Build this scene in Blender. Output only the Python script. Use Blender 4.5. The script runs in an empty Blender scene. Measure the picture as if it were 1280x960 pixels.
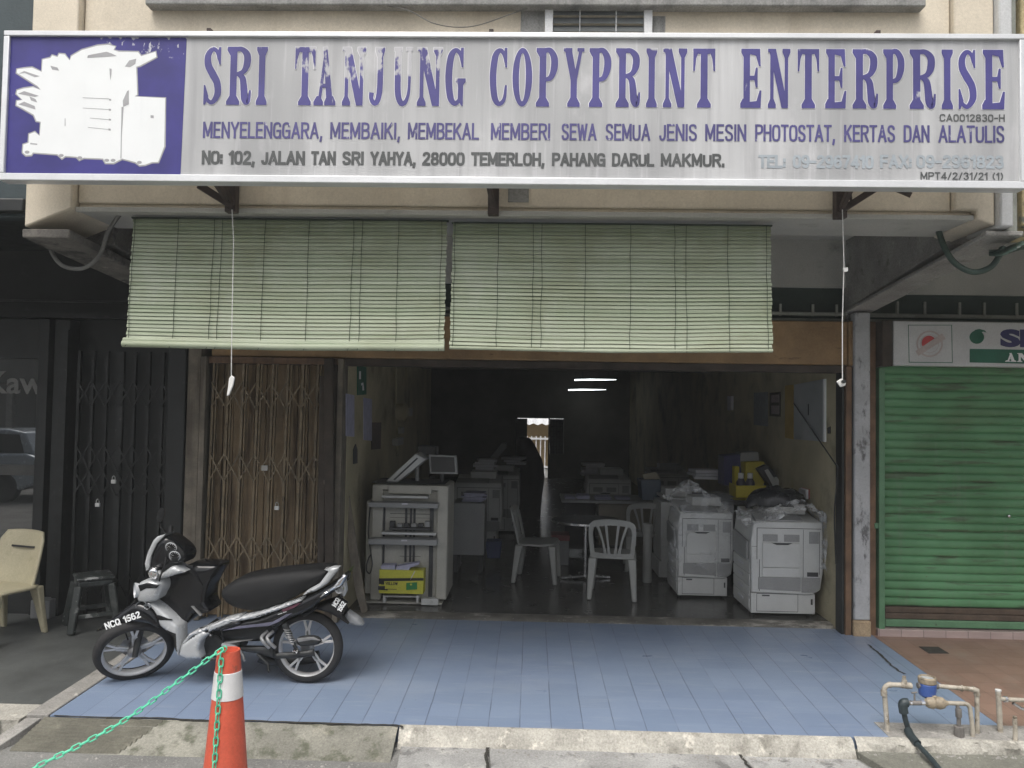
import bpy, bmesh, math, random
from mathutils import Vector, Matrix, noise as mnoise
random.seed(7)
C = bpy.context.scene
COL = C.collection
rad = math.radians

# ------------------------------------------------------------------ camera, world, sun, exposure
F = 950.0
CAMP = Vector((0, 0, 2.2))
ROT = (Matrix.Rotation(25 / F, 3, 'Z') @ Matrix.Rotation(math.pi / 2 + 33 / F, 3, 'X') @ Matrix.Rotation(0.0165, 3, 'Z'))
cd = bpy.data.cameras.new('camera')
cam = bpy.data.objects.new('camera', cd)
COL.objects.link(cam)
cd.sensor_width = 36
cd.lens = F / 1280 * 36
cd.clip_end = 2000
cam.matrix_world = Matrix.Translation(CAMP) @ ROT.to_4x4()
C.camera = cam

SUN_EL, SUN_AZ = 62, 200        # azimuth of the sun measured from +Y clockwise
w = bpy.data.worlds.new('World')
C.world = w
w.use_nodes = True
nt = w.node_tree
bg = nt.nodes['Background']
sky = nt.nodes.new('ShaderNodeTexSky')
sky.sky_type = 'NISHITA'
sky.sun_disc = False
sky.sun_elevation = rad(SUN_EL)
sky.sun_rotation = rad(SUN_AZ)
sky.dust_density = 6.0
sky.air_density = 1.0
hs = nt.nodes.new('ShaderNodeHueSaturation')
hs.inputs['Saturation'].default_value = 0.35
nt.links.new(sky.outputs[0], hs.inputs['Color'])
nt.links.new(hs.outputs[0], bg.inputs['Color'])
bg.inputs['Strength'].default_value = 0.13
sd = bpy.data.lights.new('sun', 'SUN')
sd.energy = 1.2
sd.angle = rad(35)
sd.color = (1.0, 0.96, 0.9)
so = bpy.data.objects.new('sun', sd)
COL.objects.link(so)
a, e = rad(SUN_AZ), rad(SUN_EL)
sdir = Vector((math.sin(a) * math.cos(e), math.cos(a) * math.cos(e), math.sin(e)))
so.rotation_euler = sdir.to_track_quat('Z', 'Y').to_euler()
so.location = (0, -5, 20)
C.view_settings.view_transform = 'Standard'
C.view_settings.look = 'None'
C.view_settings.exposure = 0.6
C.view_settings.gamma = 1
C.view_settings.use_curve_mapping = False
C.cycles.use_denoising = True
HAZE = 0.0031
C.cycles.volume_bounces = 0
C.cycles.max_bounces = 8
C.cycles.transparent_max_bounces = 12
C.cycles.sample_clamp_indirect = 4

# ------------------------------------------------------------------ measuring helpers (photo pixel + depth -> point)
def A(px, py, Y):
    v = ROT @ Vector(((px - 640) / F, -(py - 480) / F, -1))
    return CAMP + v * (Y / v.y)

def zfl(Y):
    return 0.2 - 0.023 * (7.2 - Y)

def G(px, py):
    v = ROT @ Vector(((px - 640) / F, -(py - 480) / F, -1))
    return CAMP + v * ((zfl(0) - CAMP.z) / (v.z - .023 * v.y))

# ------------------------------------------------------------------ object helpers
def link(o):
    COL.objects.link(o)
    return o

def thing(name, label, cat, loc=(0, 0, 0), group=None, rotz=0):
    o = link(bpy.data.objects.new(name, None))
    o.empty_display_size = 0.1
    o.location = loc
    o.rotation_euler = (0, 0, rotz)
    o['label'] = label
    o['category'] = cat
    if group:
        o['group'] = group
    return o

def tag(o, label, cat, group=None):
    o['label'] = label
    o['category'] = cat
    if group:
        o['group'] = group
    return o

def dup(root, loc, rotz, label, group=None):
    r = link(root.copy())
    r.location = loc
    r.rotation_euler = (0, 0, rotz)
    r['label'] = label
    if group:
        r['group'] = group
    for ch in list(root.children):
        c = link(ch.copy())
        c.parent = r
        for g in list(ch.children):
            d = link(g.copy())
            d.parent = c
    return r

def catmull(pts, n=6):
    P = [Vector(p) for p in pts]
    out = []
    for i in range(len(P) - 1):
        p0 = P[max(i - 1, 0)]
        p1, p2 = P[i], P[i + 1]
        p3 = P[min(i + 2, len(P) - 1)]
        for k in range(n):
            t = k / n
            out.append(0.5 * ((2 * p1) + (p2 - p0) * t + (2 * p0 - 5 * p1 + 4 * p2 - p3) * t * t + (3 * p1 - p0 - 3 * p2 + p3) * t ** 3))
    out.append(P[-1])
    return out

class MB:
    def __init__(self):
        self.v = []
        self.f = []

    def add(self, vs, fs):
        b = len(self.v)
        self.v += [Vector(p) for p in vs]
        self.f += [[b + i for i in q] for q in fs]
        return self

    def box(self, x0, x1, y0, y1, z0, z1):
        vs = [(x, y, z) for x in (x0, x1) for y in (y0, y1) for z in (z0, z1)]
        return self.add(vs, [(0, 1, 3, 2), (4, 6, 7, 5), (0, 4, 5, 1), (2, 3, 7, 6), (0, 2, 6, 4), (1, 5, 7, 3)])

    def obox(self, c, d, M=None):
        M = M or Matrix.Identity(3)
        c = Vector(c)
        vs = [c + M @ Vector((x * d[0] / 2, y * d[1] / 2, z * d[2] / 2)) for x in (-1, 1) for y in (-1, 1) for z in (-1, 1)]
        return self.add(vs, [(0, 1, 3, 2), (4, 6, 7, 5), (0, 4, 5, 1), (2, 3, 7, 6), (0, 2, 6, 4), (1, 5, 7, 3)])

    def bar(self, p, q, wx, wy, up=(0, 0, 1)):
        """rectangular bar from p to q"""
        p, q = Vector(p), Vector(q)
        d = (q - p).normalized()
        up = Vector(up)
        if abs(d.dot(up)) > 0.98:
            up = Vector((0, 1, 0))
        s = d.cross(up).normalized()
        u = s.cross(d).normalized()
        vs = []
        for c in (p, q):
            for a, b in ((-1, -1), (1, -1), (1, 1), (-1, 1)):
                vs.append(c + s * a * wx / 2 + u * b * wy / 2)
        return self.add(vs, [(0, 1, 2, 3), (7, 6, 5, 4), (0, 4, 5, 1), (1, 5, 6, 2), (2, 6, 7, 3), (3, 7, 4, 0)])

    def prism(self, poly, vec):
        n = len(poly)
        poly = [Vector(p) for p in poly]
        vec = Vector(vec)
        vs = poly + [p + vec for p in poly]
        fs = [list(range(n)), list(range(2 * n - 1, n - 1, -1))]
        fs += [[i, (i + 1) % n, n + (i + 1) % n, n + i] for i in range(n)]
        return self.add(vs, fs)

    def face(self, poly):
        return self.add(poly, [list(range(len(poly)))])

    def tube(self, pts, r, n=8, smooth=0, closed=False):
        if smooth:
            pts = catmull(pts, smooth)
        P = [Vector(p) for p in pts]
        m = len(P)
        rs = r if isinstance(r, (list, tuple)) else None
        if rs and len(rs) != m:
            rs = [rs[0] + (rs[-1] - rs[0]) * i / (m - 1) for i in range(m)]
        b = len(self.v)
        prev = None
        for i, p in enumerate(P):
            if closed:
                d = (P[(i + 1) % m] - P[i - 1])
            else:
                d = P[min(i + 1, m - 1)] - P[max(i - 1, 0)]
            d.normalize()
            if prev is None:
                u = d.orthogonal().normalized()
            else:
                u = (prev - d * prev.dot(d))
                u = u.normalized() if u.length > 1e-6 else d.orthogonal().normalized()
            prev = u
            s = d.cross(u)
            rr = rs[i] if rs else r
            for k in range(n):
                a = 2 * math.pi * k / n
                self.v.append(p + (u * math.cos(a) + s * math.sin(a)) * rr)
        rng = m if closed else m - 1
        for i in range(rng):
            j = (i + 1) % m
            for k in range(n):
                k2 = (k + 1) % n
                self.f.append([b + i * n + k, b + i * n + k2, b + j * n + k2, b + j * n + k])
        if not closed:
            self.f.append([b + k for k in range(n)][::-1])
            self.f.append([b + (m - 1) * n + k for k in range(n)])
        return self

    def lathe(self, prof, c=(0, 0, 0), n=24, M=None, cap=True):
        M = M or Matrix.Identity(3)
        c = Vector(c)
        b = len(self.v)
        for r, z in prof:
            for k in range(n):
                a = 2 * math.pi * k / n
                self.v.append(c + M @ Vector((r * math.cos(a), r * math.sin(a), z)))
        for i in range(len(prof) - 1):
            for k in range(n):
                k2 = (k + 1) % n
                self.f.append([b + i * n + k, b + i * n + k2, b + (i + 1) * n + k2, b + (i + 1) * n + k])
        if cap:
            self.f.append([b + k for k in range(n)][::-1])
            self.f.append([b + (len(prof) - 1) * n + k for k in range(n)])
        return self

    def grid(self, fn, nu, nv):
        b = len(self.v)
        for i in range(nu + 1):
            for j in range(nv + 1):
                self.v.append(Vector(fn(i / nu, j / nv)))
        for i in range(nu):
            for j in range(nv):
                q = b + i * (nv + 1) + j
                self.f.append([q, q + nv + 1, q + nv + 2, q + 1])
        return self

    def build(self, name, mat, parent=None, bevel=0, seg=2, smooth=True, local=False, ang=35, flip=True, weld=False):
        off = Vector((0, 0, 0))
        if parent is not None and not local:
            p = parent
            while p is not None:
                off += Vector(p.location)
                p = p.parent
        me = bpy.data.meshes.new(name)
        me.from_pydata([tuple(p - off) for p in self.v], [], self.f)
        if flip:
            bm = bmesh.new()
            bm.from_mesh(me)
            if weld:
                bmesh.ops.remove_doubles(bm, verts=bm.verts, dist=1e-5)
            bmesh.ops.recalc_face_normals(bm, faces=bm.faces)
            bm.to_mesh(me)
            bm.free()
        me.materials.append(mat)
        if smooth:
            me.shade_smooth()
            me.set_sharp_from_angle(angle=rad(ang))
        o = link(bpy.data.objects.new(name, me))
        if parent is not None:
            o.parent = parent
        if bevel:
            m = o.modifiers.new('bevel', 'BEVEL')
            m.width = bevel
            m.segments = seg
            m.limit_method = 'ANGLE'
            m.angle_limit = rad(40)
            m.harden_normals = False
        return o

def struct(o):
    o['kind'] = 'structure'
    return o

# ------------------------------------------------------------------ materials
def newmat(name):
    m = bpy.data.materials.new(name)
    m.use_nodes = True
    n = m.node_tree
    return m, n, n.nodes['Principled BSDF']

def N(n, t, **kw):
    x = n.nodes.new(t)
    for k, v in kw.items():
        setattr(x, k, v)
    return x

def mixc(n, fac, a, b, mode='MIX'):
    x = N(n, 'ShaderNodeMix', data_type='RGBA', blend_type=mode)
    for i, val in ((0, fac), (6, a), (7, b)):
        if hasattr(val, 'node'):
            n.links.new(val, x.inputs[i])
        elif i == 0:
            x.inputs[0].default_value = val
        else:
            x.inputs[i].default_value = (*val, 1)
    return x.outputs[2]

def noise(n, scale, detail=5, vec=None, sc=(1, 1, 1), dist=0, rough=0.6):
    tc = N(n, 'ShaderNodeTexCoord')
    mp = N(n, 'ShaderNodeMapping')
    mp.inputs['Scale'].default_value = sc
    n.links.new(vec or tc.outputs['Object'], mp.inputs[0])
    x = N(n, 'ShaderNodeTexNoise')
    x.inputs['Scale'].default_value = scale
    x.inputs['Detail'].default_value = detail
    x.inputs['Roughness'].default_value = rough
    x.inputs['Distortion'].default_value = dist
    n.links.new(mp.outputs[0], x.inputs[0])
    return x.outputs[0]

def ramp(n, src, a, b):
    x = N(n, 'ShaderNodeMapRange', interpolation_type='SMOOTHSTEP')
    x.inputs[1].default_value = a
    x.inputs[2].default_value = b
    n.links.new(src, x.inputs[0])
    return x.outputs[0]

def math_(n, op, a, b):
    x = N(n, 'ShaderNodeMath', operation=op)
    for i, v in enumerate((a, b)):
        if hasattr(v, 'node'):
            n.links.new(v, x.inputs[i])
        else:
            x.inputs[i].default_value = v
    return x.outputs[0]

def pm(name, col, var=0.18, scale=5, rough=0.6, bump=0.15, bscale=60, metal=0.0, streak=None, stains=(), coat=0, spec=0.5, grain=None):
    """general weathered surface: large scale tone variation, optional vertical streaks, stains [(colour, scale, lo, hi, stretch)]"""
    m, n, p = newmat(name)
    c2 = tuple(max(0, c * (1 - var)) for c in col)
    c1 = tuple(min(1, c * (1 + var)) for c in col)
    col_o = mixc(n, ramp(n, noise(n, scale), 0.3, 0.7), c2, c1)
    if streak:
        sc, lo, hi, amt = streak[1], streak[2], streak[3], streak[0]
        s = ramp(n, noise(n, sc, 4, sc=(1, 1, 0.06)), lo, hi)
        s = math_(n, 'MULTIPLY', s, streak[4] if len(streak) > 4 else 0.7)
        col_o = mixc(n, s, col_o, amt)
    for st in stains:
        sc, lo, hi = st[1], st[2], st[3]
        s = ramp(n, noise(n, sc, 7, sc=st[4] if len(st) > 4 else (1, 1, 1), rough=0.65), lo, hi)
        s = math_(n, 'MULTIPLY', s, st[5] if len(st) > 5 else 0.9)
        col_o = mixc(n, s, col_o, st[0])
    if grain is None:
        grain = 0.38 if (rough >= 0.85 and bump >= 0.3) else (0.16 if rough >= 0.5 else 0.05)
    gm = N(n, 'ShaderNodeMapRange')
    gm.inputs[1].default_value = 0.3
    gm.inputs[2].default_value = 0.7
    gm.inputs[3].default_value = 1 - grain
    gm.inputs[4].default_value = 1 + grain * .6
    n.links.new(noise(n, 75, 6, rough=.75), gm.inputs[0])
    vm = N(n, 'ShaderNodeVectorMath', operation='SCALE')
    n.links.new(col_o, vm.inputs[0])
    n.links.new(gm.outputs[0], vm.inputs['Scale'])
    col_o = vm.outputs[0]
    n.links.new(col_o, p.inputs['Base Color'])
    r = N(n, 'ShaderNodeMapRange')
    r.inputs[3].default_value = max(0.02, rough - 0.12)
    r.inputs[4].default_value = min(1, rough + 0.12)
    n.links.new(noise(n, scale * 3), r.inputs[0])
    n.links.new(r.outputs[0], p.inputs['Roughness'])
    p.inputs['Metallic'].default_value = metal
    p.inputs['Coat Weight'].default_value = coat
    p.inputs['Specular IOR Level'].default_value = spec
    if bump:
        b = N(n, 'ShaderNodeBump')
        b.inputs['Strength'].default_value = bump
        b.inputs['Distance'].default_value = 0.01
        n.links.new(noise(n, bscale, 6), b.inputs['Height'])
        n.links.new(b.outputs[0], p.inputs['Normal'])
    return m

def glassy(name, fac=0.55, tint=(0.8, 0.82, 0.84), rough=0.12):
    m, n, p = newmat(name)
    out = n.nodes['Material Output']
    t = N(n, 'ShaderNodeBsdfTransparent')
    mx = N(n, 'ShaderNodeMixShader')
    p.inputs['Base Color'].default_value = (*tint, 1)
    p.inputs['Roughness'].default_value = rough
    p.inputs['Specular IOR Level'].default_value = 0.9
    fr = ramp(n, noise(n, 9, 6), 0.3, 0.75)
    fr = math_(n, 'MULTIPLY', fr, fac)
    n.links.new(fr, mx.inputs[0])
    n.links.new(t.outputs[0], mx.inputs[1])
    n.links.new(p.outputs[0], mx.inputs[2])
    n.links.new(mx.outputs[0], out.inputs[0])
    b = N(n, 'ShaderNodeBump')
    b.inputs['Strength'].default_value = 0.8
    b.inputs['Distance'].default_value = 0.02
    n.links.new(noise(n, 22, 4, dist=1.5), b.inputs['Height'])
    n.links.new(b.outputs[0], p.inputs['Normal'])
    return m

def tiles(name, col, size, mortar, mcol, rough=0.25, var=0.12, stains=()):
    m, n, p = newmat(name)
    tc = N(n, 'ShaderNodeTexCoord')
    br = N(n, 'ShaderNodeTexBrick')
    br.offset = 0
    br.squash = 1
    br.inputs['Scale'].default_value = 1
    br.inputs['Mortar Size'].default_value = mortar
    br.inputs['Mortar Smooth'].default_value = 0.3
    br.inputs['Brick Width'].default_value = size
    br.inputs['Row Height'].default_value = size
    br.inputs['Bias'].default_value = 0
    br.inputs['Color1'].default_value = (*[c * (1 + var) for c in col], 1)
    br.inputs['Color2'].default_value = (*[c * (1 - var) for c in col], 1)
    br.inputs['Mortar'].default_value = (*mcol, 1)
    n.links.new(tc.outputs['Object'], br.inputs[0])
    c = br.outputs['Color']
    dirt = ramp(n, noise(n, 1.3, 7, sc=(1, 1, 1)), 0.42, 0.75)
    c = mixc(n, math_(n, 'MULTIPLY', dirt, 0.35), c, tuple(x * 0.55 for x in col))
    fine = ramp(n, noise(n, 30, 6, sc=(0.15, 1, 1)), 0.5, 0.8)
    c = mixc(n, math_(n, 'MULTIPLY', fine, 0.25), c, tuple(min(1, x * 1.5 + 0.03) for x in col))
    for st in stains:
        s = ramp(n, noise(n, st[1], 7, rough=0.65), st[2], st[3])
        c = mixc(n, math_(n, 'MULTIPLY', s, st[4]), c, st[0])
    n.links.new(c, p.inputs['Base Color'])
    r = N(n, 'ShaderNodeMapRange')
    r.inputs[3].default_value = rough - 0.1
    r.inputs[4].default_value = rough + 0.2
    n.links.new(noise(n, 7, 6), r.inputs[0])
    n.links.new(r.outputs[0], p.inputs['Roughness'])
    b = N(n, 'ShaderNodeBump')
    b.inputs['Strength'].default_value = 0.4
    b.inputs['Distance'].default_value = 0.004
    b.invert = True
    n.links.new(br.outputs['Fac'], b.inputs['Height'])
    b2 = N(n, 'ShaderNodeBump')
    b2.inputs['Strength'].default_value = 0.08
    b2.inputs['Distance'].default_value = 0.01
    n.links.new(noise(n, 5, 3), b2.inputs['Height'])
    n.links.new(b.outputs[0], b2.inputs['Normal'])
    n.links.new(b2.outputs[0], p.inputs['Normal'])
    return m

def emit(name, col, s):
    m, n, p = newmat(name)
    p.inputs['Base Color'].default_value = (*col, 1)
    p.inputs['Emission Color'].default_value = (*col, 1)
    p.inputs['Emission Strength'].default_value = s
    return m

M = {}
M['cream'] = pm('cream_paint', (0.63, 0.565, 0.455), 0.10, 1.5, 0.75, 0.12, 90, streak=((0.36, 0.29, 0.2), 4, 0.52, 0.8, 0.35),
                stains=[((0.3, 0.26, 0.2), 2.2, 0.62, 0.8, (1, 1, 0.5), 0.5)])
M['soffit'] = pm('grey_soffit', (0.42, 0.42, 0.39), 0.12, 1.5, 0.85, 0.12, 50, stains=[((0.25, 0.25, 0.22), 3, 0.55, 0.8)])
M['ledge'] = pm('grey_ledge', (0.26, 0.26, 0.25), 0.2, 4, 0.85, 0.3, 40, streak=((0.1, 0.1, 0.1), 9, 0.5, 0.75, 0.6))
M['concrete'] = pm('aged_concrete', (0.30, 0.29, 0.27), 0.2, 3, 0.9, 0.35, 50, stains=[((0.09, 0.085, 0.07), 5, 0.55, 0.75), ((0.55, 0.53, 0.48), 9, 0.6, 0.75)])
M['pillar'] = pm('peeling_white_paint', (0.44, 0.45, 0.46), 0.1, 4, 0.8, 0.3, 50, stains=[((0.10, 0.10, 0.10), 9, 0.54, 0.66, (1, 1, 0.5)), ((0.2, 0.17, 0.13), 3, 0.6, 0.75)])
M['ochre'] = pm('stained_ochre', (0.40, 0.30, 0.19), 0.2, 6, 0.85, 0.3, 50, stains=[((0.15, 0.12, 0.09), 8, 0.52, 0.7)])
M['header'] = pm('ochre_timber', (0.32, 0.205, 0.10), 0.22, 3, 0.7, 0.15, 60, stains=[((0.09, 0.05, 0.025), 6, 0.58, 0.72, (0.6, 1, 2)), ((0.22, 0.13, 0.06), 2, 0.5, 0.7)])
M['interior'] = pm('grimy_yellow_wall', (0.46, 0.41, 0.27), 0.15, 1.6, 0.85, 0.12, 50, stains=[((0.10, 0.09, 0.06), 1.1, 0.5, 0.75, (1, 1, 1), 0.8), ((0.5, 0.42, 0.14), 2.5, 0.62, 0.8, (1, 1, .6), 0.7)])
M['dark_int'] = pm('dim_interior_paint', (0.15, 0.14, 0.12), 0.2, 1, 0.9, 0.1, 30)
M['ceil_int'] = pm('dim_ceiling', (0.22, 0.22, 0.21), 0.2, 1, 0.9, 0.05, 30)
M['black'] = pm('black_paint', (0.012, 0.014, 0.014), 0.3, 3, 0.5, 0.1, 60, stains=[((0.05, 0.05, 0.05), 7, 0.6, 0.8)])
M['blackgate'] = pm('black_gate_steel', (0.018, 0.02, 0.02), 0.3, 8, 0.45, 0.1, 80, metal=0.2, stains=[((0.08, 0.075, 0.07), 14, 0.6, 0.75)])
def blue_floor():
    m, n, p = newmat('blue_floor_tile')
    tc = N(n, 'ShaderNodeTexCoord')
    sp = N(n, 'ShaderNodeSeparateXYZ')
    n.links.new(tc.outputs['Object'], sp.inputs[0])
    def line(o, size, wd, off):
        f = math_(n, 'FRACT', math_(n, 'DIVIDE', math_(n, 'ADD', o, off), size), 0)
        d = math_(n, 'ABSOLUTE', math_(n, 'SUBTRACT', f, 0.5), 0)
        return ramp(n, d, 0.5 - wd / size, 0.5 - wd / size * .3)
    wob = math_(n, 'MULTIPLY', math_(n, 'SUBTRACT', noise(n, 3, 2), 0.5), 0.012)
    lx = line(math_(n, 'ADD', sp.outputs[0], wob), 0.206, .0042, .045)
    ly = line(math_(n, 'ADD', sp.outputs[1], wob), 0.206, .003, .02)
    vx = ramp(n, noise(n, 2.5, 4), 0.25, 0.6)
    vy = ramp(n, noise(n, 1.4, 4), 0.5, 0.75)
    msk = math_(n, 'MAXIMUM', math_(n, 'MULTIPLY', lx, math_(n, 'MULTIPLY', vx, .85)), math_(n, 'MULTIPLY', ly, math_(n, 'MULTIPLY', vy, .5)))
    cx = math_(n, 'FLOOR', math_(n, 'DIVIDE', math_(n, 'ADD', sp.outputs[0], .045), .206), 0)
    cy = math_(n, 'FLOOR', math_(n, 'DIVIDE', math_(n, 'ADD', sp.outputs[1], .02), .206), 0)
    cmb = N(n, 'ShaderNodeCombineXYZ')
    n.links.new(cx, cmb.inputs[0])
    n.links.new(cy, cmb.inputs[1])
    wn = N(n, 'ShaderNodeTexWhiteNoise')
    n.links.new(cmb.outputs[0], wn.inputs[0])
    c = mixc(n, wn.outputs[0], (0.185, 0.24, 0.335), (0.215, 0.272, 0.372))
    big = ramp(n, noise(n, .8, 6), 0.35, 0.7)
    c = mixc(n, math_(n, 'MULTIPLY', big, .45), c, (0.145, 0.195, 0.305))
    pale = ramp(n, noise(n, 1.7, 7, sc=(.6, 1, 1)), 0.5, 0.75)
    c = mixc(n, math_(n, 'MULTIPLY', pale, .4), c, (0.30, 0.33, 0.38))
    scr = ramp(n, noise(n, 26, 6, sc=(.12, 1, 1)), 0.52, 0.75)
    c = mixc(n, math_(n, 'MULTIPLY', scr, .3), c, (0.33, 0.36, 0.41))
    spot = ramp(n, noise(n, 22, 5), 0.70, 0.75)
    c = mixc(n, math_(n, 'MULTIPLY', spot, .6), c, (0.06, 0.065, 0.07))
    c = mixc(n, msk, c, (0.075, 0.09, 0.125))
    n.links.new(c, p.inputs['Base Color'])
    r = N(n, 'ShaderNodeMapRange')
    r.inputs[3].default_value = 0.18
    r.inputs[4].default_value = 0.5
    n.links.new(noise(n, 4, 7, sc=(.6, 1, 1)), r.inputs[0])
    n.links.new(r.outputs[0], p.inputs['Roughness'])
    b = N(n, 'ShaderNodeBump')
    b.inputs['Strength'].default_value = 0.3
    b.inputs['Distance'].default_value = 0.003
    b.invert = True
    n.links.new(msk, b.inputs['Height'])
    b2 = N(n, 'ShaderNodeBump')
    b2.inputs['Strength'].default_value = 0.1
    b2.inputs['Distance'].default_value = 0.01
    n.links.new(noise(n, 5, 3), b2.inputs['Height'])
    n.links.new(b.outputs[0], b2.inputs['Normal'])
    n.links.new(b2.outputs[0], p.inputs['Normal'])
    return m
M['blue_tile'] = blue_floor()
M['red_tile'] = tiles('terracotta_tile', (0.24, 0.155, 0.12), 0.2, 0.003, (0.16, 0.10, 0.08), 0.4, 0.1,
                      stains=[((0.26, 0.22, 0.18), 2.5, 0.5, 0.75, 0.6)])
M['pink_tile'] = tiles('pinkish_step_tile', (0.42, 0.33, 0.31), 0.2, 0.004, (0.2, 0.17, 0.16), 0.4, 0.08)
M['dark_floor'] = pm('dark_cement_floor', (0.075, 0.08, 0.078), 0.25, 2, 0.5, 0.15, 40, stains=[((0.15, 0.15, 0.14), 4, 0.6, 0.8)])
M['shop_floor'] = pm('polished_dark_cement', (0.075, 0.075, 0.07), 0.25, 2.5, 0.24, 0.05, 14, stains=[((0.16, 0.15, 0.14), 5, 0.6, 0.8, (1, 1, 1), 0.6)])
M['threshold'] = pm('worn_cement_threshold', (0.13, 0.125, 0.11), 0.3, 4, 0.8, 0.3, 40, stains=[((0.42, 0.40, 0.36), 6, 0.54, 0.66, (0.4, 1, 1))])
M['kerb'] = pm('cream_kerb_cement', (0.41, 0.395, 0.35), 0.22, 4, 0.9, 0.7, 40, stains=[((0.22, 0.21, 0.18), 6, 0.52, 0.68), ((0.62, 0.59, 0.52), 9, 0.55, 0.68), ((0.08, 0.08, 0.07), 26, 0.66, 0.72)])
M['block'] = pm('mossy_cement_block', (0.235, 0.23, 0.195), 0.25, 3, 0.85, 0.6, 40, streak=((0.085, 0.09, 0.06), 9, 0.48, 0.68, 0.85), stains=[((0.36, 0.34, 0.28), 4, 0.55, 0.75)])
M['slab'] = pm('patchy_grey_slab', (0.34, 0.34, 0.33), 0.2, 3, 0.9, 0.5, 45, stains=[((0.16, 0.16, 0.155), 7, 0.55, 0.66), ((0.50, 0.49, 0.46), 4, 0.56, 0.7), ((0.03, 0.03, 0.03), 24, 0.70, 0.73)])
M['slab_dark'] = pm('damp_grey_slab', (0.19, 0.19, 0.16), 0.2, 3, 0.85, 0.4, 45, stains=[((0.12, 0.12, 0.10), 3, 0.5, 0.7), ((0.3, 0.3, 0.28), 12, 0.65, 0.75)])
M['road'] = pm('worn_road', (0.20, 0.20, 0.19), 0.2, 2, 0.9, 0.6, 120, stains=[((0.32, 0.32, 0.3), 60, 0.55, 0.7), ((0.1, 0.1, 0.1), 40, 0.6, 0.7)])
M['crack'] = pm('dark_gap', (0.035, 0.033, 0.028), 0.3, 20, 0.95, 0.4, 60)
M['ramp'] = pm('ribbed_ramp_cement', (0.125, 0.12, 0.095), 0.2, 4, 0.85, 0.3, 60, stains=[((0.26, 0.25, 0.2), 5, 0.55, 0.75)])
M['alu'] = pm('aluminium_trim', (0.72, 0.73, 0.74), 0.06, 3, 0.4, 0.03, 40, metal=0.35)
M['steel_brown'] = pm('rusty_bracket', (0.05, 0.035, 0.03), 0.3, 12, 0.7, 0.2, 60)
M['white_frame'] = pm('white_window_frame', (0.65, 0.66, 0.67), 0.08, 5, 0.6)
M['pane'] = pm('dark_louvre_glass', (0.13, 0.14, 0.14), 0.2, 5, 0.12, 0)
M['green'] = None
M['guide'] = pm('pale_green_rail', (0.10, 0.22, 0.12), 0.15, 5, 0.5, 0.1, 50, stains=[((0.06, 0.07, 0.04), 10, 0.6, 0.75)])
M['brown_band'] = pm('brown_shutter_rubber', (0.085, 0.06, 0.042), 0.25, 8, 0.7, 0.1, 40)
M['sign_white'] = pm('faded_sign_white', (0.55, 0.56, 0.56), 0.08, 3, 0.5, 0.03, 30, stains=[((0.35, 0.35, 0.33), 6, 0.62, 0.8)])
M['sgreen'] = pm('sign_green', (0.012, 0.12, 0.07), 0.15, 6, 0.5, 0)
M['snavy'] = pm('sign_navy', (0.03, 0.03, 0.12), 0.15, 6, 0.5, 0)
M['sred'] = pm('sign_red', (0.5, 0.07, 0.07), 0.15, 6, 0.5, 0)
M['sfaint'] = pm('sign_faint_mark', (0.46, 0.40, 0.38), 0.1, 6, 0.5, 0)
M['cable_green'] = pm('green_cable', (0.045, 0.075, 0.06), 0.2, 8, 0.5, 0)
M['cable_grey'] = pm('grey_cable', (0.14, 0.14, 0.13), 0.2, 8, 0.6, 0)
M['conduit'] = pm('dusty_conduit', (0.24, 0.25, 0.22), 0.2, 6, 0.7, 0.1)
M['string'] = pm('white_string', (0.62, 0.62, 0.6), 0.1, 30, 0.8, 0)
M['white_plastic'] = pm('white_plastic', (0.70, 0.70, 0.68), 0.08, 6, 0.45, 0.05, 40)
M['brown_gate'] = pm('brown_gate_steel', (0.20, 0.155, 0.095), 0.3, 7, 0.55, 0.15, 60, metal=0.1, stains=[((0.06, 0.035, 0.02), 12, 0.55, 0.72), ((0.26, 0.2, 0.12), 9, 0.62, 0.75)])
M['planks'] = pm('worn_brown_planks', (0.27, 0.195, 0.115), 0.3, 2.2, 0.75, 0.25, 30, streak=((0.05, 0.03, 0.018), 12, 0.48, 0.7, 0.75), stains=[((0.22, 0.15, 0.07), 5, 0.6, 0.8, (1, 1, .3))])
M['grey_wood'] = pm('weathered_grey_wood', (0.19, 0.165, 0.13), 0.25, 5, 0.8, 0.25, 50, streak=((0.08, 0.065, 0.05), 14, 0.5, 0.7, 0.7))
M['dark_wood'] = pm('dark_timber', (0.055, 0.042, 0.032), 0.3, 5, 0.75, 0.2, 50)
M['brown_post'] = pm('brown_timber_post', (0.16, 0.095, 0.055), 0.3, 5, 0.75, 0.2, 50, streak=((0.05, 0.035, 0.03), 14, 0.5, 0.7, 0.7))
M['steel'] = pm('bright_steel', (0.6, 0.6, 0.6), 0.1, 5, 0.25, 0, metal=0.9)
M['brass'] = pm('padlock_steel', (0.5, 0.5, 0.48), 0.1, 5, 0.3, 0, metal=0.7)
M['paper'] = pm('white_paper', (0.62, 0.62, 0.66), 0.06, 5, 0.8, 0.03)
M['paper_b'] = pm('bluish_paper', (0.42, 0.42, 0.55), 0.1, 12, 0.8, 0)
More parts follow.
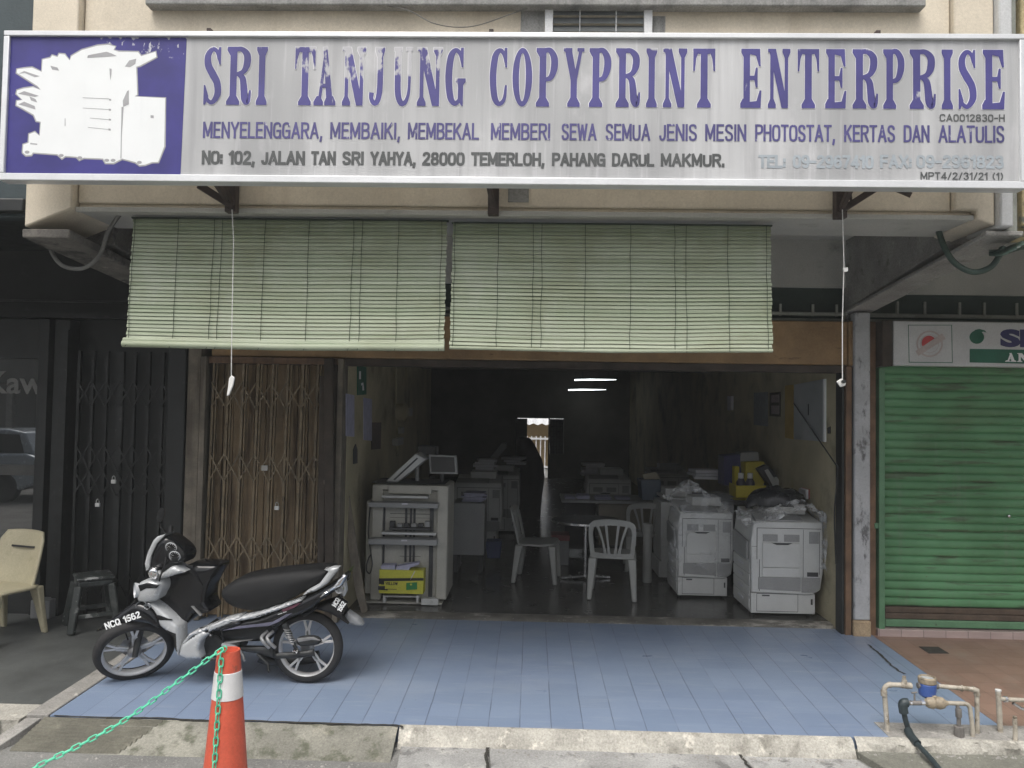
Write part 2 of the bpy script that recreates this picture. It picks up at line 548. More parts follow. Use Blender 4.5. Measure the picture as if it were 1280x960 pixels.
# ------------------------------------------------------------------ SECTION: special materials
def slat_mat(name):
    m, n, p = newmat(name)
    tc = N(n, 'ShaderNodeTexCoord')
    sp = N(n, 'ShaderNodeSeparateXYZ')
    n.links.new(tc.outputs['Object'], sp.inputs[0])
    fl = math_(n, 'FLOOR', math_(n, 'DIVIDE', sp.outputs[2], 0.0277), 0)
    wn = N(n, 'ShaderNodeTexWhiteNoise', noise_dimensions='1D')
    n.links.new(fl, wn.inputs['W'])
    c = mixc(n, wn.outputs['Value'], (0.27, 0.315, 0.215), (0.38, 0.42, 0.315))
    s = ramp(n, noise(n, 2.0, 6, sc=(0.7, 1, 1.6)), 0.42, 0.72)
    c = mixc(n, math_(n, 'MULTIPLY', s, 0.6), c, (0.21, 0.225, 0.13))
    ss = ramp(n, noise(n, 5, 6, sc=(1, 1, 0.35)), 0.5, 0.75)
    c = mixc(n, math_(n, 'MULTIPLY', ss, 0.4), c, (0.44, 0.46, 0.40))
    gr = ramp(n, noise(n, 60, 4, sc=(0.03, 1, 1)), 0.45, 0.75)
    c = mixc(n, math_(n, 'MULTIPLY', gr, 0.3), c, (0.22, 0.3, 0.17))
    spot = ramp(n, noise(n, 14, 5), 0.7, 0.8)
    c = mixc(n, math_(n, 'MULTIPLY', spot, 0.5), c, (0.12, 0.14, 0.08))
    n.links.new(c, p.inputs['Base Color'])
    p.inputs['Roughness'].default_value = 0.55
    return m
M['slat'] = slat_mat('green_painted_slats')
M['blindcord'] = pm('dark_blind_cord', (0.03, 0.045, 0.03), 0.2, 10, 0.8, 0)

def shutter_mat():
    m, n, p = newmat('green_shutter_paint')
    c = mixc(n, ramp(n, noise(n, 1.2, 6), 0.35, 0.7), (0.065, 0.19, 0.08), (0.11, 0.285, 0.135))
    s = ramp(n, noise(n, 1.4, 5, sc=(0.5, 1, 1.5)), 0.52, 0.75)
    c = mixc(n, math_(n, 'MULTIPLY', s, 0.6), c, (0.07, 0.095, 0.04))
    d = ramp(n, noise(n, 6, 7, sc=(0.35, 1, 3)), 0.52, 0.68)
    c = mixc(n, math_(n, 'MULTIPLY', d, 0.7), c, (0.05, 0.055, 0.03))
    rs_ = ramp(n, noise(n, 7, 6, sc=(1, 1, 0.12)), 0.56, 0.72)
    c = mixc(n, math_(n, 'MULTIPLY', rs_, 0.5), c, (0.13, 0.2, 0.13))
    rr = ramp(n, noise(n, 30, 5), 0.68, 0.74)
    c = mixc(n, math_(n, 'MULTIPLY', rr, 0.7), c, (0.10, 0.06, 0.03))
    n.links.new(c, p.inputs['Base Color'])
    p.inputs['Roughness'].default_value = 0.5
    return m
M['green'] = shutter_mat()

def panel_mat():
    m, n, p = newmat('streaked_sign_face')
    c = mixc(n, ramp(n, noise(n, 1.1, 3, sc=(1, 1, 0.25)), 0.35, 0.7), (0.34, 0.345, 0.35), (0.54, 0.545, 0.55))
    s = ramp(n, noise(n, 9, 5, sc=(1, 1, 0.05)), 0.46, 0.7)
    c = mixc(n, math_(n, 'MULTIPLY', s, 0.6), c, (0.30, 0.30, 0.31))
    bl = ramp(n, noise(n, 3.2, 6, sc=(1, 1, 0.6)), 0.55, 0.8)
    c = mixc(n, math_(n, 'MULTIPLY', bl, 0.5), c, (0.66, 0.66, 0.67))
    s2 = ramp(n, noise(n, 28, 4, sc=(1, 1, 0.04)), 0.55, 0.75)
    c = mixc(n, math_(n, 'MULTIPLY', s2, 0.35), c, (0.7, 0.7, 0.72))  # pale streaks: banding of the face, with its glare put into the colour
    n.links.new(c, p.inputs['Base Color'])
    p.inputs['Roughness'].default_value = 0.45
    return m
M['panel'] = panel_mat()

def worn(name, col, back, scale, lo, hi, fade=None, rough=0.5):
    """vinyl lettering worn away to the panel below; fade=(x0,x1,z0,amount) wears one stretch more"""
    m, n, p = newmat(name)
    nz = noise(n, scale, 6, sc=(1, 1, 0.5), rough=0.6)
    if fade:
        tc = N(n, 'ShaderNodeTexCoord')
        sp = N(n, 'ShaderNodeSeparateXYZ')
        n.links.new(tc.outputs['Object'], sp.inputs[0])
        g = math_(n, 'MULTIPLY', ramp(n, sp.outputs[0], fade[0] - 0.1, fade[0] + 0.05), ramp(n, sp.outputs[0], fade[1] + 0.15, fade[1] - 0.1))
        zz = ramp(n, sp.outputs[2], fade[2], fade[2] + 0.2)
        g = math_(n, 'MULTIPLY', math_(n, 'MULTIPLY', g, zz), fade[3])
        ed = math_(n, 'MULTIPLY', ramp(n, sp.outputs[2], fade[4], fade[4] + 0.06), 0.16)
        nz = math_(n, 'ADD', math_(n, 'ADD', nz, g), ed)
    msk = ramp(n, nz, lo, hi)
    v = mixc(n, ramp(n, noise(n, 3, 4), 0.3, 0.7), tuple(c * 0.85 for c in col), tuple(min(1, c * 1.2) for c in col))
    c = mixc(n, msk, v, back)
    n.links.new(c, p.inputs['Base Color'])
    p.inputs['Roughness'].default_value = rough
    return m
M['purple'] = worn('purple_vinyl', (0.058, 0.051, 0.205), (0.45, 0.45, 0.47), 9, 0.66, 0.72, (-1.28, -0.33, 0.07, 0.215, 0.33))
M['purple2'] = worn('purple_vinyl_small', (0.07, 0.062, 0.19), (0.52, 0.52, 0.55), 14, 0.60, 0.68)
M['halo'] = worn('letter_outline_white', (0.66, 0.66, 0.68), (0.5, 0.5, 0.52), 5, 0.5, 0.65)
M['darktext'] = worn('dark_vinyl', (0.075, 0.08, 0.08), (0.4, 0.4, 0.4), 25, 0.66, 0.74)
M['faded'] = worn('faded_vinyl', (0.33, 0.37, 0.40), (0.35, 0.385, 0.41), 8, 0.5, 0.7)
M['signblue'] = worn('blue_violet_vinyl', (0.036, 0.031, 0.19), (0.5, 0.5, 0.54), 26, 0.70, 0.74, (-2.55, -1.7, 0.18, 0.13, 0.40))
M['signpaper'] = pm('white_print', (0.80, 0.82, 0.82), 0.02, 4, 0.5, 0, grain=0, streak=((.62, .64, .65), 10, .55, .8, .4))
M['signgrey'] = pm('grey_print', (0.36, 0.36, 0.37), 0.1, 8, 0.5, 0, grain=0)

# ================================================================== GROUND
def ground_slab(name, x0, x1, y0, y1, mat, z0=None, z1=None, thick=0.0):
    za = zfl(y0) if z0 is None else z0
    zb = zfl(y1) if z1 is None else z1
    return MB().prism([(x0, y0, za), (x0, y1, zb), (x1, y1, zb), (x1, y0, za)], (0, 0, -max(thick, 0.02))).build(name, mat, smooth=False)

RZ = 0.04
YB = 7.28
struct(MB().face([(-300, -300, RZ), (300, -300, RZ), (300, 300, RZ), (-300, 300, RZ)]).build('road', M['road'], flip=False))
struct(ground_slab('walkway_floor', -3.13, 3.15, 4.985, YB, M['blue_tile'], thick=0.3))
def edge_strip():
    b = MB()
    b.prism([(-3.28, 4.97, zfl(4.97) + .012), (-3.28, YB, zfl(YB) + .012), (-3.133, YB, zfl(YB) + .012), (-3.133, 4.97, zfl(4.97) + .012)], (0, 0, -0.3))
    return b
struct(edge_strip().build('divider_strip', M['concrete'], bevel=0.008))
struct(ground_slab('neighbour_walkway_dark', -9.5, -3.283, 5.15, YB, M['dark_floor'], thick=0.3))
struct(ground_slab('neighbour_walkway_edge', -9.5, -3.283, 4.90, 5.147, M['kerb'], zfl(4.9), zfl(5.147), thick=0.3))
struct(ground_slab('neighbour_walkway_red', 3.153, 9.5, 5.22, YB, M['red_tile'], thick=0.3))
struct(ground_slab('meter_bed', 2.32, 9.5, 4.99, 5.217, M['concrete'], zfl(4.99) + .003, zfl(5.217) + .004, thick=0.25))
struct(ground_slab('shop_floor', -3.3, 3.3, 7.42, 22.6, M['shop_floor'], 0.23, 0.23, thick=0.3))
def rough_strip(name, x0, x1, fa, mat, amp, seed, n=160, parent=None):
    """strip between profile functions with a broken, uneven lower edge: fa(x)->list of (y,z) across"""
    b = MB()
    rows = []
    for i in range(n + 1):
        x = x0 + (x1 - x0) * i / n
        pr = fa(x)
        row = []
        for k, (y, z) in enumerate(pr):
            j = mnoise.noise(Vector((x * 5 + seed, k * 1.7, seed))) * amp + mnoise.noise(Vector((x * 21 + seed, k * 3.1, seed))) * amp * 0.5
            row.append((x, y + j * (0.0 if k == 0 else 1), z + j * (0.0 if k == 0 else 0.35)))
        rows.append(row)
    m = len(rows[0])
    for r in rows:
        b.v += [Vector(p) for p in r]
    for i in range(n):
        for k in range(m - 1):
            b.f.append([i * m + k, (i + 1) * m + k, (i + 1) * m + k + 1, i * m + k + 1])
    return b.build(name, mat, ang=50)
struct(rough_strip('worn_threshold', -3.05, 2.95, lambda x: [(7.44, .231), (7.40, .234), (7.33, .222), (7.285, zfl(YB) + .004), (7.27, zfl(YB) - .01)], M['threshold'], 0.018, 3.0))
# kerb along the tiles: cream face right of the cement block
struct(rough_strip('kerb_face', -0.82, 2.07, lambda x: [(4.99, .151), (4.965, .148), (4.94, .135), (4.90, .07), (4.875, .035)], M['kerb'], 0.016, 5.0))
struct(rough_strip('kerb_face_meter', 2.09, 3.6, lambda x: [(4.995, .153), (4.965, .15), (4.945, .135), (4.93, .11), (4.925, .06)], M['kerb'], 0.03, 9.0))
struct(rough_strip('kerb_face_far', 3.6, 9.5, lambda x: [(4.995, .153), (4.965, .15), (4.95, .135), (4.935, .095), (4.93, .03)], M['concrete'], 0.022, 19.0))
struct(rough_strip('cement_block', -2.75, -0.83, lambda x: [(4.975, .146), (4.955, .143), (4.90, .125), (4.80, .08), (4.70, .042), (4.66, .03)], M['block'], 0.016, 7.0))
def crackline(pts, wd, z=None):
    b = MB()
    P = catmull([(x, y, 0) for x, y in pts], 8)
    for i in range(len(P)):
        P[i] += Vector((mnoise.noise(P[i] * 23) * 0.012, mnoise.noise(P[i] * 31 + Vector((3, 3, 3))) * 0.012, 0))
    for i in range(len(P) - 1):
        d = (P[i + 1] - P[i]).normalized()
        s = Vector((-d.y, d.x, 0))
        w0 = wd * (0.6 + 0.8 * abs(mnoise.noise(P[i] * 17)))
        w1 = wd * (0.6 + 0.8 * abs(mnoise.noise(P[i + 1] * 17)))
        zz = lambda p: z if z is not None else zfl(p.y) + .004
        b.face([(*(P[i] + s * w0).xy, zz(P[i])), (*(P[i + 1] + s * w1).xy, zz(P[i + 1])), (*(P[i + 1] - s * w1).xy, zz(P[i + 1])), (*(P[i] - s * w0).xy, zz(P[i]))])
    return b
struct(crackline([(-3.1, 4.975), (-2.7, 4.968), (-2.4, 4.985), (-2.2, 4.965), (-1.8, 4.978), (-1.2, 4.968), (-0.86, 4.972), (-0.80, 4.94)], 0.012, .1535).build('broken_gap', M['crack'], flip=False, smooth=False))
struct(crackline([tuple(G(*p).xy) for p in ((1085, 806), (1100, 818), (1112, 830), (1122, 838), (1131, 843))], 0.012).build('floor_crack', M['crack'], flip=False, smooth=False))
# pavement slabs in front
def slab_piece(name, poly, mat, z):
    return struct(MB().prism([(x, y, z) for x, y in poly], (0, 0, -0.06)).build(name, mat, bevel=0.006))
slab_piece('pavement_slab', [(-0.80, 4.9), (-0.72, 4.05), (-0.18, 4.05), (-0.255, 4.9)], M['slab'], RZ + .014)
slab_piece('pavement_slab', [(-0.235, 4.9), (-0.165, 4.05), (1.5, 4.05), (1.34, 4.9)], M['slab'], RZ + .016)
slab_piece('pavement_slab', [(1.355, 4.9), (1.51, 4.05), (2.36, 4.05), (2.06, 4.9)], M['slab'], RZ + .013)
slab_piece('pavement_slab_damp', [(2.075, 4.96), (2.38, 4.05), (9, 4.05), (9, 4.96)], M['slab_dark'], RZ + .048)
struct(crackline([(1.345, 4.92), (1.36, 4.7), (1.46, 4.4)], 0.012, RZ + .022).build('slab_crack', M['crack'], flip=False, smooth=False))
struct(crackline([(-0.245, 4.94), (-0.24, 4.7), (-0.2, 4.4)], 0.014, RZ + .022).build('slab_crack', M['crack'], flip=False, smooth=False))
# ribbed cement ramp at the left
rp = MB()
nr = 9
for i in range(nr):
    y0 = 4.96 - (4.96 - 4.70) * i / nr
    y1 = 4.96 - (4.96 - 4.70) * (i + 1) / nr
    z0 = 0.150 - 0.10 * i / nr
    z1 = 0.150 - 0.10 * (i + 1) / nr
    L0, R0 = -3.15 - 0.006 * i, -2.365 - .018 * i
    rp.prism([(L0, y0, z0), (L0, y0 - (y0 - y1) * .7, z0 - 0.006), (L0, y1, z1 - .006), (L0, y1, 0), (L0, y0, 0)], (R0 - L0, 0, 0))
struct(rp.build('ribbed_ramp', M['ramp'], bevel=0.003))
struct(MB().prism([(-3.27, 4.96, .143), (-3.40, 4.6, .045), (-3.40, 4.6, 0), (-3.27, 4.96, 0)], (0.1, 0, 0)).build('ramp_edge', M['concrete'], bevel=0.006))
# neighbouring kerb left
struct(rough_strip('kerb_face_left', -9.5, -3.4, lambda x: [(4.91, .147), (4.89, .143), (4.87, .13), (4.85, .08), (4.84, .03)], M['kerb'], 0.012, 13.0))

# ================================================================== CENTRE SHOPHOUSE
house = thing('shophouse', 'cream two storey shophouse with an open dark shop behind a blue tiled walkway', 'shophouse', (0, 7.1, 0.2))
HB = lambda name, b, m, **k: b.build(name, m, house, **k)
YF = 5.0
HB('front_wall', MB().box(-3.08, 2.72, YF, YF + .5, 3.55, 7.6).box(-3.08, 2.86, YF + .015, YF + .49, 3.515, 3.549), M['cream'], bevel=0.01)
HB('beam_underside', MB().box(-3.08, 2.86, YF + .02, YF + .49, 3.495, 3.513), M['soffit'])
HB('drip_edge', MB().box(-3.085, 2.86, YF - .02, YF + .012, 3.487, 3.52), M['soffit'], bevel=0.006)
HB('corner_pier', MB().prism([(-3.40, YF - .06, 3.37), (-3.40, YF - .06, 7.6), (-3.085, YF - .06, 7.6), (-3.085, YF - .06, 3.50)], (0, .58, 0)), M['cream'], bevel=0.01)
HB('corner_pier', MB().prism([(2.725, YF - .04, 3.55), (2.725, YF - .04, 7.6), (2.98, YF - .04, 7.6), (2.98, YF - .04, 3.45), (2.865, YF - .04, 3.49), (2.865, YF - .04, 3.55)], (0, .54, 0)), M['cream'], bevel=0.01)
HB('white_pipe_casing', MB().box(2.985, 3.07, YF - .09, YF + .3, 3.43, 7.6), M['sign_white'], bevel=0.012)
HB('drain_pipe', MB().tube([(3.115, YF + .02, 3.42), (3.115, YF + .02, 7.6)], 0.038, 16), M['conduit'])
HB('upper_ledge', MB().box(-2.62, 2.52, YF - .09, YF - .002, 4.865, 4.93), M['ledge'], bevel=0.01)
# haunched party beams over the walkway
def haunch(x0, x1, zf, zb):
    b = MB()
    b.prism([(x0, YF + .46, zf + .02), (x0, 7.28, zb), (x0, 7.28, 4.2), (x0, YF + .46, 4.2)], (x1 - x0, 0, 0))
    return b
HB('party_beam', haunch(2.95, 3.15, 3.41, 3.19).prism([(2.93, YF - .03, 3.385), (2.93, 7.27, 3.16), (2.93, 7.27, 3.19), (2.93, YF - .03, 3.418)], (.24, 0, 0)), M['concrete'], bevel=0.008)
M['dirty'] = pm('sooty_concrete', (0.15, 0.14, 0.125), 0.3, 4, 0.9, 0.35, 50, stains=[((0.05, 0.05, 0.045), 6, 0.5, 0.66), ((0.34, 0.32, 0.27), 7, 0.62, 0.72)])
HB('party_beam', haunch(-3.40, -3.09, 3.35, 3.19).prism([(-3.42, YF - .05, 3.30), (-3.42, 7.27, 3.14), (-3.42, 7.27, 3.19), (-3.42, YF - .05, 3.36)], (.32, 0, 0)), M['dirty'], bevel=0.008)
HB('walkway_ceiling', MB().box(-3.4, 3.15, YF + .5, 7.3, 3.86, 3.95).box(-3.08, 2.94, 5.52, 5.62, 3.62, 3.86), M['soffit'])
# wall above the shop front, with a dark vent strip
HB('shopfront_wall', MB().box(-3.1, 2.95, 7.22, 7.4, 3.41, 3.86), M['soffit'])
HB('vent_strip', MB().box(-3.1, 2.95, 7.26, 7.4, 3.083, 3.41), pm('dark_green_vent', (0.03, 0.045, 0.038), 0.2, 3, 0.8), )
cb = MB().tube([(-3.08, 7.2, 3.16), (2.95, 7.2, 3.155)], 0.018, 10).tube([(-3.08, 7.21, 3.105), (2.95, 7.21, 3.10)], 0.014, 8)
HB('conduit', cb, M['conduit'])
cl = MB()
for i in range(24):
    cl.obox((-3.0 + i * .255 + random.uniform(-.03, .03), 7.195, 3.19), (.02, .02, .11))
HB('conduit_clip', cl, M['conduit'])
HB('header_board', MB().box(-3.05, 2.93, 7.13, 7.25, 2.672, 3.08).box(2.935, 3.07, 7.12, 7.25, 2.665, 3.083), M['header'], bevel=0.012)
HB('header_underboard', MB().box(-3.05, 2.9, 7.15, 7.3, 2.60, 2.668), M['dark_wood'], bevel=0.005)
# right hand pillar and jambs
HB('pillar', MB().box(2.972, 3.118, 7.08, 7.5, 0.34, 3.16), M['pillar'], bevel=0.012)
HB('pillar_foot', MB().box(2.964, 3.124, 7.07, 7.5, 0.15, 0.337), M['ochre'], bevel=0.014)
HB('door_jamb', MB().box(2.90, 2.955, 7.1, 7.25, 0.17, 2.66), M['brown_post'], bevel=0.004)
HB('door_channel', MB().box(2.872, 2.896, 7.12, 7.26, 0.17, 2.6).box(2.957, 2.970, 7.11, 7.3, 0.17, 2.66), M['black'], bevel=0.003)
HB('left_pillar', MB().box(-3.25, -3.12, 7.08, 7.5, 0.15, 3.16), M['grey_wood'], bevel=0.01)
# interior shell
HB('inside_wall', MB().box(2.88, 3.14, 7.28, 22.5, 0.1, 3.5), M['interior'])
HB('inside_wall', MB().box(-1.92, -1.77, 7.28, 13.3, 0.1, 3.5), M['interior'])
HB('far_side_wall', MB().box(-3.4, -3.2, 7.4, 22.5, 0.1, 3.5).box(-3.2, -1.93, 13.15, 13.3, .1, 3.5), M['dark_int'])
bw = MB().box(-3.4, -0.42, 22.4, 22.55, 0.1, 3.5).box(0.95, 3.14, 22.4, 22.55, 0.1, 3.5).box(-0.42, 0.95, 22.4, 22.55, 1.98, 3.5).box(0.52, 0.95, 22.4, 22.55, .1, .95)
HB('back_wall', bw, M['dark_int'])
HB('inside_ceiling', MB().box(-3.4, 3.14, 7.4, 22.55, 3.42, 3.5), M['ceil_int'])
cbm = MB().box(-3.2, 2.88, 12.0, 12.3, 2.85, 3.42).box(-3.2, 2.88, 16.8, 17.1, 3.2, 3.42)
HB('ceiling_beam', cbm, M['dark_int'])
# back door leaf, window grille
bd = HB('back_door', MB().box(-0.42, -0.12, 22.2, 22.26, .24, 1.97).box(-0.46, -0.42, 22.3, 22.42, .2, 2.02).box(0.5, 0.54, 22.3, 22.42, .2, 2.02), M['black'], bevel=0.004)
wg = MB()
for i in range(5):
    wg.box(0.56 + i * .09, 0.575 + i * .09, 22.36, 22.38, .95, 1.95)
for i in range(7):
    wg.box(0.55, 0.94, 22.36, 22.38, 1.0 + i * .15, 1.015 + i * .15)
HB('back_window_grille', wg, M['black'])
HB('back_window_pane', MB().box(0.545, 0.945, 22.42, 22.43, .95, 1.97), pm('grimy_pane', (0.05, 0.05, 0.05), .3, 6, .3, 0))
# upper window with louvres
wx0, wx1 = A(681, 20, 4.99).x, A(815, 20, 4.99).x
uw = HB('window_frame', MB().box(wx0, wx0 + .055, YF - .035, YF - .003, 4.55, 5.75).box(wx1 - .055, wx1, YF - .035, YF - .003, 4.55, 5.75).box(wx0, wx1, YF - .034, YF - .003, 4.5, 4.55).box(wx0, wx1, YF - .034, YF - .003, 5.75, 5.8)
        .box(wx0 + .23, wx0 + .237, YF - .03, YF - .004, 4.55, 5.75).box(wx0 + .47, wx0 + .477, YF - .03, YF - .004, 4.55, 5.75), M['white_frame'], bevel=0.004)
lv = MB()
for i in range(22):
    z = 4.56 + i * .054
    lv.prism([(wx0 + .056, YF - .03, z), (wx0 + .056, YF - .026, z + .004), (wx0 + .056, YF - .006, z + .05), (wx0 + .056, YF - .008, z + .05)], (wx1 - wx0 - .112, 0, 0))
lo = lv.build('louvre_pane', M['pane'], house)
HB('cement_patch', MB().box(wx0 - .16, wx0 - .003, YF - .008, YF - .001, 4.5, 4.93).box(wx1 + .003, wx1 + .09, YF - .006, YF - .001, 4.5, 4.84).box(A(635, 250, 4.99).x, A(661, 250, 4.99).x, YF - .012, YF - .001, 3.58, 3.75), M['ledge'], bevel=0.004)
HB('floor_above', MB().box(-3.4, 3.15, YF + .5, 14, 7.4, 7.6).box(-3.4, 3.15, 13.8, 14, 3.5, 7.4).box(-3.4, -3.2, YF + .5, 14, 3.96, 7.4).box(2.95, 3.15, YF + .5, 14, 4.21, 7.4), M['soffit'])

# folding gate in front of plank door, left bay
pk = MB()
x = -3.05
while x < -1.90:
    wdt = random.uniform(0.085, 0.13)
    y = 7.24 + random.uniform(-.008, .008)
    pk.box(x, min(x + wdt - .006, -1.9), y, y + .03, 0.21, 2.62)
    x += wdt
HB('plank_door', pk, M['planks'], bevel=0.003)
HB('plank_backing', MB().box(-3.1, -1.80, 7.285, 7.3, 0.2, 3.1), M['crack'])
gate = HB('folding_gate', MB().box(-3.115, -3.065, 7.06, 7.13, 0.2, 2.66), M['grey_wood'], bevel=0.004)
gb = MB()
gx = [-3.03 + i * .142 for i in range(9)]
for i, x in enumerate(gx):
    lean = 0.03 * (i - 5) / 10
    gb.bar((x - .02, 7.14, .22), (x + .012, 7.14, 2.6), .022, .03)
    gb.bar((x + .018, 7.125, .22), (x + .05, 7.125, 2.6), .008, .03)
gb.build('gate_bar', M['brown_gate'], gate)
for zc, hh in ((0.48, .26), (0.86, .24), (1.62, .26), (2.30, .24)):
    gl = MB()
    for i in range(8):
        xa, xb = gx[i], gx[i + 1]
        gl.bar((xa, 7.115, zc - hh / 2), (xb, 7.115, zc + hh / 2), .005, .014)
        gl.bar((xa, 7.108, zc + hh / 2), (xb, 7.108, zc - hh / 2), .005, .014)
    gl.build('gate_lattice', M['brown_gate'], gate)
def padlock(p, parent):
    p = Vector(p)
    o = MB().obox(p, (.042, .02, .036)).build('padlock', M['white_plastic'], parent, bevel=0.004)
    MB().tube([p + Vector((-.013, 0, .016)), p + Vector((-.013, 0, .04)), p + Vector((0, 0, .054)), p + Vector((.013, 0, .04)), p + Vector((.013, 0, .016))], .004, 6, smooth=3).build('shackle', M['brass'], parent)
padlock(A(346, 635, 7.08), gate)
MB().obox(A(331, 585, 7.1), (.06, .02, .05)).build('lock_plate', M['brass'], gate, bevel=0.003)
HB('gate_top_track', MB().box(-3.06, -1.80, 7.10, 7.18, 2.602, 2.664), M['brown_post'], bevel=0.004)
HB('door_post', MB().box(-1.90, -1.835, 7.10, 7.28, .2, 2.66), M['dark_wood'], bevel=0.004)
HB('door_jamb', MB().box(-1.828, -1.775, 7.09, 7.34, .2, 2.66), M['grey_wood'], bevel=0.004)

# ================================================================== LEFT NEIGHBOUR (black front)
lh = thing('shophouse', 'black painted shophouse on the left with folded black grille and dark glass', 'shophouse', (-6, 7.1, 0.2))
LB = lambda name, b, m, **k: b.build(name, m, lh, **k)
LB('shopfront_wall', MB().box(-9.5, -3.42, 7.32, 7.5, .1, 3.9), M['black'])
LB('walkway_ceiling', MB().box(-9.5, -3.43, 5.1, 7.32, 3.7, 3.8), M['black'])
fm = pm('dark_teal_fascia', (0.035, 0.052, 0.058), 0.15, 2, 0.55)
LB('fascia', MB().box(-9.5, -3.405, 5.0, 5.12, 3.45, 7.6), fm, bevel=0.01)
LB('fascia_rail', MB().box(-9.5, -3.405, 4.93, 4.998, 3.47, 3.56), M['black'], bevel=0.01)
LB('wall_edge', MB().box(-3.43, -3.255, 7.06, 7.5, .15, 3.3), M['black'], bevel=0.01)
LB('roof', MB().box(-9.5, -3.42, 5.12, 14, 7.4, 7.6).box(-9.5, -9.4, 5.12, 14, .1, 7.4).box(-9.4, -3.42, 13.9, 14, .1, 7.4), M['black'])
LB('signboard_rail', MB().box(-9.5, -3.30, 7.18, 7.31, 3.02, 3.08).tube([(-9.4, 7.2, 3.2), (-3.3, 7.2, 3.18)], .012, 6), M['blackgate'])
bg = LB('folding_grille', MB().box(-3.33, -3.262, 7.10, 7.2, .19, 2.72), M['blackgate'], bevel=0.004)
bb = MB()
bx = [-4.33 + i * .135 for i in range(8)]
for i, x in enumerate(bx):
    bb.bar((x, 7.16, .2), (x, 7.16, 2.7), .026 if i != 3 else .06, .035)
bb.bar((-4.45, 7.13, .2), (-4.45, 7.13, 2.9), .07, .07)
bb.build('grille_bar', M['blackgate'], bg)
for zc, hh in ((0.5, .24), (1.45, .24), (1.70, .24), (2.3, .24)):
    bl = MB()
    for i in range(7):
        bl.bar((bx[i], 7.132, zc - hh / 2), (bx[i + 1], 7.132, zc + hh / 2), .005, .014)
        bl.bar((bx[i], 7.125, zc + hh / 2), (bx[i + 1], 7.125, zc - hh / 2), .005, .014)
    bl.build('grille_lattice', M['blackgate'], bg)
padlock(A(142, 602, 7.09), bg)
padlock(A(122, 631, 7.09), bg)
def mirror_glass(name, col, ior, rough):
    m, n, p = newmat(name)
    p.inputs['Base Color'].default_value = (*col, 1)
    p.inputs['Roughness'].default_value = rough
    p.inputs['IOR'].default_value = ior
    return m
gx0, gx1 = -8.6, A(50, 560, 7.2).x
LB('shop_window', MB().box(gx0, gx1, 7.2, 7.23, .62, 2.62), mirror_glass('tinted_window_glass', (0.02, 0.022, 0.022), 2.3, .01))
fr = LB('window_frame', MB().box(gx1, gx1 + .10, 7.12, 7.3, .19, 3.0).box(gx0, gx1, 7.15, 7.3, 2.62, 3.0).box(gx0, gx1, 7.15, 7.3, .19, .62).box(gx1 + .13, gx1 + .28, 7.16, 7.31, .19, 3.0), M['black'], bevel=0.005)
LB('window_rail', MB().box(gx0, gx1 - .002, 7.17, 7.195, A(20, 594, 7.18).z, A(20, 581, 7.18).z), pm('dull_grey_rail', (0.06, 0.06, 0.058), .2, 4, .6))

# ================================================================== RIGHT NEIGHBOUR (green shutter)
rh = thing('shophouse', 'shophouse on the right with a closed green roller shutter and terracotta walkway', 'shophouse', (6, 7.1, 0.2))
RB = lambda name, b, m, **k: b.build(name, m, rh, **k)
RB('shopfront_wall', MB().box(3.155, 9.5, 7.32, 7.5, .1, 3.55), M['dark_int'])
RB('upper_wall', MB().box(3.155, 9.5, 7.26, 7.5, 3.36, 3.86), M['soffit'])
RB('vent_strip', MB().box(3.155, 9.5, 7.29, 7.31, 3.083, 3.36), pm('dark_green_vent_strip', (0.03, 0.05, 0.04), 0.2, 3, 0.8))
RB('walkway_ceiling', MB().box(3.17, 9.5, 5.5, 7.3, 3.86, 3.95), M['soffit'])
ym = pm('mottled_yellow_plaster', (0.50, 0.42, 0.24), .2, 5, .85, .3, 40, stains=[((0.12, 0.15, 0.15), 7, .5, .62, (1, 1, .6)), ((0.3, .3, .26), 4, .55, .7)])
RB('front_wall', MB().box(3.18, 9.5, 5.0, 5.5, 3.46, 7.6), ym, bevel=0.01)
RB('roof', MB().box(3.16, 9.5, 5.5, 14, 7.4, 7.6).box(9.4, 9.5, 5.5, 14, .1, 7.4).box(3.16, 9.4, 13.9, 14, .1, 7.4), M['soffit'])
RB('brown_post', MB().box(3.124, 3.185, 7.12, 7.4, .17, 3.08), M['brown_post'], bevel=0.004)
RB('shutter_hood_end', MB().box(3.19, 3.283, 7.0, 7.35, 2.66, 3.08), M['dark_wood'], bevel=0.004)
RB('conduit', MB().tube([(3.16, 7.2, 3.15), (9.4, 7.2, 3.14)], 0.02, 10).tube([(3.16, 7.21, 3.10), (5, 7.19, 3.085), (9.4, 7.2, 3.10)], 0.014, 8), M['conduit'])
c2 = MB()
for i in range(20):
    c2.obox((3.4 + i * .28 + random.uniform(-.03, .03), 7.19, 3.21), (.02, .02, .14))
RB('conduit_clip', c2, M['conduit'])
sh = MB()
zs0, zs1, pitch = .46, 2.66, .0765
prof = []
z = zs0
while z < zs1:
    for t, d in ((0.0, .0), (.10, .013), (.25, .018), (.5, .020), (.75, .018), (.90, .012), (.97, .0)):
        prof.append((z + t * pitch, 7.16 - d))
    z += pitch
def dent(x, z):
    return .006 * mnoise.noise(Vector((x * 1.3, z * 1.1, 2))) + .003 * mnoise.noise(Vector((x * 4, z * 5, 7)))
nxs = 70
